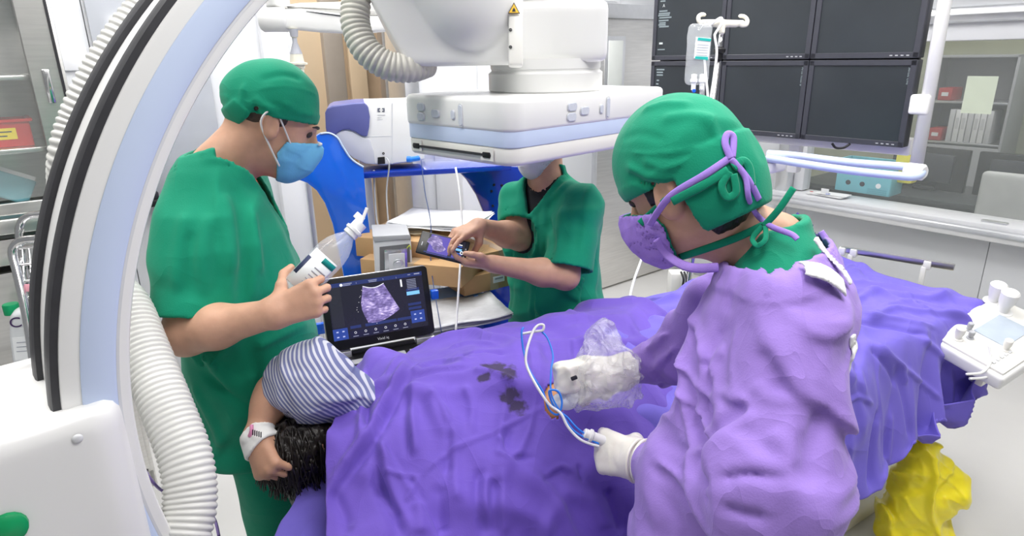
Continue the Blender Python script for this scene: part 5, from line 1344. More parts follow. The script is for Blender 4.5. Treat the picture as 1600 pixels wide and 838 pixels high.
# bandage and wrist band
bx = nrm(px(413, 722, 1.285) - pa_wr)
def f_band(p): return np.maximum(np.abs(np.minimum(ph_(p), cap(p, pa_el, pa_wr, .030, .0240)) - .003) - .0035, np.abs((p - pa_wr) @ bx - .012) - .026 + .010 * np.abs((p - pa_wr) @ cam_r) / .03)
bn = sdf('bandage', f_band, pa_wr - .09, pa_wr + .09, .003, mat('white_bandage', (.82, .82, .80), .8, var=.03, vs=60), pt)
for k in range(5):
    box('barcode_bar', None, (.0022, .0008, .011), INK, bn, bev=0, M=frame(px(395 + k * 3.2, 676 + k * .9, 1.270), cam_r, z=cam_u), world=True)
tube('pink_band', [px(393, 664, 1.287), px(393, 673, 1.284), px(390, 682, 1.287)], .004, mat('pink_band', (.80, .30, .50), .6), bn, n=6, world=True)
# hair
def pa_hair(p):
    q = to_l(p, pa_hc, pa_R)
    a = px(452, 664, 1.335); b = px(480, 740, 1.375)
    d = su(.03, ell(q, (0, -.016, .034), (.071, .085, .078)), ell(p, px(480, 728, 1.41), (.045, .045, .045)))
    d = d - .007 * ridged(np.stack([(p - pa_hc) @ nrm(cam_r + cam_u * .4), ((p - pa_hc) @ nrm(cam_u - .4 * cam_r)) * .28, (p - pa_hc) @ cam_f], 1).astype(np.float32), 75, 12) - .004 * ridged(p, 45, 13)
    # keep the face clear
    return smax(d, -ell(q, (0, .095, -.02), (.09, .056, .09)), .01)
hh = sdf('hair', pa_hair, pa_hc - .2, pa_hc + .2, .0042, HAIR, pt)
random.seed(4)
for k in range(70):
    u0 = random.uniform(418, 500); v0 = random.uniform(638, 720)
    L = random.uniform(25, 60); sx = random.uniform(-.35, .35)
    d0 = 1.262 + abs(u0 - 465) * .0010 + abs(v0 - 690) * .0006 + random.uniform(0, .03)
    tube('hair_lock', [px(u0, v0, d0), px(u0 + sx * L * .5, v0 + L * .5, d0 + .002), px(u0 + sx * L * .6 + random.uniform(-6, 6), v0 + L, d0 + .022)], [.0022] * 4 + [.002] * 4 + [.0018] * 4 + [.0014] * 4 + [.0006], HAIR, hh, n=5, world=True) if False else None
def locks():
    parts = []
    for k in range(260):
        # start on the scalp ellipsoid and fall along it
        a = random.uniform(0, 2 * math.pi); e = random.uniform(-.2, 1.35)
        st = np.array([math.cos(a) * math.cos(e), math.sin(a) * math.cos(e), math.sin(e)])
        if st[1] > .45: continue
        pts = []
        q = st * np.array([.072, .086, .079]) + np.array([0, -.016, .034]); w0 = from_l(pa_hc, pa_R, q)
        dirv = nrm(-cam_u * .8 + cam_r * random.uniform(-.4, .5) + UP * -.3)
        for i in range(7):
            pts.append(w0.copy()); w0 = w0 + dirv * .011
            q = to_l(w0[None].astype(np.float32), pa_hc, pa_R)[0] - np.array([0, -.016, .034]); s_ = np.linalg.norm(q / np.array([.073, .087, .080]))
            if s_ < 1.0 or i < 3: q = q / s_ * 1.005; w0 = from_l(pa_hc, pa_R, q + np.array([0, -.016, .034]))
        parts.append(tube_np(np.array(pts), np.linspace(.0030, .0008, 7), 4))
    return join_np(parts)
v, f = locks(); link('hair_locks', mesh_np('hair_locks', v, f), HAIR, hh, True)['kind'] = 'stuff'
# striped shirt over the raised shoulder
STR = bpy.data.materials.new('striped_cotton'); STR.use_nodes = True
def stripes():
    nt = STR.node_tree; N = nt.nodes.new; L = nt.links.new; b = nt.nodes['Principled BSDF']; b.inputs['Roughness'].default_value = .8
    tc = N('ShaderNodeTexCoord'); n = N('ShaderNodeTexNoise'); n.inputs['Scale'].default_value = 6; L(tc.outputs['Object'], n.inputs[0])
    ad = N('ShaderNodeVectorMath'); ad.operation = 'MULTIPLY_ADD'; ad.inputs[1].default_value = (.03, .03, .03); L(n.outputs['Color'], ad.inputs[0]); L(tc.outputs['Object'], ad.inputs[2])
    dt_ = N('ShaderNodeVectorMath'); dt_.operation = 'DOT_PRODUCT'; L(ad.outputs[0], dt_.inputs[0]); dt_.inputs[1].default_value = tuple(nrm(V3(.86, .20, .47)) * (2 * math.pi / .0082))
    w_ = N('ShaderNodeMath'); w_.operation = 'SINE'; L(dt_.outputs['Value'], w_.inputs[0])
    r = N('ShaderNodeValToRGB'); L(w_.outputs[0], r.inputs[0]); el = r.color_ramp.elements; el[0].position = .0; el[0].color = (.16, .18, .36, 1); el[1].position = .35; el[1].color = (.62, .63, .70, 1)
    L(r.outputs[0], b.inputs['Base Color'])
stripes()
def pa_shirt(p):
    d = su(.04, ell(p, px(486, 598, 1.36), (.075, .085, .080)), cap(p, px(478, 588, 1.36), px(427, 626, 1.36), .066, .044), cap(p, px(490, 592, 1.37), px(545, 622, 1.42), .072, .07))
    d = d - .008 * folds(p, cam_r + cam_u * .3, 15, .06, 401, .3) - .008 * folds(p, cam_u + .6 * cam_r, 20, .05, 411, .3) - .003 * folds(p, cam_u, 40, .03, 421, .3)
    cut = np.where((p - pa_el) @ cam_r < .06, plane(p, px(420, 638, 1.355), pa_wr - pa_el - cam_r * .02), -1)
    return cloth_shell(d, [cut], .009)
sdf('striped_shirt', pa_shirt, pa_sh - V3(.20, .22, .18), pa_sh + V3(.28, .26, .16), .0045, STR, pt)
# skin showing through the drape opening, painted with iodine
IOD = mat('iodine_skin', (.62, .27, .10), .38, var=.25, vs=40, bump=.05, bs=200)
sn = SITE_N
Rn = np.array([cam_r, np.cross(sn, cam_r), sn]); Rn[1] = nrm(Rn[1]); Rn[0] = np.cross(Rn[1], sn)
sdf('flank_skin', lambda p: ell(p, SITE - sn * .034, (.050, .060, .030), Rn) - .001 * noise(p, 60, 2), SITE - .12, SITE + .12, .005, IOD, pt)

# ------------------------------------------------------------------ things at the puncture site
def on(u, v, d): return px(u, v, d)
pr = thing('ultrasound_probe', 'white sheathed ultrasound probe tip pressed on the iodine-stained skin', 'probe', tuple(px(880, 625, 1.285)))
sdf('probe_head', lambda p: su(.012, cap(p, px(872, 628, 1.30), px(890, 628, 1.30), .014, .014), cap(p, px(884, 625, 1.297), px(905, 600, 1.30), .018, .020)) - .0012 * noise(p, 90, 4), px(880, 620, 1.30) - .06, px(890, 610, 1.30) + .06, .003, mat('white_gel_cover', (.82, .85, .86), .25, var=.03, vs=60), pr)
box('probe_mark', None, (.013, .006, .008), INK, pr, bev=.002, M=frame(px(897, 591, 1.253), cam_r + .4 * cam_u, z=cam_u), world=True)
# clear plastic sleeve bunched round the hand
def f_film(p):
    d = su(.05, ell(p, px(945, 588, 1.325), (.075, .060, .062)), cap(p, px(950, 575, 1.33), px(938, 530, 1.35), .050, .036), cap(p, px(940, 595, 1.31), px(905, 612, 1.295), .045, .028))
    return d - .010 * folds(p, cam_r + .5 * cam_u, 26, .05, 431, .4) - .008 * folds(p, cam_u - cam_r, 34, .04, 441, .5) - .004 * folds(p, cam_u, 70, .02, 451, .5)
fl = sdf('plastic_sleeve', f_film, px(940, 575, 1.33) - .15, px(940, 575, 1.33) + .15, .004, FILM); tag(fl, 'crumpled clear plastic sleeve wrapped round the gloved hand', 'sleeve')
WIRE_B = mat('blue_wire', (.03, .22, .80), .35, var=.03); WIRE_W = mat('white_wire', (.80, .80, .82), .35, var=.02)
wb = tube('guide_wire', [on(934, 690, 1.235), on(905, 672, 1.235), on(886, 652, 1.245), on(866, 636, 1.25), on(858, 612, 1.245), on(872, 612, 1.245), on(878, 630, 1.245), on(872, 648, 1.245), on(858, 640, 1.26), on(848, 612, 1.27), on(828, 580, 1.28), on(818, 548, 1.30), on(815, 520, 1.31), on(818, 512, 1.315)], .0022, WIRE_B, n=6)
tag(wb, 'thin blue guide wire looping from the gloved hand to the patient', 'wire')
wb2 = tube('guide_wire', [on(936, 694, 1.23), on(900, 676, 1.232), on(880, 650, 1.242), on(862, 618, 1.25), on(861, 580, 1.27), on(864, 556, 1.29), on(856, 530, 1.31), on(846, 518, 1.315)], .0020, WIRE_B, n=6)
tag(wb2, 'thin blue guide wire rising to the top of the white loop', 'wire')
ww_ = tube('catheter', [on(936, 698, 1.228), on(908, 688, 1.228), on(888, 668, 1.235), on(876, 646, 1.24), on(858, 632, 1.25), on(840, 606, 1.26), on(823, 572, 1.28), on(823, 548, 1.29), on(832, 520, 1.305), on(840, 509, 1.31), on(849, 508, 1.31), on(848, 516, 1.31), on(838, 518, 1.312), on(815, 522, 1.315)], .0028, WIRE_W, n=7)
tag(ww_, 'white catheter tube curling in a loop above the drape', 'tube')
nd = thing('needle_holder', 'white plastic needle hub pinched between gloved thumb and finger', 'needle holder', tuple(px(925, 684, 1.24)))
for nm, a, b, r_ in (('hub', px(912, 677, 1.236), px(950, 692, 1.24), .010), ('hub_collar', px(920, 680, 1.236), px(926, 682, 1.237), .0125)):
    ax = b - a; L = np.linalg.norm(ax)
    lathe(nm, [(.0001, 0), (r_ * .8, 0), (r_, .002), (r_, L - .002), (r_ * .8, L), (.0001, L)], PLASTIC, nd, n=18, M=frame(a, np.cross(ax, UP), z=ax), world=True)

# ================================================================== furniture and instruments
class Face:
    """a plane in the scene (origin o, horizontal axis x, facing n) used to lay out outlines"""
    def __init__(self, o, x, tilt=0.0):
        self.o = np.asarray(o, float); self.x = nrm(x); n = np.cross(self.x, UP)
        self.n = nrm(n * math.cos(tilt) + UP * math.sin(tilt)); self.y = np.cross(self.n, self.x)
        self.M = Matrix(((self.x[0], self.y[0], self.n[0], self.o[0]), (self.x[1], self.y[1], self.n[1], self.o[1]), (self.x[2], self.y[2], self.n[2], self.o[2]), (0, 0, 0, 1)))
    def l(self, u, v):
        p = hit(u, v, self.o, self.n) - self.o; return (p @ self.x, p @ self.y)
    def prism(self, name, uv, th, m, parent, bev=.003, z=0.0, seg=2):
        pts = [self.l(*a) for a in uv]
        A = sum(pts[i][0] * pts[(i + 1) % len(pts)][1] - pts[(i + 1) % len(pts)][0] * pts[i][1] for i in range(len(pts)))
        if A < 0: pts = pts[::-1]
        return prism(name, pts, th, m, parent, bev=bev, seg=seg, M=self.M @ TR(0, 0, z - th), world=True)
    def at(self, x, y, z=0): return self.M @ TR(x, y, z)

# ------------------------------------------------------------------ blue cart
CX = nrm(V3(.974, .226, 0))
cart = thing('blue_cart', 'glossy blue equipment cart with curved side panels and shelves', 'cart', (-.36, 2.5, 0))
FL = Face(px(570, 300, 2.42), nrm(V3(.93, .37, 0)))
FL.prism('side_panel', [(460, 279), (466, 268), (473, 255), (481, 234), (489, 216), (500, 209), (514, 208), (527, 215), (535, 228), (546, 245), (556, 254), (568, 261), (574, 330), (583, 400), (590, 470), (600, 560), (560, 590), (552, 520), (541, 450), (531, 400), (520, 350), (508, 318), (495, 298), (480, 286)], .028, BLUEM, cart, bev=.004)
tube('edge_trim', [hit(u, v, FL.o + FL.n * .001, FL.n) for u, v in ((500, 209), (514, 208), (527, 215), (535, 228), (546, 245), (556, 254), (568, 261))], .0035, mat('pale_edge_trim', (.55, .68, .92), .3), cart, n=6, sm=4, world=True)
FRp = Face(px(760, 300, 2.75), nrm(V3(.93, .37, 0)))
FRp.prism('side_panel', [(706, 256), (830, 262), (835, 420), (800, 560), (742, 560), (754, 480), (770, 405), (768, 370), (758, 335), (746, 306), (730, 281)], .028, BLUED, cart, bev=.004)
for i, (u, v) in enumerate(((772, 289), (784, 290), (768, 299), (770, 322), (783, 330), (763, 455), (768, 470))):
    p = hit(u, v, FRp.o + FRp.n * .001, FRp.n); lathe('bolt', [(.0001, .003), (.005, .002), (.006, 0)], BLACKP, cart, n=10, M=frame(p, FRp.x, z=FRp.n), world=True)
s1a, s1b = px(560, 262, 2.50), px(800, 262, 2.62)
SH = frame((s1a + s1b) / 2 + V3(0, 0, -.012), CX, z=UP)
def cbox(name, c, size, m, parent=cart, bev=.004, rz=0):
    return box(name, None, size, m, parent, bev=bev, M=SH @ TR(*c, rz=rz), world=True)
ZS1 = SH.translation.z + .012
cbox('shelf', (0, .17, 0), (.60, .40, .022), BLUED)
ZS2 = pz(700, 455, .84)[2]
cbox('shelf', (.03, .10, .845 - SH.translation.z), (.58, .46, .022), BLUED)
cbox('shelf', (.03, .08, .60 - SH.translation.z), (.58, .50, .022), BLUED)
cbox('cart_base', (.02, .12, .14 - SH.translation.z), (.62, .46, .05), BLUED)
for sx in (-.28, .30):
    for sy in (-.05, .30):
        w_ = lathe('caster', [(.0001, -.018), (.045, -.018), (.05, -.010), (.05, .010), (.045, .018), (.0001, .018)], BLACKR, cart, n=20, M=SH @ TR(sx, sy, .05 - SH.translation.z, rx=math.pi / 2), world=True)
        cbox('caster_fork', (sx, sy, .085 - SH.translation.z), (.03, .05, .06), ALU, bev=.004)
cbox('back_post', (-.27, .36, .7 - SH.translation.z), (.03, .03, 1.1), LGREY, bev=.004)

# ------------------------------------------------------------------ imaging unit on the top shelf
FD_ = Face(px(575, 215, 2.47), CX)
dv = thing('printer_unit', 'white and slate-purple medical unit standing on the blue cart', 'medical unit', tuple(px(575, 258, 2.6)))
PURP = mat('slate_purple_plastic', (.115, .125, .34), .35, var=.03, vs=20)
GRAD = mat('silver_grey_plastic', (.56, .57, .62), .32, var=.03, vs=10)
FD_.prism('unit_body', [(545, 163), (556, 161), (660, 158), (664, 250), (640, 254), (600, 259), (572, 256), (540, 240), (520, 215), (518, 190)], .27, PLASTIC, dv, bev=.008, seg=3)
FD_.prism('grey_side', [(521, 212), (527, 206), (540, 203), (552, 206), (566, 214), (578, 217), (584, 235), (586, 257), (572, 256), (552, 247), (534, 232)], .26, GRAD, dv, bev=.005, z=.006)
FD_.prism('purple_cover', [(508, 176), (511, 169), (519, 165), (552, 161), (570, 160), (575, 166), (578, 182), (577, 198), (574, 213), (566, 213), (555, 206), (546, 202), (535, 203), (527, 208), (521, 214), (512, 213), (509, 200)], .26, PURP, dv, bev=.006, z=.012, seg=3)
for nm, uv in (('logo_mark', [(590, 169), (594, 169), (594, 171), (592, 171), (592, 173), (594, 173), (594, 175), (590, 175)]), ('logo_mark', [(601, 169), (597, 169), (597, 171), (599, 171), (599, 173), (597, 173), (597, 175), (601, 175)])):
    FD_.prism(nm, uv, .002, mat('logo_grey', (.12, .13, .18), .5), dv, bev=0, z=.0015)
for v0, w_ in ((179, 12), (183, 6), (186, 8)): FD_.prism('print_line', [(590, v0), (590 + w_, v0), (590 + w_, v0 + 1), (590, v0 + 1)], .002, LGREY, dv, bev=0, z=.0015)
FD_.prism('panel_seam', [(574, 213), (612, 212), (612, 213), (574, 214)], .003, LGREY, dv, bev=0, z=.0012)
FD_.prism('panel_seam', [(612, 160), (613.5, 160), (613.5, 256), (612, 256)], .003, LGREY, dv, bev=0, z=.0012)
FD_.prism('power_socket', [(590, 246), (601, 245), (602, 256), (590, 257)], .01, BLACKP, dv, bev=.002, z=.004)
p0 = FD_.l(599, 240); lathe('port', [(.002, .002), (.0045, .002), (.005, 0)], BLACKP, dv, n=12, M=FD_.at(*p0), world=True)
tube('blue_plug', [px(636, 249, 2.45), px(643, 249, 2.45), px(656, 247, 2.46)], [.012] * 8 + [.010] * 8 + [.006], mat('bright_blue_plastic', (.01, .18, .75), .3, var=.03), dv, n=12, world=True)
tube('cable', [px(604, 247, 2.45), px(607, 252, 2.43), px(608, 262, 2.43), px(604, 300, 2.46), px(607, 350, 2.46), px(612, 400, 2.46)], .003, GREYP, dv, n=6, world=True)

# ------------------------------------------------------------------ monitor box, cartons and papers on the middle shelf
Z2 = .856
FB = Face(hit(617, 395, px(617, 395, 2.28), -cam_f), CX)
gb = thing('pump_unit', 'grey metal medical pump with round dial on the cart shelf', 'pump', tuple(FB.o + V3(0, 0, -.1)))
FB.prism('pump_body', [(584, 376), (642, 372), (646, 440), (587, 446)], .16, LGREY, gb, bev=.006)
FB.prism('pump_lid', [(582, 369), (640, 366), (643, 374), (584, 378)], .17, GREYP, gb, bev=.004, z=.004)
FB.prism('front_recess', [(593, 386), (640, 381), (642, 442), (594, 444)], .004, mat('recess_grey', (.14, .14, .15), .4), gb, bev=.001, z=.002)
FB.prism('chrome_plate', [(600, 390), (636, 387), (637, 441), (601, 443)], .010, CHROME, gb, bev=.002, z=.010)
FB.prism('dial_plate', [(607, 396), (632, 394), (633, 420), (608, 421)], .006, LGREY, gb, bev=.001, z=.013)
lathe('dial', [(.0001, .006), (.010, .006), (.011, .004), (.016, .004), (.018, .0025), (.0185, 0)], ALU, gb, n=24, M=FB.at(*FB.l(622, 411), .013), world=True)
tube('yellow_lead', [hit(636, 388, FB.o + FB.n * .012, FB.n), hit(640, 384, FB.o + FB.n * .02, FB.n), hit(642, 390, FB.o + FB.n * .015, FB.n)], .002, mat('yellow_green_wire', (.55, .65, .05), .4), gb, n=5, world=True)
def carton(name, label, u, v, d, size, rz, grp='cardboard cartons on the cart'):
    c = px(u, v, d); t = thing(name, label, 'carton', tuple(c - V3(0, 0, size[2] / 2)), rz, group=grp)
    b = box('carton_body', (0, 0, size[2] / 2), size, CARD, t, bev=.002)
    box('tape', (0.0, 0, size[2] / 2), (.035, size[1] + .001, size[2] + .001), mat('packing_tape', (.48, .36, .24), .25, var=.05), t, bev=0)
    return t, size
AX = math.atan2(CX[1], CX[0])
c1_, s_ = carton('cardboard_carton', 'long low cardboard carton beneath the papers on the cart', 645, 375, 2.50, (.34, .28, .075), AX - .55)
c2_, s2 = carton('cardboard_carton', 'wide cardboard carton beneath the phone on the cart shelf', 668, 408, 2.44, (.40, .30, .075), AX - .55)
c3_, s3 = carton('cardboard_carton', 'cardboard carton with white label beside the green scrub top', 758, 390, 2.55, (.22, .26, .058), AX + .35)
c4_, s4 = carton('cardboard_carton', 'lowest cardboard carton behind the forearm of the filming person', 745, 425, 2.52, (.26, .26, .070), AX + .35)
for t_, s_, x in ((c3_, s3, .06), (c4_, s4, .02)):
    l_ = box('label', (x, -s_[1] / 2 - .001, s_[2] * .55), (.05, .002, .025), PAPER, t_, bev=0)
    box('print_line', (x, -s_[1] / 2 - .0022, s_[2] * .60), (.036, .001, .006), PRINT, t_, bev=0)
def sheaf(name, label, c, size, rz, m, n=5, cat='papers', curl=.02, seed=0):
    t = thing(name, label, cat, tuple(c), rz); rg = np.random.default_rng(seed)
    for k in range(n):
        g = 12; xs, ys = np.meshgrid(np.linspace(-.5, .5, g), np.linspace(-.5, .5, g), indexing='ij')
        z = .004 * k + curl * (np.clip(np.abs(xs * 2) - .6, 0, 1) ** 2) * rg.uniform(.2, 1.2) + .003 * np.sin(xs * 9 + k) * np.cos(ys * 7)
        v = np.stack([xs * size[0] + rg.uniform(-.012, .012), ys * size[1] + rg.uniform(-.012, .012), z], -1).reshape(-1, 3)
        i = np.arange(g - 1)[:, None] * g; j = np.arange(g - 1)[None]
        f = np.stack([i + j, i + j + 1, i + g + j + 1, i + g + j], -1).reshape(-1, 4)
        o = link('sheet', mesh_np('sheet', v, f), m, t); o.modifiers.new('t', 'SOLIDIFY').thickness = .0012
    return t
c = px(690, 345, 2.50); sheaf('paper_folder', 'clear plastic folder with white papers lying on the cartons', c, (.34, .26), AX - .5, PAPER, 4, 'papers', .045, 1)
c = px(648, 362, 2.45); sheaf('paper_slip', 'crumpled white paper sheet at the front of the cartons', c, (.14, .10), AX - .4, mat('cream_paper', (.74, .68, .52), .7, var=.04), 2, 'papers', .04, 2)
c = px(722, 492, 2.28); sheaf('sterile_pouches', 'stack of silver-white plastic pouches on the lower cart shelf', c, (.30, .24), AX + .15, mat('silvery_film', (.70, .71, .74), .22, var=.06, vs=30, bump=.5, bs=40), 7, 'pouches', .03, 3)
c = px(700, 462, 2.42); sheaf('blue_pouch', 'light blue plastic pouch on the lower shelf behind the laptop', c, (.22, .16), AX + .3, mat('light_blue_film', (.25, .46, .85), .4, var=.05), 2, 'pouches', .03, 4)
# caster of a trolley further back
ct = thing('trolley_caster', 'grey rubber caster of a trolley standing behind the cart', 'wheel', tuple(pz(746, 458, 0)))
lathe('tyre', [(.035, -.018), (.065, -.018), (.072, -.010), (.072, .010), (.065, .018), (.035, .018), (.035, -.018)], BLACKR, ct, n=28, M=frame(pz(746, 458, 0) + V3(0, 0, .072), V3(0, 0, 1), z=V3(.9, -.4, 0)), world=True)
lathe('hub', [(.0001, -.02), (.034, -.02), (.036, -.016), (.036, .016), (.034, .02), (.0001, .02)], LGREY, ct, n=24, M=frame(pz(746, 458, 0) + V3(0, 0, .072), V3(0, 0, 1), z=V3(.9, -.4, 0)), world=True)
box('fork', None, (.06, .05, .16), LGREY, ct, bev=.01, M=TR(*(pz(746, 458, 0) + V3(-.04, .03, .13))), world=True)
box('brake', None, (.08, .05, .03), GREYP, ct, bev=.006, M=TR(*(pz(746, 458, 0) + V3(.0, .0, .17))), world=True)

# ------------------------------------------------------------------ laptop-style ultrasound machine
LX = nrm(V3(.92, .39, 0)); FLp = Face(px(590, 490, 1.98), LX, .27)
lap = thing('ultrasound_laptop', 'black portable ultrasound machine with open screen showing a scan', 'ultrasound machine', tuple(px(600, 550, 2.0)))
TL, TRc, BR, BL = (501, 437), (662, 417), (682, 524), (512, 547)
a = np.array([FLp.l(*q) for q in (TL, TRc, BR, BL)])
x0, x1, y0, y1 = a[:, 0].min() + .003, a[:, 0].max() - .003, a[2:, 1].mean(), a[:2, 1].mean()
W_, H_ = x1 - x0, y1 - y0; LMx = FLp.at((x0 + x1) / 2, (y0 + y1) / 2)
def rrect(w, h, r, n=5):
    pts = []
    for cx, cy, a0 in ((w / 2 - r, h / 2 - r, 0), (-w / 2 + r, h / 2 - r, 90), (-w / 2 + r, -h / 2 + r, 180), (w / 2 - r, -h / 2 + r, 270)):
        for k in range(n):
            t = math.radians(a0 + k * 90 / (n - 1)); pts.append((cx + r * math.cos(t), cy + r * math.sin(t)))
    return pts
lid = prism('screen_lid', rrect(W_, H_, .012), .018, BLACKP, lap, bev=.002, M=LMx @ TR(0, 0, -.018), world=True)
prism('lid_rim', rrect(W_ + .004, H_ + .004, .014), .010, ALU, lid, bev=.002, M=LMx @ TR(0, 0, -.022), world=True)
sw, sh_ = W_ * .885, H_ * .80
def sb(name, x, y, w, h, m, z=.0012, th=.0008):      # x,y in 0..1 of the screen, y from the top
    return box(name, None, (w * sw, h * sh_, th), m, lid, bev=0, M=LMx @ TR((x - .5) * sw, .028 * H_ + (.5 - y) * sh_, z), world=True)
sb('screen', .5, .5, 1, 1, S_DARK, .0006)
sb('title_bar', .5, .035, 1, .07, S_NAVY)
sb('side_shade', .07, .42, .12, .7, lit('lit_screen_grey', (.02, .022, .03)))
fan = []
for t in np.linspace(0, 1, 8): fan.append((.36 + .22 * t, .125 + .05 * math.sin(t * math.pi)))
for t in np.linspace(0, 1, 6)[1:]: fan.append((.58 + .135 * t, .125 + .49 * t))
for t in np.linspace(0, 1, 9)[1:]: fan.append((.715 - .345 * t, .615 + .115 * math.sin(t * math.pi * .75) + .07 * t))
for t in np.linspace(0, 1, 6)[1:-1]: fan.append((.37 - .05 * math.sin(t * 3.1), .76 - .60 * t))
prism('ultrasound_scan', [((x - .5) * sw, .028 * H_ + (.5 - y) * sh_) for x, y in fan][::-1], .0008, us_screen_mat('laptop_ultrasound', 0, 0, .05, .05, 1.15), lid, M=LMx @ TR(0, 0, .0012), world=True)
arcp = [((.36 + .22 * t - .5) * sw, .028 * H_ + (.5 - (.115 + .05 * math.sin(t * math.pi))) * sh_, .0022) for t in np.linspace(0, 1, 10)]
tube('scan_arc', arcp, .0012, S_WHITE, lid, n=5, sm=0, world=True, M=LMx)
lathe('maker_mark', [(.0001, .0008), (.0045, .0008), (.0045, 0)], S_WHITE, lid, n=16, M=LMx @ TR((.145 - .5) * sw, .028 * H_ + .458 * sh_, .0014), world=True)
for x, y, w, h in ((.21, .03, .09, .014), (.20, .055, .08, .012), (.47, .03, .09, .012), (.47, .055, .08, .012), (.86, .03, .03, .012), (.945, .03, .06, .02), (.30, .04, .003, .03), (.58, .04, .003, .03), (.72, .05, .003, .03)):
    sb('screen_text', x, y, w, h, lit('lit_screen_text', (.30, .32, .45)), .0019)
sb('grey_scale_bar', .765, .16, .018, .13, S_WHITE, .0019)
for k in range(7): sb('screen_text', .875, .12 + k * .028, .10, .010, lit('lit_screen_text', (.30, .32, .45)), .0016)
for y, m_, h in ((.30, S_NAVY, .045), (.365, S_SKY, .065), (.565, S_NAVY, .045), (.64, S_NAVY, .045)): sb('screen_button', .88, y, .14, h, m_, .0016)
sb('menu_block', .90, .80, .15, .22, lit('lit_screen_blue2', (.025, .06, .30)), .0014); sb('menu_block', .075, .89, .15, .20, lit('lit_screen_blue2', (.025, .06, .30)), .0014)
for x, y, w in ((.235, .80, .11), (.50, .80, .33), (.755, .80, .16)): sb('slider', x, y, w, .05, S_NAVY, .0014)
sb('icon_strip', .49, .925, .64, .12, lit('lit_screen_strip', (.010, .012, .035)), .0014)
for k in range(6):
    lathe('icon', [(.0026, .0006), (.0036, .0006), (.0036, 0), (.0026, 0), (.0026, .0006)], S_WHITE, lid, n=14, M=LMx @ TR((.225 + k * .105 - .5) * sw, .028 * H_ - .40 * sh_, .0020), world=True)
    sb('screen_text', .225 + k * .105, .962, .055, .010, lit('lit_screen_text', (.30, .32, .45)), .0019)
for bx_, by_ in ((.90, .80), (.075, .89)):
    for i in (-1, 1):
        for j in (-1, 1): sb('icon_mark', bx_ + i * .03, by_ + j * .045, .022, .022, lit('lit_screen_icon', (.45, .5, .8)), .0020)
for x, y in ((.315, .30), (.325, .28), (.30, .385), (.275, .47), (.27, .51), (.345, .18), (.28, .55), (.455, .80)): sb('scan_tick', x, y, .006, .008, S_WHITE, .0016)
text('brand_text', 'Vivid iq', .012, PAPER, lid, LMx @ TR(0, -H_ * .455, .0012), .0002, True, 'CENTER')
# keyboard base
hg = np.array((LMx @ Vector((0, -H_ / 2 - .012, -.012)))[:])
BMx = frame(hg, LX, z=UP)
bs = box('keyboard_base', None, (W_ + .004, .25, .026), BLACKP, lap, bev=.006, M=BMx @ TR(0, -.118, -.022), world=True)
for sx in (-1, 1): box('hinge_block', None, (.060, .030, .022), ALU, lap, bev=.003, M=BMx @ TR(sx * (W_ / 2 - .035), -.004, -.002), world=True)
box('hinge_bar', None, (W_ * .6, .02, .014), BLACKP, lap, bev=.004, M=BMx @ TR(0, 0, -.004), world=True)
for k in range(4): box('key_pad', None, (.05, .03, .003), GREYP, bs, bev=.001, M=BMx @ TR(-.10 + k * .065, -.06, -.0085), world=True)
# its trolley
lt = thing('laptop_trolley', 'slim trolley with blue handles carrying the ultrasound laptop', 'trolley', (hg[0], hg[1], 0), math.atan2(LX[1], LX[0]))
zt = hg[2] - .040
box('tray', (.03, .03, zt), (.46, .34, .02), LGREY, lt, bev=.006); box('column', (.03, .03, zt / 2), (.07, .09, zt - .06), LGREY, lt, bev=.01); box('foot', (.03, .03, .05), (.45, .40, .05), GREYP, lt, bev=.015)
box('blue_clip', None, (.028, .02, .035), BLUEM, lt, bev=.004, M=frame(px(501, 513, 1.97), LX, z=UP), world=True); box('blue_clip', None, (.024, .02, .03), BLUEM, lt, bev=.004, M=frame(px(679, 460, 2.02), LX, z=UP), world=True)
tube('cable', [px(500, 520, 1.98), px(490, 535, 1.95), px(495, 548, 1.90), px(512, 552, 1.88)], .004, GREYP, lt, n=8, world=True)
tube('cable', [px(672, 552, 1.86), px(685, 540, 1.85), px(702, 532, 1.86), px(720, 534, 1.88), px(740, 525, 1.9)], .0035, PLASTIC, lt, n=8, world=True)
# hanging lines in front of the cart
for nm, lab, pts, r_, m_ in (('drip_line', 'white drip tube hanging beside the phone in front of the cart', [px(712, 262, 2.30), px(718, 300, 2.28), px(722, 350, 2.26), px(720, 400, 2.22), px(712, 520, 2.1)], .004, WIRE_W),
                       ('blue_lead', 'thin dark blue lead hanging from the blue plug', [px(658, 250, 2.45), px(664, 300, 2.40), px(673, 350, 2.36), px(674, 420, 2.30), px(690, 520, 2.1)], .0018, mat('navy_wire', (.03, .06, .18), .4)),
                       ('power_lead', 'grey power lead hanging behind the blue side panel', [px(584, 266, 2.52), px(586, 310, 2.52), px(590, 350, 2.50), px(600, 372, 2.48)], .004, GREYP)):
    o = tube(nm, pts, r_, m_, n=7); tag(o, lab, 'cable')

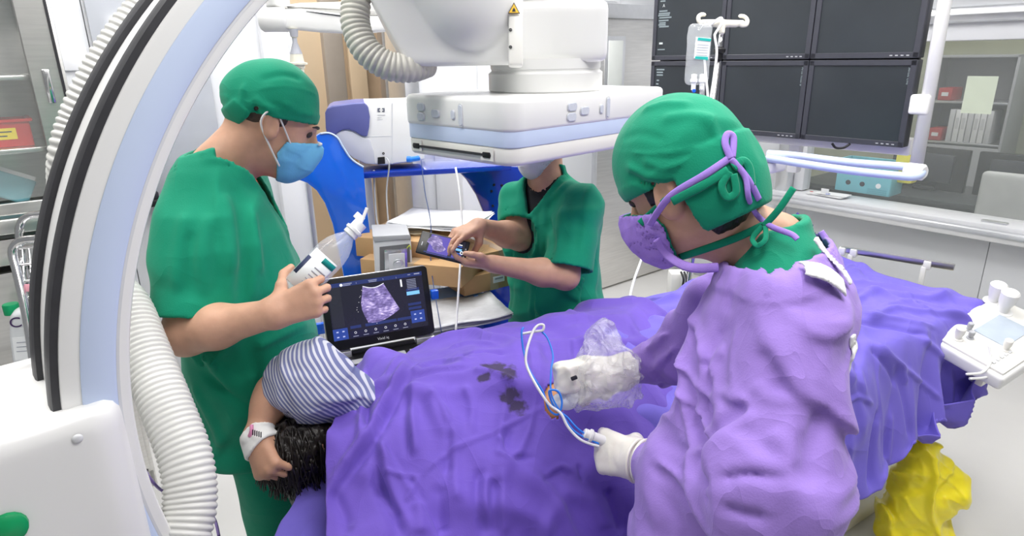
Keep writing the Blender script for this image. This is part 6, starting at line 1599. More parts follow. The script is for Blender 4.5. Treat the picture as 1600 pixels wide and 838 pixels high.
# ================================================================== monitor bank
MX = nrm(V3(.64, -.768, 0)); FM = Face(px(1265, 92, 2.75), MX)
bank = thing('monitor_bank', 'white ceiling-hung frame with tube handles carrying six monitors', 'monitor mount', tuple(FM.o + V3(0, 0, -.6)))
mw, mh, gap = .423, .338, .006
def mt(n, uv, ang): pass
labs = {(0, 0): 'lower left dark monitor partly hidden behind the green cap', (1, 0): 'lower middle black monitor with vertical caption in the bank of six', (2, 0): 'lower right black monitor nearest the white post',
        (0, 1): 'upper left monitor of the bank with lines of small text', (1, 1): 'upper middle blank monitor of the bank behind the drip hook', (2, 1): 'upper right blank monitor of the bank beside the white post'}
TXT = lit('monitor_text', (.30, .36, .38)); TXW = lit('monitor_text_bright', (.75, .8, .8))
def vtext(s, x, y, size, parent):
    text('caption', s, size, TXT, parent, FM.at(x, y, .0040) @ TR(rz=-math.pi / 2), .0002, True)
for i in range(3):
    for j in range(2):
        cx = -mw * 2 + mw * (i + .5) + .003; cy = -.004 - mh * .5 + (mh + .002) * j
        t = thing('monitor', labs[(i, j)], 'monitor', group='wall of six monitors', M=FM.at(cx, cy - mh / 2, -.03))
        b_ = FM.at(cx, cy)
        bz = .022
        box('case', None, (mw - .004, mh - .004, .05), BEZEL, t, bev=.004, M=b_ @ TR(0, 0, -.027), world=True)
        fr = bmesh.new()
        for (x, y, w_, h_) in ((0, mh / 2 - bz / 2 - .002, mw - .006, bz), (0, -mh / 2 + bz / 2 + .002, mw - .006, bz), (mw / 2 - bz / 2 - .002, 0, bz, mh - .006), (-mw / 2 + bz / 2 + .002, 0, bz, mh - .006)):
            box_bm((w_, h_, .010), .0015, 1, bm=fr, M=TR(x, y, 0))
        link('bezel', bm_mesh('bezel', fr, ang=35), BEZEL, t, True, b_ @ TR(0, 0, .002))
        box('screen', None, (mw - 2 * bz, mh - 2 * bz, .004), SCREEN, t, bev=0, M=b_ @ TR(0, 0, -.0005), world=True)
        for k in range(4): box('bezel_button', None, (.010, .004, .002), GREYP, t, bev=0, M=b_ @ TR(mw * .5 - .10 + k * .02, -mh / 2 + .012, .0075), world=True)
        if (i, j) == (1, 0): vtext('Artis Road B', cx + mw * .5 - .030, cy + mh * .5 - .03, .015, t)
        if (i, j) == (2, 0): vtext('Sensis Live', cx + mw * .5 - .030, cy + mh * .5 - .03, .015, t)
        if i == 0:
            rg = random.Random(5 + j)
            x0_ = -mw / 2 + bz + .006
            rows = [(.30, .02), (.26, .03), (.155, .05), (.13, .07), (.11, .07), (.085, .075), (.055, .06), (.03, .04), (.01, .045), (-.01, .06)] if j else [(.28, .05), (.25, .04), (.22, .04), (.16, .015), (.12, .015), (.08, .012), (.04, .010)]
            for yy, ww2 in rows:
                box('text_line', None, (ww2, .007, .0006), TXT, t, bev=0, M=b_ @ TR(x0_ + .012 * rg.random() + ww2 / 2, yy * .45, .0022), world=True)
            if j:
                text('screen_letter', 'A', .022, TXW, t, b_ @ TR(x0_ + .025, .088, .0022), .0002, True)
                box('text_line', None, (.022, .009, .0006), TXW, t, bev=0, M=b_ @ TR(x0_ + .026, -.085, .0022), world=True)
                box('text_line', None, (.045, .005, .0006), TXT, t, bev=0, M=b_ @ TR(x0_ + .03, -.115, .0022), world=True)
# post, bracket and handle tubes
FP = Face(px(1455, 150, 2.45), MX)
pa, pb = hit(1480, -20, FP.o, FP.n), hit(1430, 268, FP.o, FP.n)
tube('post', [pa + V3(0, 0, .9), pa, pb], .024, PLASTIC, bank, n=20, sm=0, world=True)
tube('post_sleeve', [pa + V3(0, 0, .9), pa + V3(0, 0, -.02)], .030, PLASTIC, bank, n=20, sm=0, world=True)
brk = hit(1440, 163, FP.o, FP.n)
box('bracket', None, (.07, .065, .075), PLASTIC, bank, bev=.01, seg=3, M=frame(brk, MX, z=UP), world=True)
box('bracket_arm', None, (.12, .03, .06), PLASTIC, bank, bev=.006, M=frame(brk + MX * -.07 - FP.n * .03, MX, z=UP), world=True)
hz = pb[2] + .02
tube('handle_tube', [px(1198, 247, 2.66), px(1260, 257, 2.56), px(1330, 267, 2.47), px(1405, 275, 2.40), px(1428, 276, 2.385), px(1440, 270, 2.40), px(1428, 262, 2.47), px(1330, 254, 2.56), px(1240, 243, 2.70), px(1200, 240, 2.78)], .0155, PALEBLUE, bank, n=14, world=True)
lathe('handle_knuckle', [(.0001, -.036), (.022, -.036), (.030, -.028), (.031, .028), (.022, .036), (.0001, .036)], PLASTIC, bank, n=20, M=frame(px(1430, 268, 2.42), UP, z=MX + FP.n * .2), world=True)
box('cross_beam', None, (.20, .12, .055), PLASTIC, bank, bev=.015, seg=3, M=frame(px(1185, 256, 2.76), MX, z=UP), world=True)
box('cross_beam', None, (.95, .06, .07), PLASTIC, bank, bev=.012, M=frame(px(1250, 215, 2.95) , MX, z=UP), world=True)
for u, d_ in ((1172, 3.30), (1245, 3.0)): box('hanger_plate', None, (.05, .05, .26), PLASTIC, bank, bev=.008, M=frame(px(u, 226, d_), MX, z=UP), world=True)
box('backing_plate', None, (1.24, .02, .66), BEZEL, bank, bev=.004, M=FM.at(-mw * .5, .0, -.062) @ TR(rx=math.pi / 2), world=True)
tube('cable', [px(1300, 224, 2.7), px(1306, 231, 2.7), px(1318, 231, 2.7), px(1328, 225, 2.7)], .005, BLACKP, bank, n=8, world=True)
tube('ceiling_column', [np.array([*(FM.o + FM.x * -.2 - FM.n * .15)[:2], 1.75]), np.array([*(FM.o + FM.x * -.2 - FM.n * .15)[:2], CEIL - .002])], .05, PLASTIC, bank, n=20, sm=0, world=True)

# ------------------------------------------------------------------ drip stand and bag
ivt = px(1129, 40, 2.55); ivb = ivt + V3(-.045, .02, -1.0)
iv = thing('drip_stand', 'tall chrome drip stand with ivory double hook before the monitors', 'drip stand', (0, 0, 0))
dn = nrm(ivb - ivt); fl_ = ivt + dn * ((.06 - ivt[2]) / dn[2]); PM[iv] = Matrix.Translation(Vector((fl_[0], fl_[1], 0))); iv.matrix_world = PM[iv]
tube('pole', [ivt + dn * .03, ivt + dn * .11], .009, CHROME, iv, n=12, sm=0, world=True)
tube('pole_lower', [ivt + dn * .10, fl_], .0125, CHROME, iv, n=14, sm=0, world=True)
lathe('clamp', [(.013, -.03), (.016, -.028), (.016, -.005), (.024, 0), (.024, .012), (.016, .016), (.012, .02)], BLACKP, iv, n=18, M=frame(ivt + dn * .10, np.cross(dn, cam_f), z=-dn), world=True)
for k in range(5):
    a = k * 2 * math.pi / 5 + .3
    tube('foot', [fl_, fl_ + V3(.14 * math.cos(a), .14 * math.sin(a), -.01), fl_ + V3(.28 * math.cos(a), .28 * math.sin(a), -.045)], .012, CHROME, iv, n=8, world=True)
def f_hook(p):
    c = px(1127, 37, 2.55)
    d = su(.008, cap(p, px(1098, 35, 2.55), px(1160, 36, 2.55), .011, .011), cap(p, c, px(1128, 50, 2.55), .016, .012), cap(p, px(1105, 37, 2.55), px(1150, 38, 2.55), .013, .012))
    for seq in (((1098, 38), (1092, 33), (1091, 27), (1095, 23), (1101, 23)), ((1158, 40), (1166, 39), (1168, 32), (1163, 26), (1156, 25))):
        P = catmull([px(a, b, 2.55) for a, b in seq], 3)
        for i in range(len(P) - 1): d = smin(d, cap(p, P[i], P[i + 1], .007, .007), .004)
    return d
sdf('hook', f_hook, px(1130, 36, 2.55) - .13, px(1130, 36, 2.55) + .13, .0045, IVORY, iv)
tube('drip_tube', [px(1108, 40, 2.53), px(1119, 32, 2.52), px(1127, 28, 2.52), px(1128, 36, 2.52), px(1118, 52, 2.52), px(1117, 58, 2.52), px(1120, 80, 2.52), px(1117, 110, 2.52), px(1110, 155, 2.50), px(1100, 200, 2.45)], .005, WIRE_W, iv, n=8, world=True)
tube('drip_tube', [px(1101, 92, 2.53), px(1103, 120, 2.52), px(1106, 155, 2.50), px(1104, 200, 2.45)], .005, WIRE_W, iv, n=8, world=True)
bg = thing('drip_bag', 'clear fluid bag with teal-striped label hanging on the hook', 'drip bag', tuple(px(1090, 135, 2.5)))
FBg = Face(px(1092, 90, 2.52), nrm(V3(.95, .25, 0)))
def f_bag(p):
    q = np.stack([(p - FBg.o) @ FBg.x, (p - FBg.o) @ FBg.n, (p - FBg.o) @ UP], 1)
    t = np.clip((q[:, 2] + .10) / .22, 0, 1); hw = .046 - .006 * t; 
    d = rbx(q, (-.004, 0, .012), (.052, .024, .118), .023)
    return smax(d, plane(q, (0, 0, -.095), (0, 0, -1)) if False else d, .01) - .002 * noise(q, 40, 6)
sdf('bag', f_bag, FBg.o - .17, FBg.o + .17, .0055, mat('clear_bag', (.86, .90, .92), .10, alpha=.26, spec=.9, var=.02), bg)
FBg.prism('label', [(1082, 58), (1105, 60), (1101, 93), (1079, 91)], .002, mat('pale_label', (.80, .84, .85), .5), bg, bev=0, z=.027)
FBg.prism('label_band', [(1085, 59), (1105, 61), (1104, 65), (1084, 63)], .002, mat('bright_teal', (.02, .45, .40), .5), bg, bev=0, z=.029)
FBg.prism('label_band', [(1081, 88), (1100, 89), (1100, 94), (1080, 92)], .002, mat('bright_teal', (.02, .45, .40), .5), bg, bev=0, z=.029)
for k in range(5): FBg.prism('print_line', [(1084 - k * .5, 69 + k * 4), (1101 - k * .5, 70 + k * 4), (1101 - k * .5, 71 + k * 4), (1084 - k * .5, 70 + k * 4)], .001, LGREY, bg, bev=0, z=.0285)
tube('bag_loop', [px(1092, 46, 2.52), px(1098, 38, 2.53), px(1104, 34, 2.53)], .005, CLEAR, bg, n=8, world=True)
for u_, m_ in ((1084, mat('frosted_plastic', (.86, .88, .88), .35)), (1097, mat('frosted_plastic', (.86, .88, .88), .35))):
    lathe('port', [(.0001, .03), (.011, .028), (.011, .012), (.014, .010), (.014, 0), (.009, -.004), (.009, -.03), (.0001, -.03)], m_, bg, n=16, M=TR(*px(u_, 128, 2.51)), world=True)
lathe('blue_valve', [(.0001, .006), (.007, .005), (.007, -.005), (.0001, -.006)], BLUEM, bg, n=12, M=frame(px(1084, 142, 2.49), UP, z=-cam_f), world=True)
lathe('drip_chamber', [(.0001, .035), (.010, .033), (.010, -.03), (.004, -.04), (.0001, -.04)], FILM, bg, n=16, M=TR(*px(1097, 145, 2.5)), world=True)

# ------------------------------------------------------------------ sill clutter and the control room
def rbox(name, c, size, m, parent=None, bev=.004, rz=0): return box(name, None, size, m, parent, bev=bev, M=RM @ TR(*c, rz=rz), world=True)
bk = thing('plastic_basket', 'pale turquoise perforated plastic basket behind the window', 'basket', M=RM @ TR(-.26, 1.36, GZ0))
TQ = mat('turquoise_plastic', (.16, .50, .58), .4, var=.04, vs=10)
for nm, c, s in (('front', (.09, 0, .11), (.006, .34, .20)), ('back', (-.09, 0, .11), (.006, .34, .20)), ('side', (0, .17, .11), (.18, .006, .20)), ('side', (0, -.17, .11), (.18, .006, .20)), ('bottom', (0, 0, .012), (.18, .34, .006)), ('rim', (.094, 0, .212), (.014, .36, .014)), ('rim', (-.094, 0, .212), (.014, .36, .014)), ('rim', (0, .175, .212), (.19, .014, .014)), ('rim', (0, -.175, .212), (.19, .014, .014))):
    box(nm, c, s, TQ, bk, bev=.002)
for k, (y, m_) in enumerate(((-.09, INK), (.0, INK), (.10, PAPER))):
    lathe('cut_out', [(.0001, .0015), (.016, .0015), (.016, 0)], m_, bk, n=16, M=TR(.0935, y, .07, ry=math.pi / 2))
for k in range(12):
    for r_ in range(3): box('slot', (.0935, .04 + k * .010, .02 + r_ * .012), (.0015, .005, .006), mat('dark_turquoise', (.05, .25, .32), .5), bk, bev=0)
tag(rbox('yellow_pouch', (-.30, 1.56, GZ0 + .20), (.10, .12, .22), mat('yellow_film', (.75, .68, .05), .4, var=.08), bev=.02), 'yellow plastic pouch leaning behind the turquoise basket', 'pouch')
pp = thing('paper_stack', 'small stack of white leaflets lying on the window sill', 'papers', M=RM @ TR(0.0, 1.22, GZ0 - .003))
for k in range(4): box('leaflet', (.0 + .01 * math.sin(k * 2), .015 * k, .003 + k * .004), (.10, .24 - .02 * k, .003), PAPER, pp, bev=0, rz=.12 * math.sin(k * 5))
box('blue_print', (.03, .02, .0175), (.03, .02, .001), BLUEM, pp, bev=0); box('red_print', (.03, -.09, .0175), (.015, .02, .001), mat('red_print', (.6, .03, .03), .5), pp, bev=0)
box('card', (.035, .0, .03), (.004, .05, .04), PAPER, pp, bev=0)
tag(rbox('notice_sheet', (-.092, 1.93, 1.455), (.002, .145, .20), mat('pale_green_paper', (.62, .68, .54), .7, var=.03), bev=0), 'pale sheet of paper taped to the control room window', 'paper')
dk = thing('control_desk', 'dark control room desk standing behind the window glass', 'desk', M=RM @ TR(-1.1, 2.2, 0))
box('desk_top', (0, 0, .70), (.7, 3.2, .03), mat('dark_laminate', (.05, .055, .06), .4, var=.1), dk); box('desk_panel', (-.3, 0, .35), (.03, 3.1, .68), mat('dark_laminate', (.05, .055, .06), .4), dk)
for y in (-1.5, 1.5): box('desk_leg', (0, y, .35), (.6, .04, .68), mat('dark_laminate', (.05, .055, .06), .4), dk)
for k, (y, lab) in enumerate(((1.42, 'dark control room monitor seen beside the white post'), (1.97, 'dark control room monitor seen through the glass at right'), (2.52, 'dark control room monitor at the far right of the window'))):
    m_ = thing('desk_monitor', lab, 'monitor', M=RM @ TR(-1.1, y, .715, rz=.05 * (k - 1)), group='control room monitors')
    box('monitor_case', (0, 0, .14 + .02), (.05, .50, .30), BLACKP, m_, bev=.008); box('monitor_stand', (0, 0, .02), (.10, .14, .03), BLACKP, m_, bev=.006); box('rear_cover', (.035, 0, .17), (.03, .34, .20), BEZEL, m_, bev=.01)
lk = thing('steel_cabinet', 'grey steel cabinet with shelves of binders in the control room', 'cabinet', M=RM @ TR(-2.25, 1.28, 0))
for nm, c, s in (('back_panel', (-.2, 0, .85), (.02, .62, 1.6)), ('side_panel', (0, .30, .85), (.4, .02, 1.6)), ('side_panel', (0, -.30, .85), (.4, .02, 1.6)), ('top_panel', (0, 0, 1.64), (.4, .62, .02)), ('shelf', (0, 0, 1.28), (.38, .58, .02)), ('shelf', (0, 0, .95), (.38, .58, .02)), ('base_door', (.19, 0, .48), (.02, .60, .9))):
    box(nm, c, s, GREYP if nm != 'shelf' else ALU, lk, bev=.003)
for k in range(7):
    b = thing('binder', 'white document binder standing on the steel cabinet shelf', 'binder', M=RM @ TR(-2.18, 1.20 + k * .045, .962), group='white binders in the control room')
    box('spine', (0, 0, .13), (.22, .038, .26), PAPER if k % 3 else LGREY, b, bev=.003); box('spine_label', (.111, 0, .15), (.001, .022, .09), LGREY, b, bev=0)
for k, (y, z, lab) in enumerate(((1.10, .962, 'red box file on the lower cabinet shelf'), (1.12, 1.292, 'red box file on the upper cabinet shelf'))):
    b = thing('box_file', lab, 'box file', M=RM @ TR(-2.18, y, z)); RED = mat('red_card', (.45, .03, .03), .5, var=.05)
    box('file_body', (0, 0, .05), (.24, .10, .10), RED, b, bev=.003); box('file_label', (.121, 0, .05), (.001, .05, .03), PAPER, b, bev=0)
ch = thing('office_chair', 'grey padded chair back in the control room behind the glass', 'chair', M=RM @ TR(-.75, 2.05, 0))
sdf('backrest', lambda p: rbx(p, (.12, 0, .80), (.03, .17, .17), .03), (-.0, -.25, .55), (.25, .25, 1.05), .012, mat('pale_grey_fabric', (.48, .49, .48), .8, var=.05), ch, world=False)
box('seat', (-.08, 0, .50), (.40, .40, .06), mat('pale_grey_fabric', (.48, .49, .48), .8), ch, bev=.02); tube('stem', [(-.08, 0, .08), (-.08, 0, .48)], .025, BLACKP, ch, sm=0)
tube('back_stem', [(-.0, 0, .48), (.12, 0, .52), (.14, 0, .68)], .015, BLACKP, ch)
for k in range(5): tube('foot', [(-.08, 0, .09), (-.08 + .25 * math.cos(k * 1.257), .25 * math.sin(k * 1.257), .05)], .018, BLACKP, ch, sm=0)
cu = thing('curtain', 'pale green curtain hanging in the control room at far right', 'curtain', M=RM @ TR(-2.2, 1.85, 0))
for k in range(8): tube('curtain_fold', [(0.02 * (k % 2), k * .045, .5), (0, k * .045, 1.8)], .028, mat('green_curtain', (.26, .40, .33), .8, var=.08), cu, n=8, sm=0)

# ------------------------------------------------------------------ yellow waste bag
yb = thing('waste_bag', 'crumpled yellow waste bag standing on the floor by the table', 'bag', tuple(pz(1420, 838, 0)))
YEL = mat('yellow_bag_film', (.92, .78, .03), .30, sss=.2, var=.08, vs=10, bump=.35, bs=50)
y0_ = pz(1418, 850, 0)
def f_yel(p):
    q = p - y0_.astype(np.float32)
    d = su(.06, ell(q, (.0, 0, .17), (.105, .10, .17)), ell(q, (-.02, 0, .32), (.075, .075, .10)), ell(q, (.06, -.01, .26), (.065, .07, .09)), ell(q, (.0, -.01, .06), (.12, .11, .08)))
    d = d - .020 * folds(p, cam_r + .3 * UP, 10, .12, 501, .35) - .014 * folds(p, UP - .5 * cam_r, 15, .08, 511, .35) - .006 * folds(p, UP + cam_r, 30, .05, 521, .4)
    return np.maximum(d, .004 - p[:, 2])
sdf('bag_film', f_yel, y0_ - V3(.2, .2, .01), y0_ + V3(.2, .2, .48), .006, YEL, yb)
tube('tie_end', [y0_ + V3(-.03, 0, .40), y0_ + V3(-.02, 0, .45), y0_ + V3(-.045, .0, .47)], [.02] * 8 + [.012] * 8 + [.018], YEL, yb, n=10, world=True)
# grey unit on the floor behind the doctor's mask
gp_ = px(1060, 448, 3.2)
gu = thing('equipment_stand', 'small white equipment unit on a floor stand behind the lilac mask', 'equipment', (gp_[0], gp_[1], 0))
box('stand_post', None, (.035, .035, gp_[2] - .04), LGREY, gu, bev=.006, M=TR(gp_[0], gp_[1], gp_[2] / 2), world=True)
lathe('stand_base', [(.0001, .03), (.12, .025), (.15, .01), (.15, 0), (.0001, 0)], LGREY, gu, n=24, M=TR(gp_[0], gp_[1], 0), world=True)
box('unit_case', None, (.07, .08, .12), PLASTIC_W, gu, bev=.008, M=TR(*px(1056, 442, 3.2)), world=True)
box('unit_plate', None, (.05, .05, .10), LGREY, gu, bev=.006, M=TR(*px(1072, 440, 3.15)), world=True)
for k in range(3): tube('unit_lead', [px(1064 + 5 * k, 425, 3.1), px(1068 + 5 * k, 438, 3.08), px(1064 + 5 * k, 455, 3.1)], .005, BLACKP, gu, n=6, world=True)
tag(tube('white_rod', [px(1012, 380, 2.6), px(1000, 412, 2.5), px(990, 440, 2.4), px(984, 466, 2.28), px(985, 490, 2.12)], .005, WIRE_W, n=8), 'thin white tube slanting down past the steel door', 'tube')

# ================================================================== steel cabinet at the left wall
cb = thing('steel_wall_cabinet', 'stainless steel cabinet with glass doors against the left wall', 'cabinet', M=RM @ TR(4.40, .02, 0))
CW, CD, CH = .88, .40, 2.15
for nm, c, s in (('side_panel', (-.43, .2, CH / 2), (.025, CD, CH)), ('side_panel', (.43, .2, CH / 2), (.025, CD, CH)), ('back_panel', (0, .01, CH / 2), (CW, .02, CH)), ('top_panel', (0, .2, CH), (CW, CD, .03)),
                 ('shelf', (0, .19, 1.66), (.82, .34, .018)), ('shelf', (0, .19, 1.42), (.82, .34, .018)), ('counter', (0, .22, 1.18), (CW + .02, CD + .04, .05)), ('drawer_front', (-.2, .41, 1.09), (.44, .02, .09)), ('drawer_front', (.22, .41, 1.09), (.42, .02, .09)), ('base_door', (-.215, .41, .56), (.42, .02, .92)), ('base_door', (.215, .41, .56), (.42, .02, .92)), ('plinth', (0, .2, .04), (CW, CD, .08))):
    box(nm, c, s, STEEL, cb, bev=.004)
for cx in (-.215, .215):
    d = thing('tmp', '', ''); bpy.data.objects.remove(d)
    g = bmesh.new(); wd, hh_ = .43, .93
    for x, z, w_, h_ in ((-wd / 2 + .045, 0, .09, hh_), (wd / 2 - .045, 0, .09, hh_), (0, hh_ / 2 - .05, wd, .10), (0, -hh_ / 2 + .02, wd, .04)): box_bm((w_, .022, h_), .003, 1, bm=g, M=TR(x, 0, z))
    dr_ = link('glass_door', bm_mesh('glass_door', g, ang=35), STEEL, cb, M=TR(cx, .405, 1.68))
    PM[dr_] = PM[cb] @ TR(cx, .405, 1.68)
    box('pane', (0, 0, -.01), (wd - .17, .005, hh_ - .12), GLASS, dr_, bev=0)
    box('handle', (-.17 if cx < 0 else .17, .018, -.05), (.022, .014, .11), CHROME, dr_, bev=.004)
    box('hinge', (-.212 if cx < 0 else .212, .01, .30), (.008, .02, .9), BLACKR, dr_, bev=.001)
RB = mat('red_plastic', (.55, .015, .015), .35, var=.04, vs=20)
for k, (x, lab) in enumerate(((-.22, 'red plastic bin with yellow label on the cabinet shelf'), (.0, 'red plastic bin at the left edge of the cabinet shelf'))):
    b = thing('storage_bin', lab, 'bin', M=RM @ TR(4.40 + x, .22, 1.43), group='red bins in the steel cabinet')
    bm_ = bmesh.new()
    for c, s in (((0, .10, .045), (.18, .006, .09)), ((0, -.10, .045), (.18, .006, .09)), ((.09, 0, .045), (.006, .20, .09)), ((-.09, 0, .045), (.006, .20, .09)), ((0, 0, .004), (.18, .2, .006)), ((0, .104, .088), (.20, .014, .010)), ((.096, 0, .088), (.014, .21, .010)), ((-.096, 0, .088), (.014, .21, .010))): box_bm(s, .001, 1, bm=bm_, M=TR(*c))
    link('bin_body', bm_mesh('bin_body', bm_, ang=35), RB, b)
    box('bin_label', (0, .1045, .045), (.10, .002, .038), mat('yellow_label', (.85, .68, .02), .5) if k == 0 else PAPER, b, bev=0)
    for j in range(2): box('label_print', (0, .106, .052 - j * .014), (.075 - .03 * j, .001, .004), INK, b, bev=0)
def pouch(x, y, z, s, m, lab, rz=0, ry=.5):
    t = thing('sterile_pouch', lab, 'pouch', M=RM @ TR(4.4 + x, y, z, ry=ry, rz=rz))
    v, f = mesh_sdf(lambda p: rbx(p, (0, 0, 0), (s, .012, s * .6), .01) - .008 * folds(p, V3(1, .5, .3), 14, .1, 601, .4), (-s - .05, -.06, -s), (s + .05, .06, s), .009)
    link('pouch_film', mesh_np('pouch_film', v, f), m, t); box('pouch_seal', (0, .0, s * .62), (s * 1.8, .004, .015), PAPER, t, bev=0)
pouch(-.08, .20, 1.30, .10, mat('milky_film', (.66, .70, .68), .3, var=.08), 'milky plastic pouch on the lowest cabinet shelf', .2, .2)
pouch(-.20, .24, 1.29, .085, mat('aqua_film', (.20, .50, .58), .3, var=.08), 'aqua plastic pouch leaning at the front of the cabinet shelf', .1, -.5)
pouch(-.12, .2, 1.52, .10, mat('dark_pack', (.10, .10, .13), .5, var=.3, vs=20), 'dark wrapped instrument pack above the red bins', .2, .3)
pouch(-.14, .2, 1.76, .11, mat('grey_pack', (.16, .16, .18), .5, var=.3, vs=20), 'dark grey wrapped pack on the top cabinet shelf', -.2, .4)
# ------------------------------------------------------------------ chrome wire trolley
wt = thing('wire_trolley', 'chrome tubular wire trolley standing in front of the cabinet', 'trolley', tuple(px(70, 620, 2.0) * V3(1, 1, 0)))
def loop(u0, u1, v0, vb, d, r=.011):
    return [px(u0, vb, d), px(u0, v0 + 30, d), px(u0 + 4, v0 + 12, d), px(u0 + 18, v0 + 2, d), px(u0 + 40, v0, d), px(u1, v0 - 1, d)]
A_ = px(20, 560, 2.05)
tube('side_frame', [px(62, 640, 1.860), px(46, 520, 1.869), px(30, 440, 1.878), px(20, 400, 1.883), px(22, 385, 1.883), px(35, 376, 1.883), px(60, 373, 1.887), px(90, 371, 1.905), px(120, 370, 1.923)], .012, CHROME, wt, n=12, world=True)
tube('side_frame', [px(60, 560, 2.107), px(40, 440, 2.085), px(30, 372, 2.076), px(32, 350, 2.076), px(42, 339, 2.076), px(60, 335, 2.085), px(95, 332, 2.103), px(120, 330, 2.112)], .012, CHROME, wt, n=12, world=True)
for k in range(6):
    v_ = 388 + k * 26
    tube('basket_wire', [px(28 + k * 3, v_, 1.887), px(60, v_ - 3, 1.914), px(110, v_ - 8, 1.950)], .0045, CHROME, wt, n=6, world=True)
    tube('basket_wire', [px(28 + k * 3, v_, 1.887), px(36 + k * 2, v_ - 28, 2.067)], .0045, CHROME, wt, n=6, sm=0, world=True)
for k in range(7): tube('upright_wire', [px(34 + k * 11, 385 + 2 * k, 1.950), px(44 + k * 11, 520, 1.950)], .0035, CHROME, wt, n=6, sm=0, world=True)
box('trolley_tray', None, (.40, .50, .012), ALU, wt, bev=.004, M=frame(px(95, 600, 2.05), nrm(V3(.78, .62, 0)), z=UP), world=True)
box('pink_tag', None, (.05, .004, .022), mat('pink_tag', (.75, .35, .42), .6), wt, bev=.001, M=frame(px(46, 450, 1.883), cam_r, z=cam_u), world=True)
# ------------------------------------------------------------------ bottle of alcohol with handwriting
bo = thing('alcohol_bottle', 'white bottle with green cap and handwritten purple word', 'bottle', tuple(px(32, 565, 2.107)))
FBo = Face(px(30, 525, 2.062), nrm(V3(.90, .43, 0)))
FBo.prism('bottle_body', [(14, 500), (17, 490), (40, 489), (50, 495), (56, 520), (60, 585), (22, 590), (14, 530)], .12, mat('milk_plastic', (.72, .74, .76), .4, var=.02), bo, bev=.012, seg=3)
lathe('green_cap', [(.0001, .035), (.021, .034), (.023, .03), (.023, .0), (.0001, 0)], mat('green_plastic', (.0, .32, .12), .4, var=.03), bo, n=20, M=TR(*(px(20, 490, 2.094))), world=True)
text('handwriting', 'C\u1ed2N', .048, mat('purple_marker', (.05, .02, .10), .6), bo, FBo.at(*FBo.l(16, 513), .001), .0004, True)
FBo.prism('paper_label', [(19, 528), (56, 525), (60, 560), (24, 563)], .002, PAPER, bo, bev=0, z=.0015)
for k in range(3): FBo.prism('print_line', [(26, 535 + k * 7), (52, 533 + k * 7), (52, 534 + k * 7), (26, 536 + k * 7)], .001, PRINT, bo, bev=0, z=.0025)
# ------------------------------------------------------------------ grey panel, ledge, outlet on the wall behind the standing man
gp = thing('glossy_panel', 'tall glossy grey glass panel on the wall behind the standing man', 'panel', M=RM @ TR(3.60, .0, 0))
box('panel_glass', (0, .012, 1.55), (.42, .024, .82), mat('grey_gloss', (.40, .42, .46), .12, var=.04, vs=3), gp, bev=.004)
box('black_ledge', (.02, .05, 1.125), (.46, .09, .03), BLACKP, gp, bev=.006)
for k in range(3): box('ledge_item', (.10 + k * .03, .06, 1.155), (.022, .03, .03), INK, gp, bev=.004)
ol = thing('wall_socket', 'white double wall socket behind the standing man', 'socket', M=RM @ TR(3.76, .0, .66))
box('socket_plate', (0, .006, 0), (.13, .012, .075), WHITE, ol, bev=.004); box('socket_insert', (.03, .0125, 0), (.035, .003, .045), LGREY, ol, bev=.002); box('socket_insert', (-.03, .0125, 0), (.035, .003, .045), LGREY, ol, bev=.002)
tag(rbox('hinge_plate', (3.44, .008, 1.72), (.05, .016, .05), ALU, bev=.003), 'small metal hinge plate on the white wall behind the cap', 'hinge')
tag(rbox('wall_plate', (3.88, .006, 1.72), (.09, .012, .09), WHITE, bev=.003), 'square white blank plate high on the left wall', 'plate')
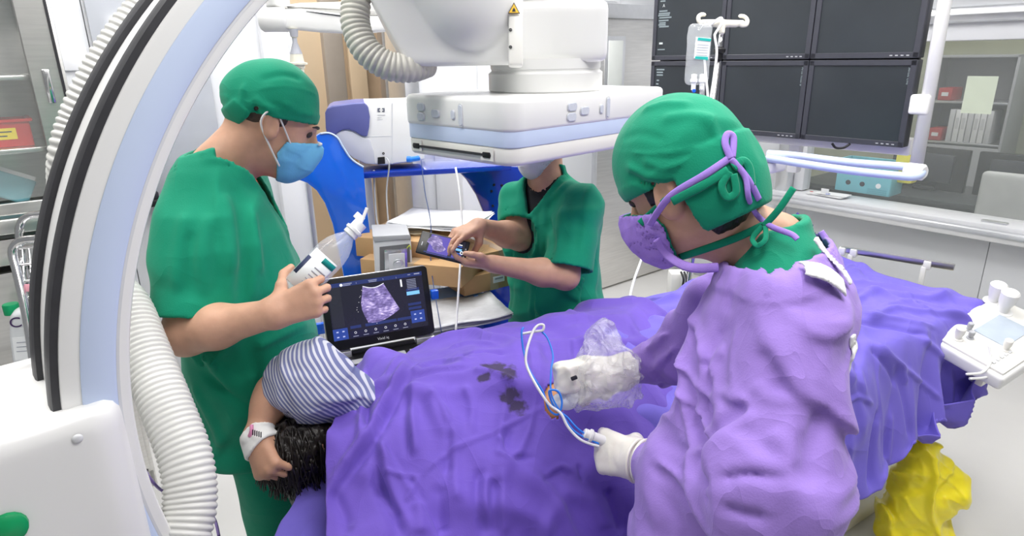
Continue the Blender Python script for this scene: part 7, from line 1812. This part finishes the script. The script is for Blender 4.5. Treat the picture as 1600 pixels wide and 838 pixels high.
# ------------------------------------------------------------------ ceiling-hung support arm
FA = Face(px(520, 30, 2.2), nrm(V3(.98, .2, 0)))
sa = thing('support_arm', 'white ceiling-hung spring arm with ivory handle above the green cap', 'support arm', tuple(px(460, 100, 2.2)))
FA.prism('arm_beam', [(428, 20), (440, 14), (470, 12), (500, 16), (560, 24), (605, 25), (612, 48), (560, 53), (500, 50), (440, 44), (428, 40)], .07, PLASTIC, sa, bev=.012, seg=3)
FA.prism('arm_top', [(442, 8), (470, 4), (540, 2), (606, 4), (606, 24), (540, 24), (480, 17), (445, 14)], .06, PLASTIC_W, sa, bev=.010, z=-.005, seg=3)
FA.prism('dark_seam', [(478, 17), (540, 24.5), (540, 26.5), (505, 22)], .004, BEZEL, sa, bev=0, z=.003)
lathe('end_joint', [(.0001, .05), (.034, .048), (.040, .04), (.040, -.04), (.034, -.048), (.0001, -.05)], PLASTIC, sa, n=24, M=frame(px(430, 31, 2.2), UP, z=-cam_r), world=True)
lathe('end_cap', [(.0001, .006), (.020, .005), (.024, 0)], mat('lavender_cap', (.45, .45, .65), .4), sa, n=20, M=frame(px(421, 31, 2.2), UP, z=-cam_r), world=True)
tube('upright', [px(428, 10, 2.2), px(425, -30, 2.2), px(420, -330, 2.2)], .026, PLASTIC, sa, n=16, sm=0, world=True)
hp = px(460, 60, 2.2)
lathe('drop_handle', [(.0001, -.155), (.018, -.155), (.020, -.150), (.020, -.090), (.024, -.088), (.024, -.078), (.034, -.076), (.034, -.070), (.024, -.068), (.022, -.050), (.020, -.040), (.008, -.002), (.008, .012), (.012, .014), (.015, .040), (.0001, .04)], IVORY, sa, n=24, M=TR(hp[0], hp[1], hp[2] - .01), world=True)
lathe('grey_cone', [(.021, -.041), (.0085, -.003), (.0085, .013), (.0125, .015), (.0155, .040)], mat('grey_cone', (.42, .43, .48), .4), sa, n=24, M=TR(hp[0], hp[1], hp[2] - .01), world=True)
# ------------------------------------------------------------------ pale cupboards behind the overhead cover
cp = thing('white_cupboard', 'white cupboard with grey column behind the overhead arm', 'cupboard', M=RM @ TR(1.95, .0, 0))
box('cupboard_body', (.13, .15, .90), (.34, .28, 1.06 * 1.0), WHITE, cp, bev=.01); box('grey_door', (-.18, .14, .90), (.26, .26, 1.06), LGREY, cp, bev=.006); box('door_handle', (-.08, .28, 1.30), (.09, .02, .03), BLACKP, cp, bev=.004); box('steel_edge', (-.04, .285, .9), (.02, .012, 1.06), ALU, cp, bev=.002); box('cupboard_plinth', (0, .14, .19), (.62, .26, .38), LGREY, cp, bev=.006)
tag(tube('floor_cable', [px(222, 728, 1.7), px(240, 755, 1.7), px(262, 772, 1.75), px(320, 800, 1.72), px(335, 812, 1.7), px(342, 838, 1.66)], .004, mat('violet_cable', (.22, .15, .40), .5), n=7), 'thin violet cable on the floor beside the thick hose', 'cable')
